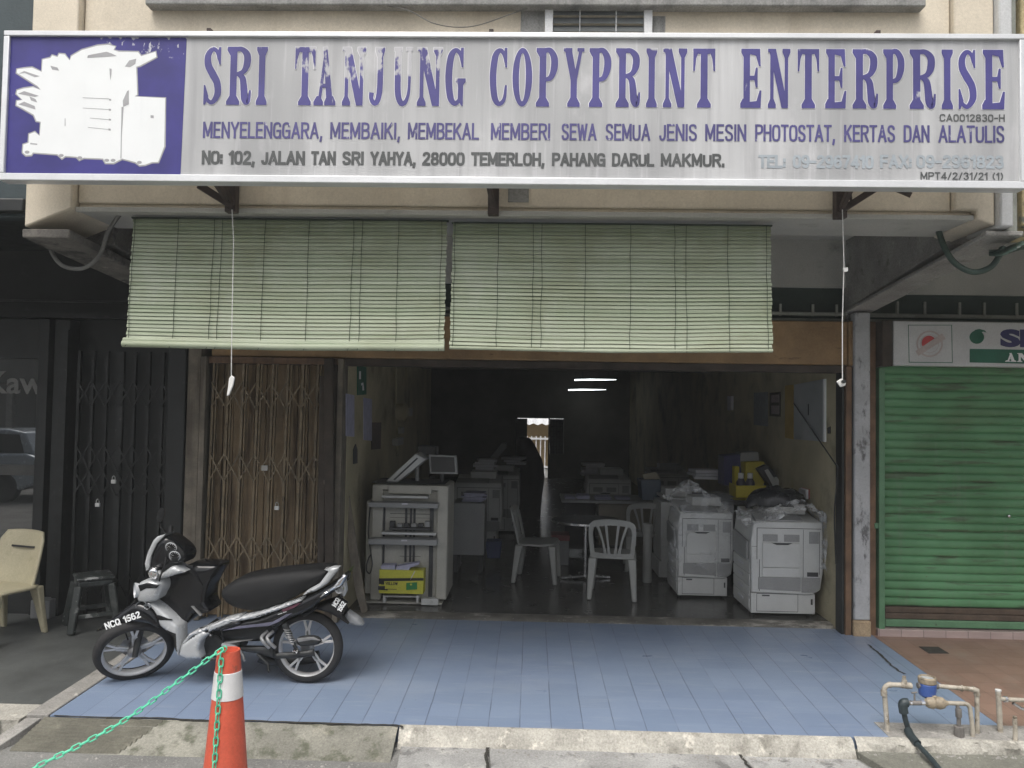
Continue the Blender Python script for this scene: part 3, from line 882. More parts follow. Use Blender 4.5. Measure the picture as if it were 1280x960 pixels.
for i in range(len(prof) - 1):
    (za, ya), (zb, yb) = prof[i], prof[i + 1]
    for k in range(nxs):
        xa, xb = 3.26 + 6.04 * k / nxs, 3.26 + 6.04 * (k + 1) / nxs
        sg = lambda x: .004 * mnoise.noise(Vector((x * .9, 3, 3)))
        sh.face([(xa, ya + dent(xa, za), za + sg(xa)), (xb, ya + dent(xb, za), za + sg(xb)), (xb, yb + dent(xb, zb), zb + sg(xb)), (xa, yb + dent(xa, zb), zb + sg(xa))])
rs = RB('roller_shutter', sh, M['green'], ang=60, weld=True)
MB().box(3.275, 9.3, 7.135, 7.17, .345, .40).box(3.275, 9.3, 7.135, 7.17, .403, .455).build('rubber_band', M['brown_band'], rs, bevel=.008)
MB().box(3.275, 9.3, 7.13, 7.18, .275, .342).build('bottom_bar', M['guide'], rs, bevel=.008)
MB().box(3.205, 3.258, 7.10, 7.2, .2, 2.655).box(3.17, 3.205, 7.11, 7.14, 1.17, 1.22).build('guide_rail', M['guide'], rs, bevel=.004)
MB().lathe([(.012, 0), (.012, .02), (.004, .024)], A(1260, 645, 7.13), 10, Matrix.Rotation(math.pi / 2, 3, 'X')).build('keyhole', M['steel'], rs)
RB('tiled_step', MB().box(3.19, 9.4, 7.09, 7.32, .15, .262), M['pink_tile'], bevel=.006)
struct(MB().prism([G(px, py) + Vector((0, 0, .004)) for px, py in ((1148.5, 808.6), (1172.6, 809), (1186, 817), (1161, 817))], (0, 0, -.01)).build('floor_drain', M['crack'], smooth=False))

# ================================================================== LETTERING TOOLS
def ser(c, hw, sw, y, d):
    return [(c - hw, y), (c + hw, y), (c + hw, y + 4 * d), (c + sw, y + 11 * d), (c - sw, y + 11 * d), (c - hw, y + 4 * d)]

def rect(x0, x1, y0, y1):
    return [(x0, y0), (x1, y0), (x1, y1), (x0, y1)]

SER_TOP_L = [(0, 72), (14, 72), (12, 66), (12, 61), (4, 61), (0, 68)]
GLYPH = {
    'I': (14, [rect(3, 11, 4, 68), ser(7, 7, 4, 0, 1), ser(7, 7, 4, 72, -1)], []),
    'T': (26, [rect(9, 17, 4, 68), ser(13, 8, 4, 0, 1), [(0, 72), (26, 72), (26, 69), (19, 66), (7, 66), (0, 69)], [(0, 72), (6, 68), (3, 60), (1.6, 45), (0, 45)], [(26, 72), (20, 68), (23, 60), (24.4, 45), (26, 45)]], []),
    'E': (27, [rect(4, 12, 4, 68), [(0, 0), (26, 0), (27, 21), (25, 21), (21, 8), (12, 7), (3, 11), (0, 5)], [(1, 72), (25, 72), (26, 51), (24, 51), (20, 64), (12, 66), (4, 62), (1, 68)], [(11, 34), (18, 34), (20, 25), (22, 25), (22, 49), (20, 49), (18, 39), (11, 39)]], []),
    'N': (29, [rect(3, 7, 2, 70), rect(22, 26, 2, 70), [(1, 72), (10, 72), (26, 0), (18, 0)], ser(5, 5, 2, 0, 1), ser(24, 5, 2, 72, -1), [(0, 72), (9, 72), (9, 68), (0, 68)]], []),
    'R': (30, [rect(4, 12, 4, 68), ser(8, 8, 4, 0, 1), SER_TOP_L], [([(11, 69), (18, 69), (24.5, 62), (24.5, 50), (20, 41), (11, 37.5)], (5, 5.5, 8, 8, 5.5, 4)), ([(14, 38), (19.5, 33), (21.5, 20), (22.5, 8), (25, 3), (28, 6), (29.2, 18)], (4, 7, 8, 8, 6, 3, 1.6))]),
    'P': (26, [rect(4, 12, 4, 68), ser(8, 8, 4, 0, 1), SER_TOP_L], [([(11, 69.3), (17, 69), (22, 60), (22, 47), (18, 36), (11, 33)], (5, 6, 8, 8, 6, 4))]),
    'C': (23, [[(19, 72), (22, 72), (22, 48), (20, 48), (18, 62)]], [([(21, 26), (19, 9), (12.5, 3), (6.5, 11), (4, 36), (6.5, 61), (12.5, 69), (18, 64), (20.5, 54)], (2, 4, 5, 7.5, 8, 7.5, 5, 4, 3))]),
    'O': (24, [], ['ring']),
    'G': (25, [[(19, 72), (22, 72), (22, 48), (20, 48), (18, 62)], [(13, 34), (25, 34), (25, 30), (22, 26), (22, 0), (20, 1), (16, 8), (16, 26), (13, 30)]], [([(19, 9), (12.5, 3), (6.5, 11), (4, 36), (6.5, 61), (12.5, 69), (18, 64), (20.5, 54)], (4, 5, 7.5, 8, 7.5, 5, 4, 3))]),
    'Y': (27, [rect(9.5, 17.5, 4, 35), ser(13.5, 8, 4, 0, 1), [(1, 72), (10, 72), (17.5, 35), (9.5, 33)], [(21, 72), (25, 72), (17.5, 33), (14, 37)], [(0, 72), (11, 72), (11, 68), (0, 68)], [(18, 72), (27, 72), (27, 68), (18, 68)]], []),
    'A': (28, [[(5, 0), (8.5, 0), (15, 60), (13, 70)], [(11, 72), (16, 72), (25, 0), (17, 0)], [(8, 22), (20, 22), (20, 26.5), (8, 26.5)], ser(6, 6, 2, 0, 1), ser(21, 7, 4, 0, 1)], []),
    'J': (20, [ser(14, 6, 4, 72, -1)], [([(14, 66), (14.5, 40), (14, 18), (11, 5), (6.5, 3), (3, 9), (3.5, 16)], (7, 7, 7, 6, 5, 5, 6))]),
    'U': (24, [[(0, 72), (10, 72), (10, 68), (0, 68)], [(16, 72), (24, 72), (24, 68), (16, 68)]], [([(5, 68), (5, 20), (8.5, 5), (13.5, 3), (18, 9), (20.5, 24), (20.5, 68)], (7.5, 7.5, 7, 5.5, 4, 3, 3))]),
    'S': (24, [[(20, 72), (22, 72), (22, 50), (20.5, 50), (17, 62)], [(1, 0), (3, 0), (7, 10), (2.6, 24), (1, 24)]], [([(19.5, 56), (17, 66), (11, 69), (5.5, 61), (6, 49), (12, 38), (18, 27), (19, 13), (12.5, 3), (6, 6), (3, 16)], (2.5, 4, 5, 7.5, 8.5, 9, 8.5, 8, 5, 4, 2.5))]),
}

def strip(pts, ws, n=5):
    P = catmull([(x, y, 0) for x, y in pts], n)
    L, R = [], []
    m = len(P)
    for i, p in enumerate(P):
        d = P[min(i + 1, m - 1)] - P[max(i - 1, 0)]
        d.normalize()
        t = i / (m - 1) * (len(ws) - 1)
        k = min(int(t), len(ws) - 2)
        wv = ws[k] + (ws[k + 1] - ws[k]) * (t - k)
        s = Vector((-d.y, d.x, 0)) * wv / 2
        L.append((p + s).xy)
        R.append((p - s).xy)
    return L, R

def grow_poly(poly, g):
    n = len(poly)
    ar = sum(poly[i][0] * poly[(i + 1) % n][1] - poly[(i + 1) % n][0] * poly[i][1] for i in range(n))
    sg = 1 if ar > 0 else -1
    out = []
    for i in range(n):
        a, b, c = Vector(poly[i - 1]), Vector(poly[i]), Vector(poly[(i + 1) % n])
        d1 = (b - a).normalized()
        d2 = (c - b).normalized()
        nn = Vector((d1.y + d2.y, -(d1.x + d2.x))) * sg
        if nn.length < 1e-4:
            nn = Vector((d1.y, -d1.x)) * sg
        out.append(b + nn.normalized() * g)
    return out

def slab_letter(b, ch, x0, x1, z0, z1, y, g=0.0):
    W, polys, strokes = GLYPH[ch]
    fx, fz = (x1 - x0) / W, (z1 - z0) / 72
    k = 0
    def P(p, k):
        return (x0 + p[0] * fx, y - k * 0.00012, z0 + p[1] * fz)
    for poly in polys:
        b.face([P(p, k) for p in grow_poly(poly, g)])
        k += 1
    for st in strokes:
        if st == 'ring':
            n = 40
            o = [(12 + (12 + g) * math.cos(2 * math.pi * i / n), 36 + (36 + g) * math.sin(2 * math.pi * i / n)) for i in range(n)]
            q = [(12 + (4.6 - g) * math.cos(2 * math.pi * i / n), 36 + (30 - g) * math.sin(2 * math.pi * i / n)) for i in range(n)]
            for i in range(n):
                j = (i + 1) % n
                b.face([P(o[i], k), P(o[j], k), P(q[j], k), P(q[i], k)])
        else:
            L, R = strip(st[0], [v + 2 * g for v in st[1]])
            for i in range(len(L) - 1):
                b.face([P(R[i], k), P(R[i + 1], k), P(L[i + 1], k), P(L[i], k)])
        k += 1

def text_faces(txt, x0, x1, z0, z1, y, bold=0.0, spacing=1.0, plane=None):
    """flat lettering fitted to a rectangle (baseline z0, cap height z1); plane(u,v) may place it on another surface"""
    def mesh(t):
        cu = bpy.data.curves.new('tmp', 'FONT')
        cu.body = t
        cu.offset = bold
        cu.space_character = spacing
        cu.resolution_u = 4
        o = link(bpy.data.objects.new('tmp', cu))
        dg = bpy.context.evaluated_depsgraph_get()
        me = bpy.data.meshes.new_from_object(o.evaluated_get(dg))
        vs = [v.co.copy() for v in me.vertices]
        fs = [list(p.vertices) for p in me.polygons]
        bpy.data.objects.remove(o)
        bpy.data.curves.remove(cu)
        bpy.data.meshes.remove(me)
        return vs, fs
    vs, fs = mesh(txt)
    hv, _ = mesh('H')
    h0, h1 = min(v.y for v in hv), max(v.y for v in hv)
    a, bb = min(v.x for v in vs), max(v.x for v in vs)
    out = []
    for v in vs:
        u = x0 + (v.x - a) / (bb - a) * (x1 - x0)
        t = z0 + (v.y - h0) / (h1 - h0) * (z1 - z0)
        out.append(plane(u, t) if plane else (u, y, t))
    return out, fs


# block sans letters as strokes on a 10 x 14 grid: (width, [(curved, points), ...])
def _l(*p): return (0, p)
def _c(*p): return (1, p)
SANS = {
    'A': (9.5, [_l((0, 0), (4.75, 14)), _l((9.5, 0), (4.75, 14)), _l((2, 4.3), (7.5, 4.3))]),
    'B': (8, [_l((0, 0), (0, 14)), _c((0, 14), (4, 14), (7.3, 12.8), (7.3, 9), (4.5, 7.5), (0, 7.4)), _c((0, 7.4), (5, 7.2), (8, 5.6), (8, 1.6), (5, 0), (0, 0))]),
    'C': (8.5, [_c((8.5, 10), (7.6, 13.2), (4.3, 14), (1, 13), (0, 10), (0, 4), (1, 1), (4.3, 0), (7.6, .8), (8.5, 4))]),
    'D': (8.5, [_l((0, 0), (0, 14)), _c((0, 14), (4.5, 14), (7.8, 12.5), (8.5, 9), (8.5, 5), (7.8, 1.5), (4.5, 0), (0, 0))]),
    'E': (7.2, [_l((0, 0), (0, 14)), _l((0, 14), (7.2, 14)), _l((0, 7.3), (6.4, 7.3)), _l((0, 0), (7.2, 0))]),
    'F': (7.2, [_l((0, 0), (0, 14)), _l((0, 14), (7.2, 14)), _l((0, 7), (6.4, 7))]),
    'G': (8.6, [_c((8.4, 10.4), (7.4, 13.2), (4.3, 14), (1, 13), (0, 10), (0, 4), (1, 1), (4.3, 0), (7.6, 1), (8.6, 3.4)), _l((8.6, 0), (8.6, 6.6)), _l((4.6, 6.6), (8.6, 6.6))]),
    'H': (8.5, [_l((0, 0), (0, 14)), _l((8.5, 0), (8.5, 14)), _l((0, 7.2), (8.5, 7.2))]),
    'I': (0.2, [_l((0.1, 0), (0.1, 14))]),
    'J': (6, [_c((6, 14), (6, 9), (6, 4), (5, .8), (2.8, 0), (.6, 1), (0, 4))]),
    'K': (8.5, [_l((0, 0), (0, 14)), _l((8, 14), (0, 5)), _l((3, 8), (8.5, 0))]),
    'L': (7, [_l((0, 0), (0, 14)), _l((0, 0), (7, 0))]),
    'M': (10.5, [_l((0, 0), (0, 14)), _l((10.5, 0), (10.5, 14)), _l((0.3, 14), (5.25, 2)), _l((10.2, 14), (5.25, 2))]),
    'N': (8.8, [_l((0, 0), (0, 14)), _l((8.8, 0), (8.8, 14)), _l((0.2, 14), (8.6, 0))]),
    'O': (8.8, [_c((4.4, 14), (1, 13), (0, 10), (0, 4), (1, 1), (4.4, 0), (7.8, 1), (8.8, 4), (8.8, 10), (7.8, 13), (4.4, 14))]),
    'P': (8, [_l((0, 0), (0, 14)), _c((0, 14), (5, 14), (8, 12.8), (8, 8.2), (5, 6.8), (0, 6.6))]),
    'Q': (8.8, [_c((4.4, 14), (1, 13), (0, 10), (0, 4), (1, 1), (4.4, 0), (7.8, 1), (8.8, 4), (8.8, 10), (7.8, 13), (4.4, 14)), _l((5.4, 3.4), (9.2, -.6))]),
    'R': (8.4, [_l((0, 0), (0, 14)), _c((0, 14), (5, 14), (8, 12.8), (8, 8.6), (5, 7.2), (0, 7)), _l((4.4, 7), (8.4, 0))]),
    'S': (8, [_c((7.7, 10.6), (6.8, 13.2), (4, 14), (1, 13.2), (.2, 10.6), (1.6, 8.2), (6.4, 6), (7.9, 3.6), (7, .9), (4, 0), (1, .8), (0, 3.6))]),
    'T': (8, [_l((4, 0), (4, 14)), _l((0, 14), (8, 14))]),
    'U': (8.5, [_c((0, 14), (0, 9), (0, 4), (1, .9), (4.25, 0), (7.5, .9), (8.5, 4), (8.5, 9), (8.5, 14))]),
    'W': (12, [_l((0, 14), (3, 0)), _l((3, 0), (6, 13)), _l((6, 13), (9, 0)), _l((9, 0), (12, 14))]),
    'X': (8.5, [_l((0, 0), (8.5, 14)), _l((0, 14), (8.5, 0))]),
    'Y': (8.8, [_l((0, 14), (4.4, 6.4)), _l((8.8, 14), (4.4, 6.4)), _l((4.4, 0), (4.4, 7))]),
    '0': (7.6, [_c((3.8, 14), (.9, 13), (0, 10), (0, 4), (.9, 1), (3.8, 0), (6.7, 1), (7.6, 4), (7.6, 10), (6.7, 13), (3.8, 14))]),
    '1': (3.4, [_l((3.2, 0), (3.2, 14)), _l((3.2, 14), (0, 11.3))]),
    '2': (7.4, [_c((.2, 10.4), (1.2, 13.2), (3.8, 14), (6.6, 13), (7.2, 10.4), (5.8, 7.4), (2, 3.2), (0, .2)), _l((0, 0), (7.4, 0))]),
    '3': (7.4, [_c((.2, 11), (1.4, 13.4), (3.8, 14), (6.6, 13), (6.9, 9.6), (5.4, 7.6), (3, 7.3)), _c((3, 7.3), (5.8, 7), (7.4, 5), (7.2, 1.8), (5.4, .2), (3, 0), (1, .8), (0, 3.2))]),
    '4': (8, [_l((6, 0), (6, 14)), _l((6, 14), (0, 3.6)), _l((0, 3.6), (8, 3.6))]),
    '5': (7.4, [_l((1, 14), (6.8, 14)), _l((1, 14), (.5, 7.2)), _c((.5, 7.2), (3.4, 8.6), (6.4, 7.6), (7.4, 4.6), (6.6, 1.2), (3.6, 0), (1, .7), (0, 3))]),
    '6': (7.6, [_c((7, 11.6), (5.8, 13.6), (3.8, 14), (1.2, 12.6), (0, 8), (.1, 3.6), (1.4, .8), (3.8, 0), (6.6, 1), (7.6, 4.2), (6.6, 7.4), (3.8, 8.3), (1.4, 7.2), (.2, 5))]),
    '7': (7.4, [_l((0, 14), (7.4, 14)), _l((7.2, 14), (2.4, 0))]),
    '8': (7.6, [_c((3.8, 14), (1, 13), (.6, 9.6), (2, 7.6), (3.8, 7.3), (5.6, 7.6), (7, 9.6), (6.6, 13), (3.8, 14)), _c((3.8, 7.3), (1, 6.2), (0, 3.6), (1, .9), (3.8, 0), (6.6, .9), (7.6, 3.6), (6.6, 6.2), (3.8, 7.3))]),
    '9': (7.6, [_c((.6, 2.4), (1.8, .4), (3.8, 0), (6.4, 1.4), (7.6, 6), (7.5, 10.4), (6.2, 13.2), (3.8, 14), (1, 13), (0, 9.8), (1, 6.6), (3.8, 5.7), (6.2, 6.8), (7.4, 9))]),
    ',': (1, [_l((.8, .6), (0, -3))]), '.': (.6, [_l((0.3, -.4), (0.3, 1.2))]), ':': (.6, [_l((.3, 1), (.3, 2.8)), _l((.3, 7.6), (.3, 9.4))]),
    '-': (5, [_l((0, 6.6), (5, 6.6))]), '/': (5, [_l((0, 0), (5, 14))]), '(': (3, [_c((3, 15), (.8, 11), (.2, 7), (.8, 3), (3, -1))]), ')': (3, [_c((0, 15), (2.2, 11), (2.8, 7), (2.2, 3), (0, -1))]),
    ' ': (3.5, []),
}
def block_text(b, txt, x0, x1, z0, z1, y, wt, gap=3.4, plane=None):
    """wt: stroke weight as a share of the cap height; the end of every stroke stays inside the rectangle"""
    tot = sum(SANS[c][0] for c in txt) + gap * (len(txt) - 1)
    h = (z1 - z0)
    wm_ = wt * h
    fx = (x1 - x0 - wm_) / tot
    fz = (h - wm_) / 14
    cur = 0
    def put(u, t, k):
        if plane:
            return plane(u, t)
        return (u, y - k * .00008 - (len(b.f) % 97) * 6e-6, t)
    for c in txt:
        wd, sts = SANS[c]
        for k, (cv, pts) in enumerate(sts):
            q = [(x0 + wm_ / 2 + (cur + p[0]) * fx, z0 + wm_ / 2 + p[1] * fz) for p in pts]
            if not cv:
                (ax_, az_), (bx_, bz_) = q
                d = Vector((bx_ - ax_, bz_ - az_)).normalized() * wm_ / 2
                q = [(ax_ - d.x, az_ - d.y), (bx_ + d.x, bz_ + d.y)]
                L, R = strip(q, (wm_, wm_), 1)
            else:
                L, R = strip(q, (wm_, wm_), 4)
            for i in range(len(L) - 1):
                b.face([put(*p, k) for p in (R[i], R[i + 1], L[i + 1], L[i])])
        cur += wd + gap

def px_text(b, txt, pa, pb, ztop, zbot, Y, wt=.14, gap=3.4):
    """pa/pb: photo x of left and right end; ztop/zbot photo rows at the left end"""
    x0, x1 = A(pa, ztop, Y).x, A(pb, ztop, Y).x
    z1, z0 = A(pa, ztop, Y).z, A(pa, zbot, Y).z
    block_text(b, txt, x0, x1, z0, z1, Y, wt, gap)

# ================================================================== MAIN SIGNBOARD
SY = 4.62
sign = thing('signboard', 'long weathered grey shop sign with purple slab lettering and blue panel above the blinds', 'sign', (-0.2, SY, 4.075))
X0, X1, Z0, Z1 = -3.345, 2.955, 3.582, 4.53
SB = lambda name, b, m, **k: b.build(name, m, sign, **k)
SB('panel', MB().box(X0 + .03, X1 - .03, SY, SY + .02, Z0 + .03, Z1 - .03), M['panel'], smooth=False)
SB('cabinet', MB().box(X0 + .01, X1 - .01, SY + .022, SY + .07, Z0 + .01, Z1 - .01), M['alu'], smooth=False)
fw = .045
SB('frame', MB().box(X0, X1, SY - .02, SY + .075, Z1 - fw * .75, Z1).box(X0, X1, SY - .02, SY + .075, Z0, Z0 + fw)
   .box(X0, X0 + fw * .8, SY - .019, SY + .074, Z0 + fw + .001, Z1 - fw * .75 - .001).box(X1 - fw * .8, X1, SY - .019, SY + .074, Z0 + fw + .001, Z1 - fw * .75 - .001), M['alu'], bevel=.005)
yb = SY - .0015
xbl = A(231, 130, SY).x
bp = MB().face([(X0 + .036, yb, Z0 + fw), (xbl - .012, yb, Z0 + fw), (xbl, yb, Z1 - .034), (X0 + .036, yb, Z1 - .034)])
SB('blue_panel', bp, M['signblue'], smooth=False, flip=False)
OUT = [(100, 260), (140, 255), (185, 250), (240, 275), (245, 205), (290, 195), (300, 180), (330, 190), (340, 172), (370, 175), (400, 210), (410, 185), (470, 150), (560, 125), (620, 120), (660, 130), (650, 150), (680, 160), (790, 162), (808, 185), (890, 160), (895, 190), (800, 240), (780, 245), (785, 405), (770, 415), (945, 425), (940, 700), (905, 790), (870, 790), (830, 805), (800, 808), (775, 790), (700, 770), (650, 795), (605, 795), (590, 770), (480, 765), (455, 778), (440, 760), (375, 755), (355, 770), (330, 745), (190, 735), (180, 750), (150, 752), (132, 735), (135, 690), (165, 680), (168, 630), (200, 618), (228, 640), (235, 560), (210, 555), (195, 520), (135, 485), (95, 465), (98, 440), (130, 435), (95, 400), (100, 380), (135, 370), (190, 362), (235, 378), (215, 355), (130, 300), (97, 280)]
def art(pts, k, g=0):
    pts = grow_poly(pts, g) if g else pts
    return [Vector(A(p[0] * .2188, 30 + p[1] * .2188, SY)) * 1 + Vector((0, -.0015 - .0008 * k, 0)) for p in pts]
def flat(poly):
    b = MB()
    b.face(poly)
    return b
SB('printed_outline', flat(art(OUT, 1, 8)), M['signgrey'], smooth=False)
SB('printed_machine', flat(art(OUT, 2)), M['signpaper'], smooth=False)
dt = MB()
for poly in ([(500, 195), (505, 180), (610, 160), (640, 170), (670, 185), (600, 190)], [(715, 245), (740, 210), (780, 200), (775, 230), (745, 248)], [(627, 255), (640, 258), (638, 290), (633, 325), (629, 290)],
             [(728, 385), (738, 380), (738, 460), (705, 475), (703, 440)], [(696, 475), (708, 475), (698, 640), (695, 770), (690, 770)], [(290, 240), (330, 250), (340, 268), (300, 262)],
             [(625, 428), (637, 430), (637, 440), (625, 438)], [(623, 485), (636, 487), (636, 497), (623, 496)], [(623, 542), (636, 544), (636, 553), (623, 552)], [(621, 598), (634, 600), (634, 610), (621, 609)],
             [(475, 421), (625, 427), (625, 431), (475, 424)], [(475, 480), (622, 488), (622, 491), (475, 483)], [(515, 537), (622, 546), (622, 549), (515, 540)], [(505, 590), (620, 602), (620, 605), (505, 593)],
             [(110, 285), (140, 270), (230, 300), (200, 305), (145, 282)], [(105, 400), (140, 385), (225, 412), (200, 418)], [(108, 460), (140, 445), (200, 470), (205, 490)], [(170, 415), (205, 430), (215, 450), (180, 438)],
             [(175, 680), (215, 685), (215, 692), (175, 688)], [(862, 522), (880, 524), (880, 540), (862, 538)], [(372, 540), (376, 540), (376, 585), (372, 585)]):
    dt.face(art(poly, 3))
for cx, cy in ((157, 733), (352, 752), (458, 765), (612, 780), (648, 780), (798, 792)):
    dt.face(art([(cx + 14 * math.cos(i * .524), cy + 9 * math.sin(i * .524)) for i in range(12)], 3))
SB('printed_shading', dt, M['signgrey'], smooth=False)
LET = [('S', 254.6, 277.5), ('R', 284, 314), ('I', 321, 334), ('T', 369, 394), ('A', 393, 420), ('N', 428.5, 457), ('J', 462, 480.5), ('U', 493, 515), ('N', 522, 552.5), ('G', 557, 582),
       ('C', 612.5, 634.5), ('O', 641, 665), ('P', 670.5, 696.5), ('Y', 704.5, 730), ('P', 736.8, 763), ('R', 770, 800), ('I', 808, 821), ('N', 829, 858.5), ('T', 866.5, 893.5),
       ('E', 925.6, 951.5), ('N', 960, 987.5), ('T', 997, 1023.5), ('E', 1031.6, 1057.5), ('R', 1065.7, 1097), ('P', 1104, 1129.5), ('R', 1137, 1169), ('I', 1177, 1190.5), ('S', 1197, 1220.5), ('E', 1227.5, 1255.5)]
lb, hb = MB(), MB()
zt, zb_ = 4.075 + .362, 4.075 - .003
for ch, a0, a1 in LET:
    xa, xb = A(a0, 95, SY).x, A(a1, 95, SY).x
    slab_letter(hb, ch, xa, xb, zt * 0 + zb_, zt, SY - .0012, 1.25)
    slab_letter(lb, ch, xa, xb, zb_, zt, SY - .0032, 0.35)
SB('lettering_outline', hb, M['halo'], smooth=False)
SB('lettering', lb, M['purple'], smooth=False)
t2 = MB()
L2 = [('MENYELENGGARA,', 254, 403.5), ('MEMBAIKI,', 413, 500.5), ('MEMBEKAL', 510, 599), ('MEMBERI', 613.8, 688), ('SEWA', 702, 746), ('SEMUA', 757, 813), ('JENIS', 824, 871.5), ('MESIN', 881.5, 933), ('PHOTOSTAT,', 944, 1044), ('KERTAS', 1055, 1119), ('DAN', 1129.5, 1162), ('ALATULIS', 1173, 1255.5)]
def row(px, a, b):
    return a + (b - a) * (px - 254) / 1000
for t, a0, a1 in L2:
    px_text(t2, t, a0, a1, row(a0, 152, 157), row(a0, 172.5, 178.5), SY - .002, .13, 4.0)
SB('lettering', t2, M['purple2'], smooth=False)
t3 = MB()
L3 = [('NO:', 252.4, 279), ('102,', 286, 319), ('JALAN', 326.6, 381.5), ('TAN', 389, 420), ('SRI', 428, 455), ('YAHYA,', 463, 520), ('28000', 528, 581), ('TEMERLOH,', 589, 681), ('PAHANG', 690, 757), ('DARUL', 765, 818), ('MAKMUR.', 826, 906)]
for t, a0, a1 in L3:
    px_text(t3, t, a0, a1, row(a0, 188, 194.5), row(a0, 205.5, 210), SY - .002, .2, 4.0)
px_text(t3, 'CA0012830-H', 1174.5, 1256, 142.5, 151.8, SY - .002, .17, 4)
px_text(t3, 'MPT4/2/31/21 (1)', 1150.6, 1254, 215, 224.5, SY - .002, .17, 4)
SB('lettering', t3, M['darktext'], smooth=False)
t4 = MB()
for t, a0, a1 in (('TEL:', 948, 982.5), ('09-2967410', 991, 1092), ('FAX:', 1100, 1140), ('09-2961823', 1145.5, 1254.6)):
    px_text(t4, t, a0, a1, 193.5, 210, SY - .002, .2, 4)
SB('lettering', t4, M['faded'], smooth=False)
# brackets and clips
for px, lx in ((290, 248), (617, None), (1050, None)):
    b = MB()
    x = A(px, 245, 4.93).x
    b.box(x - .035, x + .035, 4.90, 4.965, 3.475, 3.95)
    b.bar((x, 4.93, 3.52), (x - .02, SY + .08, 3.62), .03, .04)
    b.bar((x, 4.93, 3.85), (x, SY + .078, 3.85), .03, .04)
    if lx:
        b.bar(A(291, 258, 4.89), A(248, 231, 4.80), .02, .045)
        b.bar(A(291, 255, 4.89), A(278, 228, 4.80), .012, .03)
    if px == 1050:
        b.bar(A(1050, 264, 4.89), A(1094, 236, 4.80), .02, .04)
        b.bar(A(1064, 250, 4.88), A(1060, 230, 4.80), .012, .04)
    SB('bracket', b, M['steel_brown'], bevel=.002)
SB('bracket', MB().bar(A(1110, 232, 4.9), A(1139, 244, 4.86), .02, .03), M['steel_brown'])
for px in (263, 614, 1095):
    p = A(px, 38, SY + .04)
    SB('clip', MB().box(p.x - .012, p.x + .016, p.y - .03, p.y + .03, Z1 + .001, Z1 + .035), M['steel_brown'], bevel=.003)

# ================================================================== BAMBOO BLINDS
def blind(pl, pr, label, cords, seed, roll):
    Yt, Yb = 5.10, 5.02
    tl, tr = A(pl[0], pl[1], Yt), A(pr[0], pr[1], Yt)
    bl_, br_ = A(pl[2], pl[3], Yb), A(pr[2], pr[3], Yb)
    root = thing('bamboo_blind', label, 'blind', ((tl.x + tr.x) / 2, Yt, tl.z), 'green slat blinds under the sign')
    b = MB()
    rng = random.Random(seed)
    n = 33
    def pos(u, v):
        p = tl.lerp(tr, u).lerp(bl_.lerp(br_, u), v)
        p.z += -.012 * math.sin(math.pi * u) * (v ** .5) + .004 * mnoise.noise(Vector((u * 5, v * 2, seed)))
        p.y += .012 * mnoise.noise(Vector((u * 3, v * 4, seed + 3)))
        return p
    m = 14
    for i in range(n):
        j = rng.uniform(-.0035, .0035)
        v0, v1 = i / n, (i + .93) / n
        tilt = rng.uniform(0.004, .009)
        prev = None
        for k in range(m + 1):
            u = k / m
            uu = u + (j if k in (0, m) else 0) / 2
            a, c = pos(uu, v0), pos(uu, v1)
            row_ = [a + Vector((0, .003, 0)), a.lerp(c, .3) + Vector((0, -.003, 0)), c + Vector((0, -tilt, 0)), c + Vector((0, .004, 0))]
            if prev:
                o = len(b.v)
                b.v += prev + row_
                b.f += [[o, o + 1, o + 5, o + 4], [o + 1, o + 2, o + 6, o + 5], [o + 2, o + 3, o + 7, o + 6]]
            prev = row_
    b.build('slats', M['slat'], root, ang=25, flip=False)
    rb = MB()
    if roll:
        for q, (dz, dy, r) in enumerate(((-.010, -.014, .023), (.016, -.004, .017))):
            rb.tube([bl_ + Vector((-.014, dy, dz)), bl_.lerp(br_, .5) + Vector((0, dy, dz - .01)), br_ + Vector((.004, dy, dz))], r, 12)
    else:
        rb.tube([bl_ + Vector((0, -.004, .008)), bl_.lerp(br_, .5) + Vector((0, -.004, -.006)), br_ + Vector((0, -.004, .008))], .012, 10)
    rb.build('bottom_roll', M['slat'], root)
    MB().box(tl.x - .01, tr.x + .01, Yt - .012, Yt + .02, tl.z - .001, tl.z + .008).build('head_batten', M['blindcord'], root)
    for cx in cords:
        u = (cx - pl[0]) / (pr[0] - pl[0])
        pts = [pos(min(max(u + rng.uniform(-.002, .002), 0), 1), v / 8) + Vector((0, -.0125, 0)) for v in range(9)]
        if roll:
            pts.append(pts[-1] + Vector((0, -.04, -.03)))
        MB().tube(pts, .0019, 5).build('cord', M['blindcord'], root)
    return root
blind((167, 273, 157.5, 428), (559, 276, 555, 433), 'green slat blind on the left with a thick rolled bottom edge', (170, 225, 270, 280, 334, 389, 444, 455, 500, 553), 1.0, True)
blind((566.5, 279, 562, 436), (963, 282, 965.5, 440), 'green slat blind on the right with a flat thin bottom edge', (570, 624, 668, 679, 733, 789, 844, 858, 910, 957), 5.0, False)

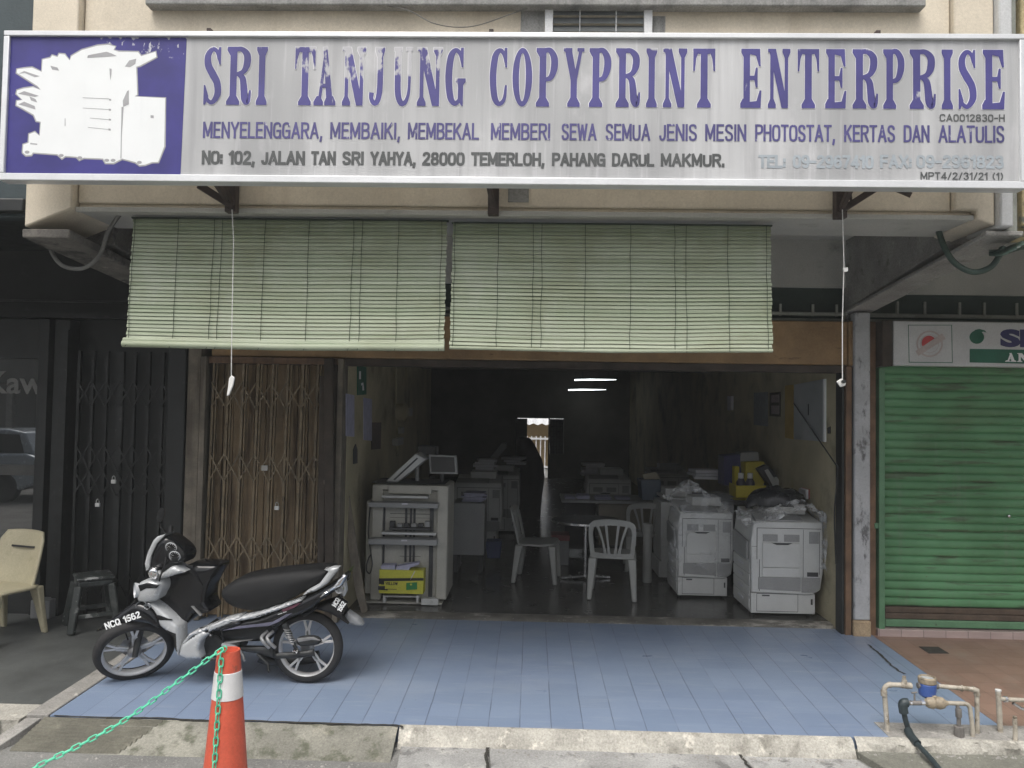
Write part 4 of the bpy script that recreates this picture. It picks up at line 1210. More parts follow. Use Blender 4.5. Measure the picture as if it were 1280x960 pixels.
# pull cords
def pull(pxs, label, tagpoly, y0):
    Yc = 4.86
    top = A(pxs[0][0], pxs[0][1], Yc)
    root = thing('pull_cord', label, 'cord', tuple(top), 'hanging white pull cords')
    MB().tube([A(px, py, Yc) for px, py in pxs], .003, 6).build('string', M['string'], root)
    b = MB().prism([A(px, py, Yc - .01) for px, py in tagpoly], (0, .016, 0))
    b.build('weight', M['white_plastic'], root, bevel=.004)
    return root
pull([(290, 262), (292, 300), (290, 400), (289, 474)], 'white pull cord with a torn strip of white tape hanging over the left blind', [(289, 469), (293, 472), (291, 482), (286, 494), (283, 495), (285, 482), (286, 473)], 0)
r2 = pull([(1053, 262), (1055, 330), (1053, 400), (1053, 476)], 'white pull cord ending in a white plastic weight in front of the door jamb', [(1046, 477), (1052, 473), (1058, 477), (1057, 482), (1051, 484)], 0)
MB().lathe([(.012, -.01), (.012, .01)], A(1054.5, 477, 4.83), 12, Matrix.Rotation(math.pi / 2, 3, 'X')).build('eyelet', M['black'], r2)
MB().prism([A(px, py, 4.85) for px, py in ((1054, 335), (1060, 334), (1060, 339), (1055, 340))], (0, .01, 0)).build('tape', M['white_plastic'], r2)
tag(MB().tube([A(150, 268, 5.12), A(135, 290, 5.15), A(125, 318, 5.2), A(105, 335, 5.2), A(80, 333, 5.2), A(66, 318, 5.25), A(61, 300, 5.3)], .014, 10, smooth=6).build('cable', M['cable_grey']), 'grey cable hanging in a loop below the left end of the beam', 'cable')
tag(MB().tube([A(1171, 281, 5.35), A(1180, 308, 5.3), A(1194, 329, 5.25), A(1216, 340, 5.2), A(1238, 334, 5.2), A(1250, 318, 5.2), A(1253, 308, 5.2)], .02, 10, smooth=6).build('cable', M['cable_green']), 'thick green cable looping below the right end of the beam', 'cable')
tag(MB().grid(lambda u, v: A(1236 + 80 * u, 316 - 14 * u + (8 + 6 * u) * (v - .5) + 2 * math.sin(u * 9), 5.05 + .08 * math.sin(v * 3 + u * 6)), 16, 6).build('tarpaulin', M['cable_green']), 'rolled dark green tarpaulin edge at the far right under the wall', 'tarpaulin')
tag(MB().tube([A(660, 10, 4.95), A(640, 17, 4.93), A(590, 33, 4.9), A(545, 30, 4.9), A(500, 10, 4.92), A(420, 4, 4.95), A(300, 7, 4.92), A(215, 5, 4.95)], .0035, 5, smooth=8).build('wire', M['cable_grey']), 'thin grey wire sagging along the wall above the sign', 'wire')

# ================================================================== RIGHT NEIGHBOUR SIGN
RY = 6.99
rsg = thing('signboard', 'white sign with red disc, green pot logo and green band above green shutter', 'sign', (4.2, RY, 2.86))
RS = lambda name, b, m, **k: b.build(name, m, rsg, **k)
RS('panel', MB().box(3.286, 6.6, RY, RY + .04, 2.668, 3.072), M['sign_white'], bevel=.004)
RS('cabinet', MB().box(3.292, 6.6, RY + .042, RY + .33, 2.67, 3.07), M['alu'])
def rpx(x, y):
    return A(1090 + x * .1484, 390 + y * .1484, RY - .0015)
def ring(b, c, r0, r1, k, a0=0, a1=2 * math.pi, n=36):
    for i in range(n):
        t0, t1 = a0 + (a1 - a0) * i / n, a0 + (a1 - a0) * (i + 1) / n
        q = []
        for r, t in ((r0, t0), (r1, t0), (r1, t1), (r0, t1)):
            q.append(rpx(c[0] + r * math.cos(t), c[1] - r * math.sin(t)) + Vector((0, -.0006 * k, 0)))
        b.face(q)
b = MB()
for p, q, d in (((305, 108), (675, 108), (0, 5)), ((310, 420), (678, 424), (0, 6)), ((303, 108), (310, 424), (6, 0)), ((668, 110), (674, 425), (6, 0))):
    b.face([rpx(*p), rpx(*q), rpx(q[0] + d[0], q[1] + d[1]), rpx(p[0] + d[0], p[1] + d[1])])
RS('square_border', b, M['sgreen'], smooth=False)
b = MB()
ring(b, (485, 268), 98, 112, 1)
ring(b, (485, 268), 74, 78, 1)
b.face([rpx(*p) + Vector((0, -.0012, 0)) for p in ((365, 330), (590, 180), (620, 225), (390, 370))])
RS('faint_emblem', b, M['sfaint'], smooth=False)
b = MB()
b.face([rpx(480 + 62 * math.cos(t), 262 - 62 * math.sin(t)) + Vector((0, -.0007, 0)) for t in [math.pi * (.12 + i / 20 * 1.02) for i in range(21)]])
RS('red_disc', b, M['sred'], smooth=False)
b = MB()
b.face([rpx(883 + 62 * math.cos(t), 212 - 56 * math.sin(t)) for t in [2 * math.pi * i / 28 for i in range(28)]])
b.face([rpx(*p) + Vector((0, -.0006, 0)) for p in ((845, 175), (870, 150), (905, 143), (950, 155), (965, 175), (940, 165), (915, 172), (925, 190), (900, 195))])
b.face([rpx(*p) for p in ((822, 310), (1300, 318), (1900, 330), (1900, 442), (1300, 436), (822, 425))])
RS('green_band', b, M['sgreen'], smooth=False)
b = MB()
vs, fs = text_faces('SE', rpx(1080, 300).x, rpx(1420, 300).x, rpx(1080, 294).z, rpx(1080, 145).z, RY - .002, .06)
b.add(vs, fs)
RS('lettering', b, M['snavy'], smooth=False)
b = MB()
slab_letter(b, 'A', rpx(1120, 0).x, rpx(1210, 0).x, rpx(1120, 418).z, rpx(1120, 345).z, RY - .003, .8)
slab_letter(b, 'N', rpx(1222, 0).x, rpx(1330, 0).x, rpx(1222, 420).z, rpx(1222, 347).z, RY - .003, .8)
RS('lettering', b, M['signpaper'], smooth=False)
# lettering on the left shop window
b = MB()
vs, fs = text_faces('Kaw', A(-16, 464, 7.195).x, A(57, 464, 7.195).x, A(20, 492, 7.195).z, A(20, 464, 7.195).z, 7.195, .022)
b.add(vs, fs)
b.build('lettering', pm('grey_window_lettering', (0.17, 0.17, 0.165), .15, 6, .6, 0), lh, smooth=False)

# ================================================================== MOTORCYCLE
def ca(x, y): return (100 + .3543 * x, 620 + .3543 * y)
def cb_(x, y): return (100 + .25 * x, 620 + .25 * y)
def cc(x, y): return (260 + .1875 * x, 680 + .1875 * y)
M['gloss_black'] = pm('gloss_black_plastic', (0.007, 0.0075, 0.009), 0.2, 6, 0.2, 0.02, 30, coat=0.25, spec=.35, stains=[((0.035, 0.035, 0.03), 9, .6, .85)])
M['matt_black'] = pm('matt_black_vinyl', (0.011, 0.0115, 0.0125), 0.15, 6, 0.6, 0.25, 220, spec=.3)
M['bike_white'] = pm('silver_white_panel', (0.43, 0.445, 0.455), 0.08, 5, 0.25, 0, coat=0.5, metal=.15, stains=[((0.35, .35, .34), 10, .62, .8)])
M['bike_grey'] = pm('bike_dull_alloy', (0.30, 0.30, 0.30), 0.15, 10, 0.4, 0.05, 60, metal=0.6)
M['rim'] = pm('silver_rim', (0.62, 0.62, 0.62), 0.08, 8, 0.4, 0, metal=0.25)
M['engine'] = pm('engine_black', (0.03, 0.032, 0.033), 0.3, 12, 0.45, 0.15, 60, metal=0.3)
M['tyre'] = pm('tyre_rubber', (0.02, 0.02, 0.021), 0.2, 9, 0.8, 0.25, 70)
M['chrome'] = pm('chrome', (0.75, 0.75, 0.75), 0.05, 8, 0.1, 0, metal=1.0)
M['clear_lens'] = pm('clear_lens', (0.5, 0.52, 0.54), 0.1, 12, 0.06, 0.3, 30, coat=1)
M['grey_flap'] = pm('translucent_grey_flap', (0.22, 0.23, 0.24), 0.15, 6, 0.4, 0)
YK = 5.64
bike = thing('motorcycle', 'white and black underbone motorcycle parked on the blue tiles with its front wheel turned', 'motorcycle', (-2.2, YK, .16))
def plate(poly, Yf, Yb, mat, name, parent=bike, bevel=.012, seg=3):
    """panel with a domed outer face: boundary resampled, inside filled with points, swelled towards the viewer side"""
    from mathutils.geometry import delaunay_2d_cdt
    P0 = [A(px, py, Yf) for px, py in poly]
    B = []
    for i in range(len(P0)):
        a_, b_ = P0[i], P0[(i + 1) % len(P0)]
        k = max(1, int((b_ - a_).length / .014))
        B += [a_.lerp(b_, t / k) for t in range(k)]
    b2 = [Vector((p.x, p.z)) for p in B]
    n = len(b2)
    segs = [(b2[i], b2[(i + 1) % n]) for i in range(n)]
    def dist(q):
        best = 9
        for u, v in segs:
            d = v - u
            t = max(0, min(1, (q - u).dot(d) / max(d.length_squared, 1e-9)))
            best = min(best, (q - u - d * t).length)
        return best
    def inside(q):
        c = False
        for u, v in segs:
            if (u.y > q.y) != (v.y > q.y) and q.x < (v.x - u.x) * (q.y - u.y) / (v.y - u.y) + u.x:
                c = not c
        return c
    step = .013
    xs, zs_ = [q.x for q in b2], [q.y for q in b2]
    pts = list(b2)
    x = min(xs)
    while x < max(xs):
        z = min(zs_)
        while z < max(zs_):
            q = Vector((x + (step / 2 if int(z / step) % 2 else 0), z))
            if inside(q) and dist(q) > step * .45:
                pts.append(q)
            z += step
        x += step
    vo, eo, fo, *_r = delaunay_2d_cdt(pts, [(i, (i + 1) % n) for i in range(n)], [], 1, 1e-6)
    Rr = bevel * 2.4
    h = bevel * 1.3
    mb = MB()
    for q in vo:
        t = min(1, dist(q) / Rr)
        dome = h * math.sqrt(max(0, 1 - (1 - t) ** 2))
        mb.v.append(Vector((q.x, Yf + h - dome, q.y)))
    mb.f = [list(f) for f in fo]
    edges = {}
    for f in mb.f:
        for i in range(len(f)):
            k = tuple(sorted((f[i], f[(i + 1) % len(f)])))
            edges[k] = edges.get(k, 0) + 1
    bd = [k for k, c in edges.items() if c == 1]
    off = {}
    for u, v in bd:
        for w_ in (u, v):
            if w_ not in off:
                off[w_] = len(mb.v)
                mb.v.append(Vector((mb.v[w_].x, Yb, mb.v[w_].z)))
        mb.f.append([u, v, off[v], off[u]])
    return mb.build(name, mat, parent, ang=50)
def sm(poly, n=4, closed=True):
    P = [Vector((x, y, 0)) for x, y in poly]
    m = len(P)
    out = []
    for i in range(m):
        p0, p1, p2, p3 = P[i - 1], P[i], P[(i + 1) % m], P[(i + 2) % m]
        for k in range(n):
            t = k / n
            q = 0.5 * ((2 * p1) + (p2 - p0) * t + (2 * p0 - 5 * p1 + 4 * p2 - p3) * t * t + (3 * p1 - p0 - 3 * p2 + p3) * t ** 3)
            out.append((q.x, q.y))
    return out
def wheel(c, R, Mx, parent=bike):
    k = R / .265
    prof = lambda pr: [(r * k, z) for r, z in pr]
    wh = MB().lathe(prof([(.205, -.028), (.213, -.032), (.222, -.03), (.222, .03), (.213, .032), (.205, .028), (.196, .012), (.196, -.012), (.205, -.028)]), c, 56, Mx, cap=False)
    for i in range(5):
        a = 2 * math.pi * i / 5 + .35
        for s in (-.13, .13):
            p0 = Vector((math.cos(a + s * .4) * .03, math.sin(a + s * .4) * .03, 0))
            pm_ = Vector((math.cos(a + s * .35) * .12, math.sin(a + s * .35) * .12, 0))
            p1 = Vector((math.cos(a + s * 1.0) * .2, math.sin(a + s * 1.0) * .2, 0))
            ax = Mx @ Vector((0, 0, 1))
            for u, v_, wd in ((p0, pm_, .028), (pm_, p1, .018)):
                wh.bar(c + Mx @ (u * k), c + Mx @ (v_ * k), wd * k, .018, up=ax)
    o = wh.build('wheel', M['rim'], parent, bevel=.003)
    ty = []
    for i in range(15):
        t = math.pi * (-.62 + 1.24 * i / 14)
        ty.append((.224 + .041 * math.cos(t), .045 * math.sin(t)))
    MB().lathe([(r * k, z) for r, z in ty], c, 64, Mx, cap=False).build('tyre', M['tyre'], o, ang=60)
    MB().lathe([(.0, -.05), (.035, -.05), (.045, -.035), (.048, .03), (.03, .05), (0, .05)], c, 24, Mx, cap=False).build('hub', M['bike_grey'], o)
    return o
RX = Matrix.Rotation(math.pi / 2, 3, 'X')
rc = A(385, 808, YK + .02)
wheel(rc, .262, RX)
fc = A(168, 812, 5.56)
MF = Matrix.Rotation(rad(30), 3, 'Z') @ Matrix.Rotation(rad(27), 3, 'X') @ RX
fwheel = wheel(fc, .272, MF)
MB().lathe([(.03, -.04), (.095, -.04), (.095, -.044), (.03, -.044)], fc, 28, MF).build('brake_disc', M['bike_grey'], fwheel)
# fork
ax = MF @ Vector((0, 0, 1))
for s in (-1, 1):
    top = A(*ca(232, 380), 5.60) + ax * s * .07
    MB().tube([fc + ax * s * .075, fc.lerp(top, .5) + ax * s * .004, top], [.02, .026, .024], 12).build('fork_leg', M['engine'], bike)
# front mudguard with the number
plate(sm([ca(*p) for p in ((45, 482), (95, 442), (150, 400), (190, 378), (232, 390), (262, 425), (270, 470), (235, 458), (190, 452), (120, 462), (80, 476))]), 5.40, 5.56, M['gloss_black'], 'mudguard', bevel=.03, seg=4)
def px_plane(p0, p1, h, Y):
    p0, p1 = Vector(p0), Vector(p1)
    d = p1 - p0
    nrm = Vector((d.y, -d.x)).normalized()
    def f(u, t):
        q = p0 + d * u + nrm * h * t
        return A(q.x, q.y, Y)
    return f
nb = MB()
PLN = px_plane(ca(92, 472), ca(216, 428), 8.6, 5.397)
def sq_plane(f, asp):
    return lambda u, t: f(u / asp, t)
block_text(nb, 'NCQ 1562', 0, 5.2, 0, 1, 0, .2, 4, sq_plane(PLN, 5.2))
nb.build('number_lettering', M['signpaper'], bike, smooth=False)
# nose and leg shield
plate(sm([cb_(*p) for p in ((272, 470), (285, 440), (320, 425), (385, 430), (400, 465), (385, 500), (362, 532), (285, 537), (272, 510))], 3), 5.40, 5.62, M['bike_white'], 'nose_cowl', bevel=.03, seg=4)
plate([cb_(*p) for p in ((288, 448), (330, 436), (392, 448), (380, 462), (330, 462), (300, 478))], 5.393, 5.43, M['gloss_black'], 'nose_stripe', bevel=.004)
MB().lathe([(0, -.02), (.03, -.018), (.05, -.005), (.055, .02)], A(*cb_(288, 470), 5.44), 20, Matrix.Rotation(rad(-55), 3, 'Z') @ RX.inverted() @ Matrix.Rotation(math.pi, 3, 'X'), cap=False).build('headlight', M['clear_lens'], bike)
MB().lathe([(0, -.03), (.02, -.027), (.034, -.012), (.038, .015)], A(*cb_(310, 548), 5.42), 18, RX.inverted() @ Matrix.Rotation(math.pi, 3, 'X'), cap=False).build('position_lamp', M['clear_lens'], bike)
MB().lathe([(0, -.018), (.012, -.016), (.02, -.007), (.022, .012)], A(*cb_(338, 550), 5.415), 16, RX.inverted() @ Matrix.Rotation(math.pi, 3, 'X'), cap=False).build('position_lamp', M['clear_lens'], bike)
plate([cb_(*p) for p in ((285, 540), (345, 530), (392, 562), (440, 605), (486, 655), (490, 770), (484, 800), (470, 770), (462, 705), (430, 680), (370, 635), (310, 585))], 5.44, 5.60, M['bike_white'], 'leg_shield', bevel=.014)
plate([cb_(*p) for p in ((345, 590), (400, 598), (455, 622), (400, 622), (372, 612))], 5.434, 5.46, M['gloss_black'], 'leg_shield_stripe', bevel=.003)
plate([cb_(*p) for p in ((430, 672), (476, 690), (480, 780), (472, 760), (466, 708))], 5.434, 5.46, M['gloss_black'], 'leg_shield_stripe', bevel=.003)
plate(sm([cb_(*p) for p in ((395, 440), (440, 400), (525, 350), (600, 345), (680, 352), (662, 400), (630, 460), (620, 530), (640, 582), (560, 600), (540, 625), (492, 655), (450, 600), (392, 545), (372, 520))], 3), 5.56, 5.80, M['gloss_black'], 'inner_shield', bevel=.03, seg=4)
plate([cb_(*p) for p in ((552, 552), (566, 552), (606, 596), (598, 602))], 5.545, 5.57, M['bike_grey'], 'shield_trim', bevel=.004)
plate([cb_(*p) for p in ((520, 350), (560, 350), (610, 450), (600, 452))], 5.545, 5.57, M['gloss_black'], 'shield_rib', bevel=.004)
# handlebar cowl, gauges, mirror
plate(sm([cb_(*p) for p in ((408, 205), (440, 212), (500, 258), (522, 300), (505, 340), (455, 348), (410, 370), (350, 372), (335, 350), (345, 300), (370, 240))], 3), 5.46, 5.66, M['gloss_black'], 'handlebar_cowl', bevel=.03, seg=4)
plate([cb_(*p) for p in ((425, 190), (412, 205), (380, 240), (352, 300), (340, 360), (328, 375), (321, 340), (335, 285), (365, 222), (385, 203))], 5.452, 5.60, M['bike_white'], 'windscreen_edge', bevel=.006)
plate([cb_(*p) for p in ((385, 418), (412, 385), (450, 356), (470, 354), (520, 382), (470, 396), (425, 412))], 5.44, 5.60, M['bike_white'], 'cowl_fin', bevel=.01)
plate(sm([cb_(*p) for p in ((425, 225), (460, 228), (510, 275), (512, 310), (480, 332), (445, 318), (425, 270))], 3), 5.452, 5.47, M['matt_black'], 'dashboard', bevel=.006)
GM = Matrix.Rotation(rad(18), 3, 'X') @ RX
for gxp, gyp in ((457, 257), (475, 300)):
    g = MB().lathe([(.040, 0), (.043, .004), (.036, .008), (.034, .002)], A(*cb_(gxp, gyp), 5.452), 28, GM, cap=False).build('gauge', M['bike_white'], bike)
    MB().lathe([(.0, .003), (.035, .003)], A(*cb_(gxp, gyp), 5.452), 28, GM, cap=False).build('gauge_face', M['gloss_black'], g)
    nd = MB()
    for k in range(9):
        t = math.pi * (-.15 + 1.3 * k / 8)
        c0 = A(*cb_(gxp, gyp), 5.452)
        nd.bar(c0 + GM @ Vector((math.cos(t) * .024, math.sin(t) * .024, .0045)), c0 + GM @ Vector((math.cos(t) * .031, math.sin(t) * .031, .0045)), .003, .001)
    nd.bar(c0, c0 + GM @ Vector((-.02, .01, .005)), .003, .001)
    nd.build('gauge_marks', M['signpaper'], g)
MB().tube([A(*cb_(445, 215), 5.6), A(*cb_(430, 185), 5.55), A(*cb_(405, 155), 5.5), A(*cb_(408, 125), 5.5)], .007, 8, smooth=4).build('mirror_stalk', M['gloss_black'], bike)
mc = A(*cb_(405, 93), 5.48)
mm_ = MB().lathe([(0, -.022), (.6, -.018), (.95, -.007), (1, 0), (.97, .005), (0, .006)], (0, 0, 0), 26, RX.inverted() @ Matrix.Rotation(math.pi, 3, 'X'), cap=False)
mm_.v = [mc + Matrix.Rotation(rad(12), 3, 'Y') @ Vector((p.x * .027, p.y, p.z * .056)) for p in mm_.v]
mm_.build('mirror', M['gloss_black'], bike)
MB().tube([A(*cb_(455, 150), 5.85), A(*cb_(450, 200), 5.82), A(*cb_(440, 245), 5.78)], .018, 10).build('hand_grip', M['matt_black'], bike)
plate(sm([cb_(*p) for p in ((332, 385), (350, 362), (378, 365), (385, 395), (372, 415), (345, 412))], 3), 5.40, 5.47, M['chrome'], 'turn_signal', bevel=.012)
MB().lathe([(0, -.02), (.014, -.016), (.02, 0)], A(*cb_(372, 402), 5.40), 14, RX.inverted() @ Matrix.Rotation(math.pi, 3, 'X'), cap=False).build('signal_lens', M['clear_lens'], bike)
# frame, engine, underbody
plate([cc(*p) for p in ((-40, 640), (20, 590), (95, 580), (330, 505), (500, 460), (610, 420), (590, 470), (500, 520), (420, 600), (400, 650), (290, 655), (90, 645), (60, 700), (-10, 760), (-60, 730))], 5.58, 5.72, M['engine'], 'frame_body', bevel=.015)
plate(sm([cb_(*p) for p in ((500, 770), (530, 700), (600, 690), (640, 640), (700, 690), (720, 720), (800, 735), (780, 800), (700, 830), (600, 820), (520, 790))], 2), 5.56, 5.72, M['engine'], 'engine', bevel=.02)
MB().lathe([(0, -.03), (.075, -.028), (.095, -.01), (.1, .02)], A(*cb_(655, 752), 5.545), 30, RX.inverted() @ Matrix.Rotation(math.pi, 3, 'X'), cap=False).build('crankcase_cover', pm('crankcase_grey', (.10, .10, .10), .2, 12, .35, .1, metal=.6), bike)
for q in range(3):
    MB().lathe([(0, -.006), (.008, -.005), (.008, .01)], A(*cb_(655 + 58 * math.cos(q * 2.1 + .5), 752 + 58 * math.sin(q * 2.1 + .5)), 5.53), 10, RX.inverted() @ Matrix.Rotation(math.pi, 3, 'X'), cap=False).build('cover_bolt', M['chrome'], bike)
plate([cb_(*p) for p in ((486, 800), (505, 745), (560, 705), (610, 675), (640, 690), (600, 730), (590, 770), (600, 815), (530, 820))], 5.46, 5.58, M['bike_white'], 'lower_fairing', bevel=.012)
plate([cb_(*p) for p in ((508, 740), (545, 690), (640, 655), (720, 620), (800, 600), (800, 618), (720, 640), (640, 668), (560, 700), (520, 735))], 5.46, 5.60, M['bike_white'], 'side_stripe', bevel=.006)
plate([cb_(*p) for p in ((512, 750), (560, 706), (640, 672), (720, 643), (800, 622), (800, 640), (720, 668), (640, 680), (590, 700), (540, 735))], 5.463, 5.60, M['gloss_black'], 'side_panel', bevel=.006)
plate([cc(*p) for p in ((60, 560), (130, 538), (330, 498), (500, 430), (610, 382), (720, 330), (840, 265), (905, 200), (872, 300), (760, 372), (690, 432), (615, 472), (500, 515), (430, 560), (330, 560), (140, 575), (75, 590))], 5.475, 5.80, M['gloss_black'], 'tail_panel', bevel=.02, seg=4)
plate([cc(*p) for p in ((0, 556), (60, 532), (130, 512), (330, 462), (500, 408), (612, 368), (620, 380), (500, 430), (330, 492), (150, 525), (110, 545), (0, 588))], 5.462, 5.60, M['bike_white'], 'side_stripe', bevel=.006)
plate([cc(*p) for p in ((95, 578), (200, 550), (330, 535), (430, 520), (520, 470), (560, 462), (470, 520), (400, 548), (300, 555), (180, 568))], 5.468, 5.49, pm('violet_grey_graphic', (.12, .12, .17), .15, 8, .3, 0), 'side_graphic', bevel=.002)
plate([cc(*p) for p in ((490, 440), (600, 396), (616, 396), (575, 425), (500, 455))], 5.470, 5.49, pm('maroon_graphic', (.09, .03, .05), .15, 8, .3, 0), 'side_graphic', bevel=.002)
plate(sm([cc(*p) for p in ((65, 345), (100, 292), (200, 238), (400, 202), (600, 182), (740, 176), (800, 185), (745, 262), (650, 318), (500, 400), (330, 458), (190, 445), (110, 410))], 3), 5.50, 5.78, M['matt_black'], 'seat', bevel=.05, seg=5)
plate([cc(*p) for p in ((625, 345), (650, 318), (738, 268), (800, 186), (770, 172), (832, 156), (870, 158), (860, 182), (792, 268), (722, 315))], 5.48, 5.56, M['bike_white'], 'grab_rail', bevel=.012)
plate([cc(*p) for p in ((742, 362), (758, 330), (838, 278), (908, 198), (916, 216), (882, 282), (820, 312))], 5.467, 5.60, M['chrome'], 'tail_light', bevel=.008)
plate([cc(*p) for p in ((600, 470), (700, 430), (840, 380), (872, 430), (900, 500), (930, 540), (870, 500), (800, 460), (720, 440), (640, 490))], 5.54, 5.74, M['matt_black'], 'rear_mudguard', bevel=.012)
plate([cc(*p) for p in ((905, 480), (930, 452), (1000, 500), (1030, 545), (990, 552), (925, 530))], 5.60, 5.68, M['grey_flap'], 'mud_flap', bevel=.01)
plate([cc(*p) for p in ((880, 270), (910, 240), (920, 320), (905, 352), (870, 330))], 5.60, 5.66, M['sign_white'], 'rear_lamp', bevel=.006)
plate([cc(*p) for p in ((845, 400), (880, 350), (935, 388), (895, 472), (850, 440)) ], 5.535, 5.545, M['gloss_black'], 'number_plate', bevel=.002)
for t, p0, p1, h in (('NCQ', (853, 424), (884, 372), 6.5), ('1562', (885, 456), (923, 396), 6.5)):
    nb = MB()
    block_text(nb, t, 0, 1.9, 0, 1, 0, .2, 4, sq_plane(px_plane(cc(*p0), cc(*p1), h, 5.532), 1.9))
    nb.build('number_lettering', M['signpaper'], bike, smooth=False)
# suspension, swing arm, chain case, pipes
sp = A(*cc(508, 530), 5.50)
sq = A(*cc(590, 705), 5.52)
MB().tube([sp, sp.lerp(sq, .45)], .022, 12).tube([sp.lerp(sq, .4), sq], .013, 10).build('shock_absorber', M['engine'], bike)
cs = []
for k in range(70):
    t = k / 69
    u = sp.lerp(sq, .15 + .6 * t)
    cs.append(u + Vector((math.cos(k * .62) * .023, math.sin(k * .62) * .023, 0)))
MB().tube(cs, .004, 5).build('shock_spring', M['bike_grey'], bike)
MB().lathe([(0, -.02), (.016, -.02), (.02, .01)], sq + Vector((0, -.02, 0)), 12, RX.inverted() @ Matrix.Rotation(math.pi, 3, 'X'), cap=False).build('shock_mount', M['chrome'], bike)
plate([cc(*p) for p in ((440, 735), (560, 725), (700, 710), (705, 752), (580, 765), (450, 768))], 5.53, 5.56, M['engine'], 'swing_arm', bevel=.008)
plate(sm([cc(*p) for p in ((585, 640), (620, 622), (700, 618), (745, 640), (735, 672), (640, 685), (600, 678))], 2), 5.52, 5.56, M['engine'], 'chain_case', bevel=.01)
plate([cc(*p) for p in ((590, 632), (700, 622), (748, 645), (690, 640), (600, 655))], 5.515, 5.53, M['bike_grey'], 'chain_case_trim', bevel=.003)
for dx in (0, 38):
    MB().tube([A(*cc(400 + dx, 580), 5.54), A(*cc(358 + dx, 620), 5.52), A(*cc(372 + dx, 655), 5.51), A(*cc(410 + dx, 692), 5.53)], .013, 10, smooth=5).build('footrest_bracket', M['bike_grey'], bike)
plate([cc(*p) for p in ((200, 690), (420, 690), (440, 725), (440, 765), (330, 735), (210, 715))], 5.55, 5.60, M['engine'], 'lower_cover', bevel=.006)
plate([cc(*p) for p in ((90, 662), (180, 648), (290, 642), (200, 655), (110, 672))], 5.50, 5.53, M['bike_grey'], 'gear_trim', bevel=.003)
MB().tube([A(*cc(340, 760), 5.72), A(*cc(420, 780), 5.74), A(*cc(560, 775), 5.76), A(*cc(740, 750), 5.78)], [.03, .045], 14, smooth=3).build('exhaust', M['engine'], bike)
MB().tube([A(*cc(100, 675), 5.40), A(*cc(185, 690), 5.34)], .016, 12).build('footrest', M['grey_flap'], bike)
MB().tube([A(*cc(200, 690), 5.56), A(*cc(235, 745), 5.5), A(*cc(242, 775), 5.44)], .008, 8).build('pedal', M['bike_grey'], bike)
MB().tube([A(*cc(330, 735), 5.56), A(*cc(400, 800), 5.50), A(*cc(405, 850), 5.42)], .009, 8).build('side_stand', M['engine'], bike)
MB().tube([A(*cb_(600, 660), 5.52), A(*cb_(690, 655), 5.5), A(*cb_(715, 700), 5.5), A(*cb_(715, 745), 5.52)], .006, 8, smooth=4).build('brake_cable', M['matt_black'], bike)

for k, (x, y, ww) in enumerate(((322, 484, 26), (352, 476, 30), (388, 466, 24), (418, 458, 34), (456, 446, 30), (466, 470, 30), (500, 458, 24))):
    q0, q1 = A(*cc(x, y), 5.449), A(*cc(x + ww, y - ww * .32), 5.449)
    MB().bar(q0, q1, .002, .006).build('decal_stroke', M['gloss_black'] if k < 5 else M['bike_white'], bike)
MB().tube([A(*cb_(440, 235), 5.60), A(*cb_(425, 330), 5.43), A(*cb_(400, 410), 5.43), A(*cb_(395, 440), 5.45)], .005, 6, smooth=4).build('brake_cable', M['matt_black'], bike)
MB().tube([A(*cb_(455, 165), 5.86), A(*cb_(470, 200), 5.9), A(*cb_(505, 235), 5.9)], .005, 6, smooth=4).build('brake_lever', M['bike_grey'], bike)
MB().tube([A(*cb_(300, 500), 5.50), A(*cb_(215, 600), 5.46), A(*cb_(240, 720), 5.50)], .005, 6, smooth=4).build('brake_hose', M['matt_black'], bike)
MB().lathe([(0, -.03), (.02, -.026), (.03, -.01), (.03, .02)], A(*cc(878, 300), 5.50), 16, RX.inverted() @ Matrix.Rotation(math.pi, 3, 'X'), cap=False).build('rear_signal', M['clear_lens'], bike)
# ================================================================== TRAFFIC CONE AND CHAIN
M['orange'] = pm('orange_rubber', (0.58, 0.10, 0.055), 0.08, 5, 0.5, 0.04, 30, streak=((0.38, .12, .06), 10, .55, .8, .4), stains=[((0.5, .2, .13), 6, .6, .8), ((0.16, .08, .06), 16, .64, .72, (1, 1, .4))])
M['reflect'] = pm('dull_reflective_band', (0.66, 0.66, 0.66), 0.06, 8, 0.4, 0.05, 40, stains=[((0.2, .19, .18), 12, .66, .78)])
KX, KY = A(286, 812, 3.7).x, 3.7
KT = A(286, 812, 3.7).z
cone = thing('traffic_cone', 'orange traffic cone with a white band and a green plastic chain hooked on top', 'traffic cone', (KX, KY, RZ))
def cr(z):
    return .0526 + (KT - z) * .0850
MB().lathe([(.0, KT - .09), (.040, KT - .05), (.044, KT), (.0526, KT), (cr(KT - .05), KT - .05), (cr(.5), .5), (cr(.085), .085), (cr(.085) + .012, .075)], (KX, KY, 0), 40, cap=False).build('cone_body', M['orange'], cone)
zb1, zb0 = A(286, 838, 3.7).z, A(286, 870, 3.7).z
MB().lathe([(cr(zb0) + .0006, zb0 - .002), (cr(zb0) + .0028, zb0), (cr(zb1) + .0028, zb1), (cr(zb1) + .0006, zb1 + .002)], (KX, KY, 0), 40, cap=False).build('reflective_band', M['reflect'], cone)
MB().box(KX - .19, KX + .19, KY - .19, KY + .19, RZ, .078).build('cone_base', M['tyre'], cone, bevel=.012)
dup(cone, (-4.35, 2.75, RZ), .3, 'orange traffic cone outside the left edge holding the far chain end', None)
M['chain'] = pm('green_plastic_chain', (0.10, 0.56, 0.35), 0.1, 20, 0.35, 0)
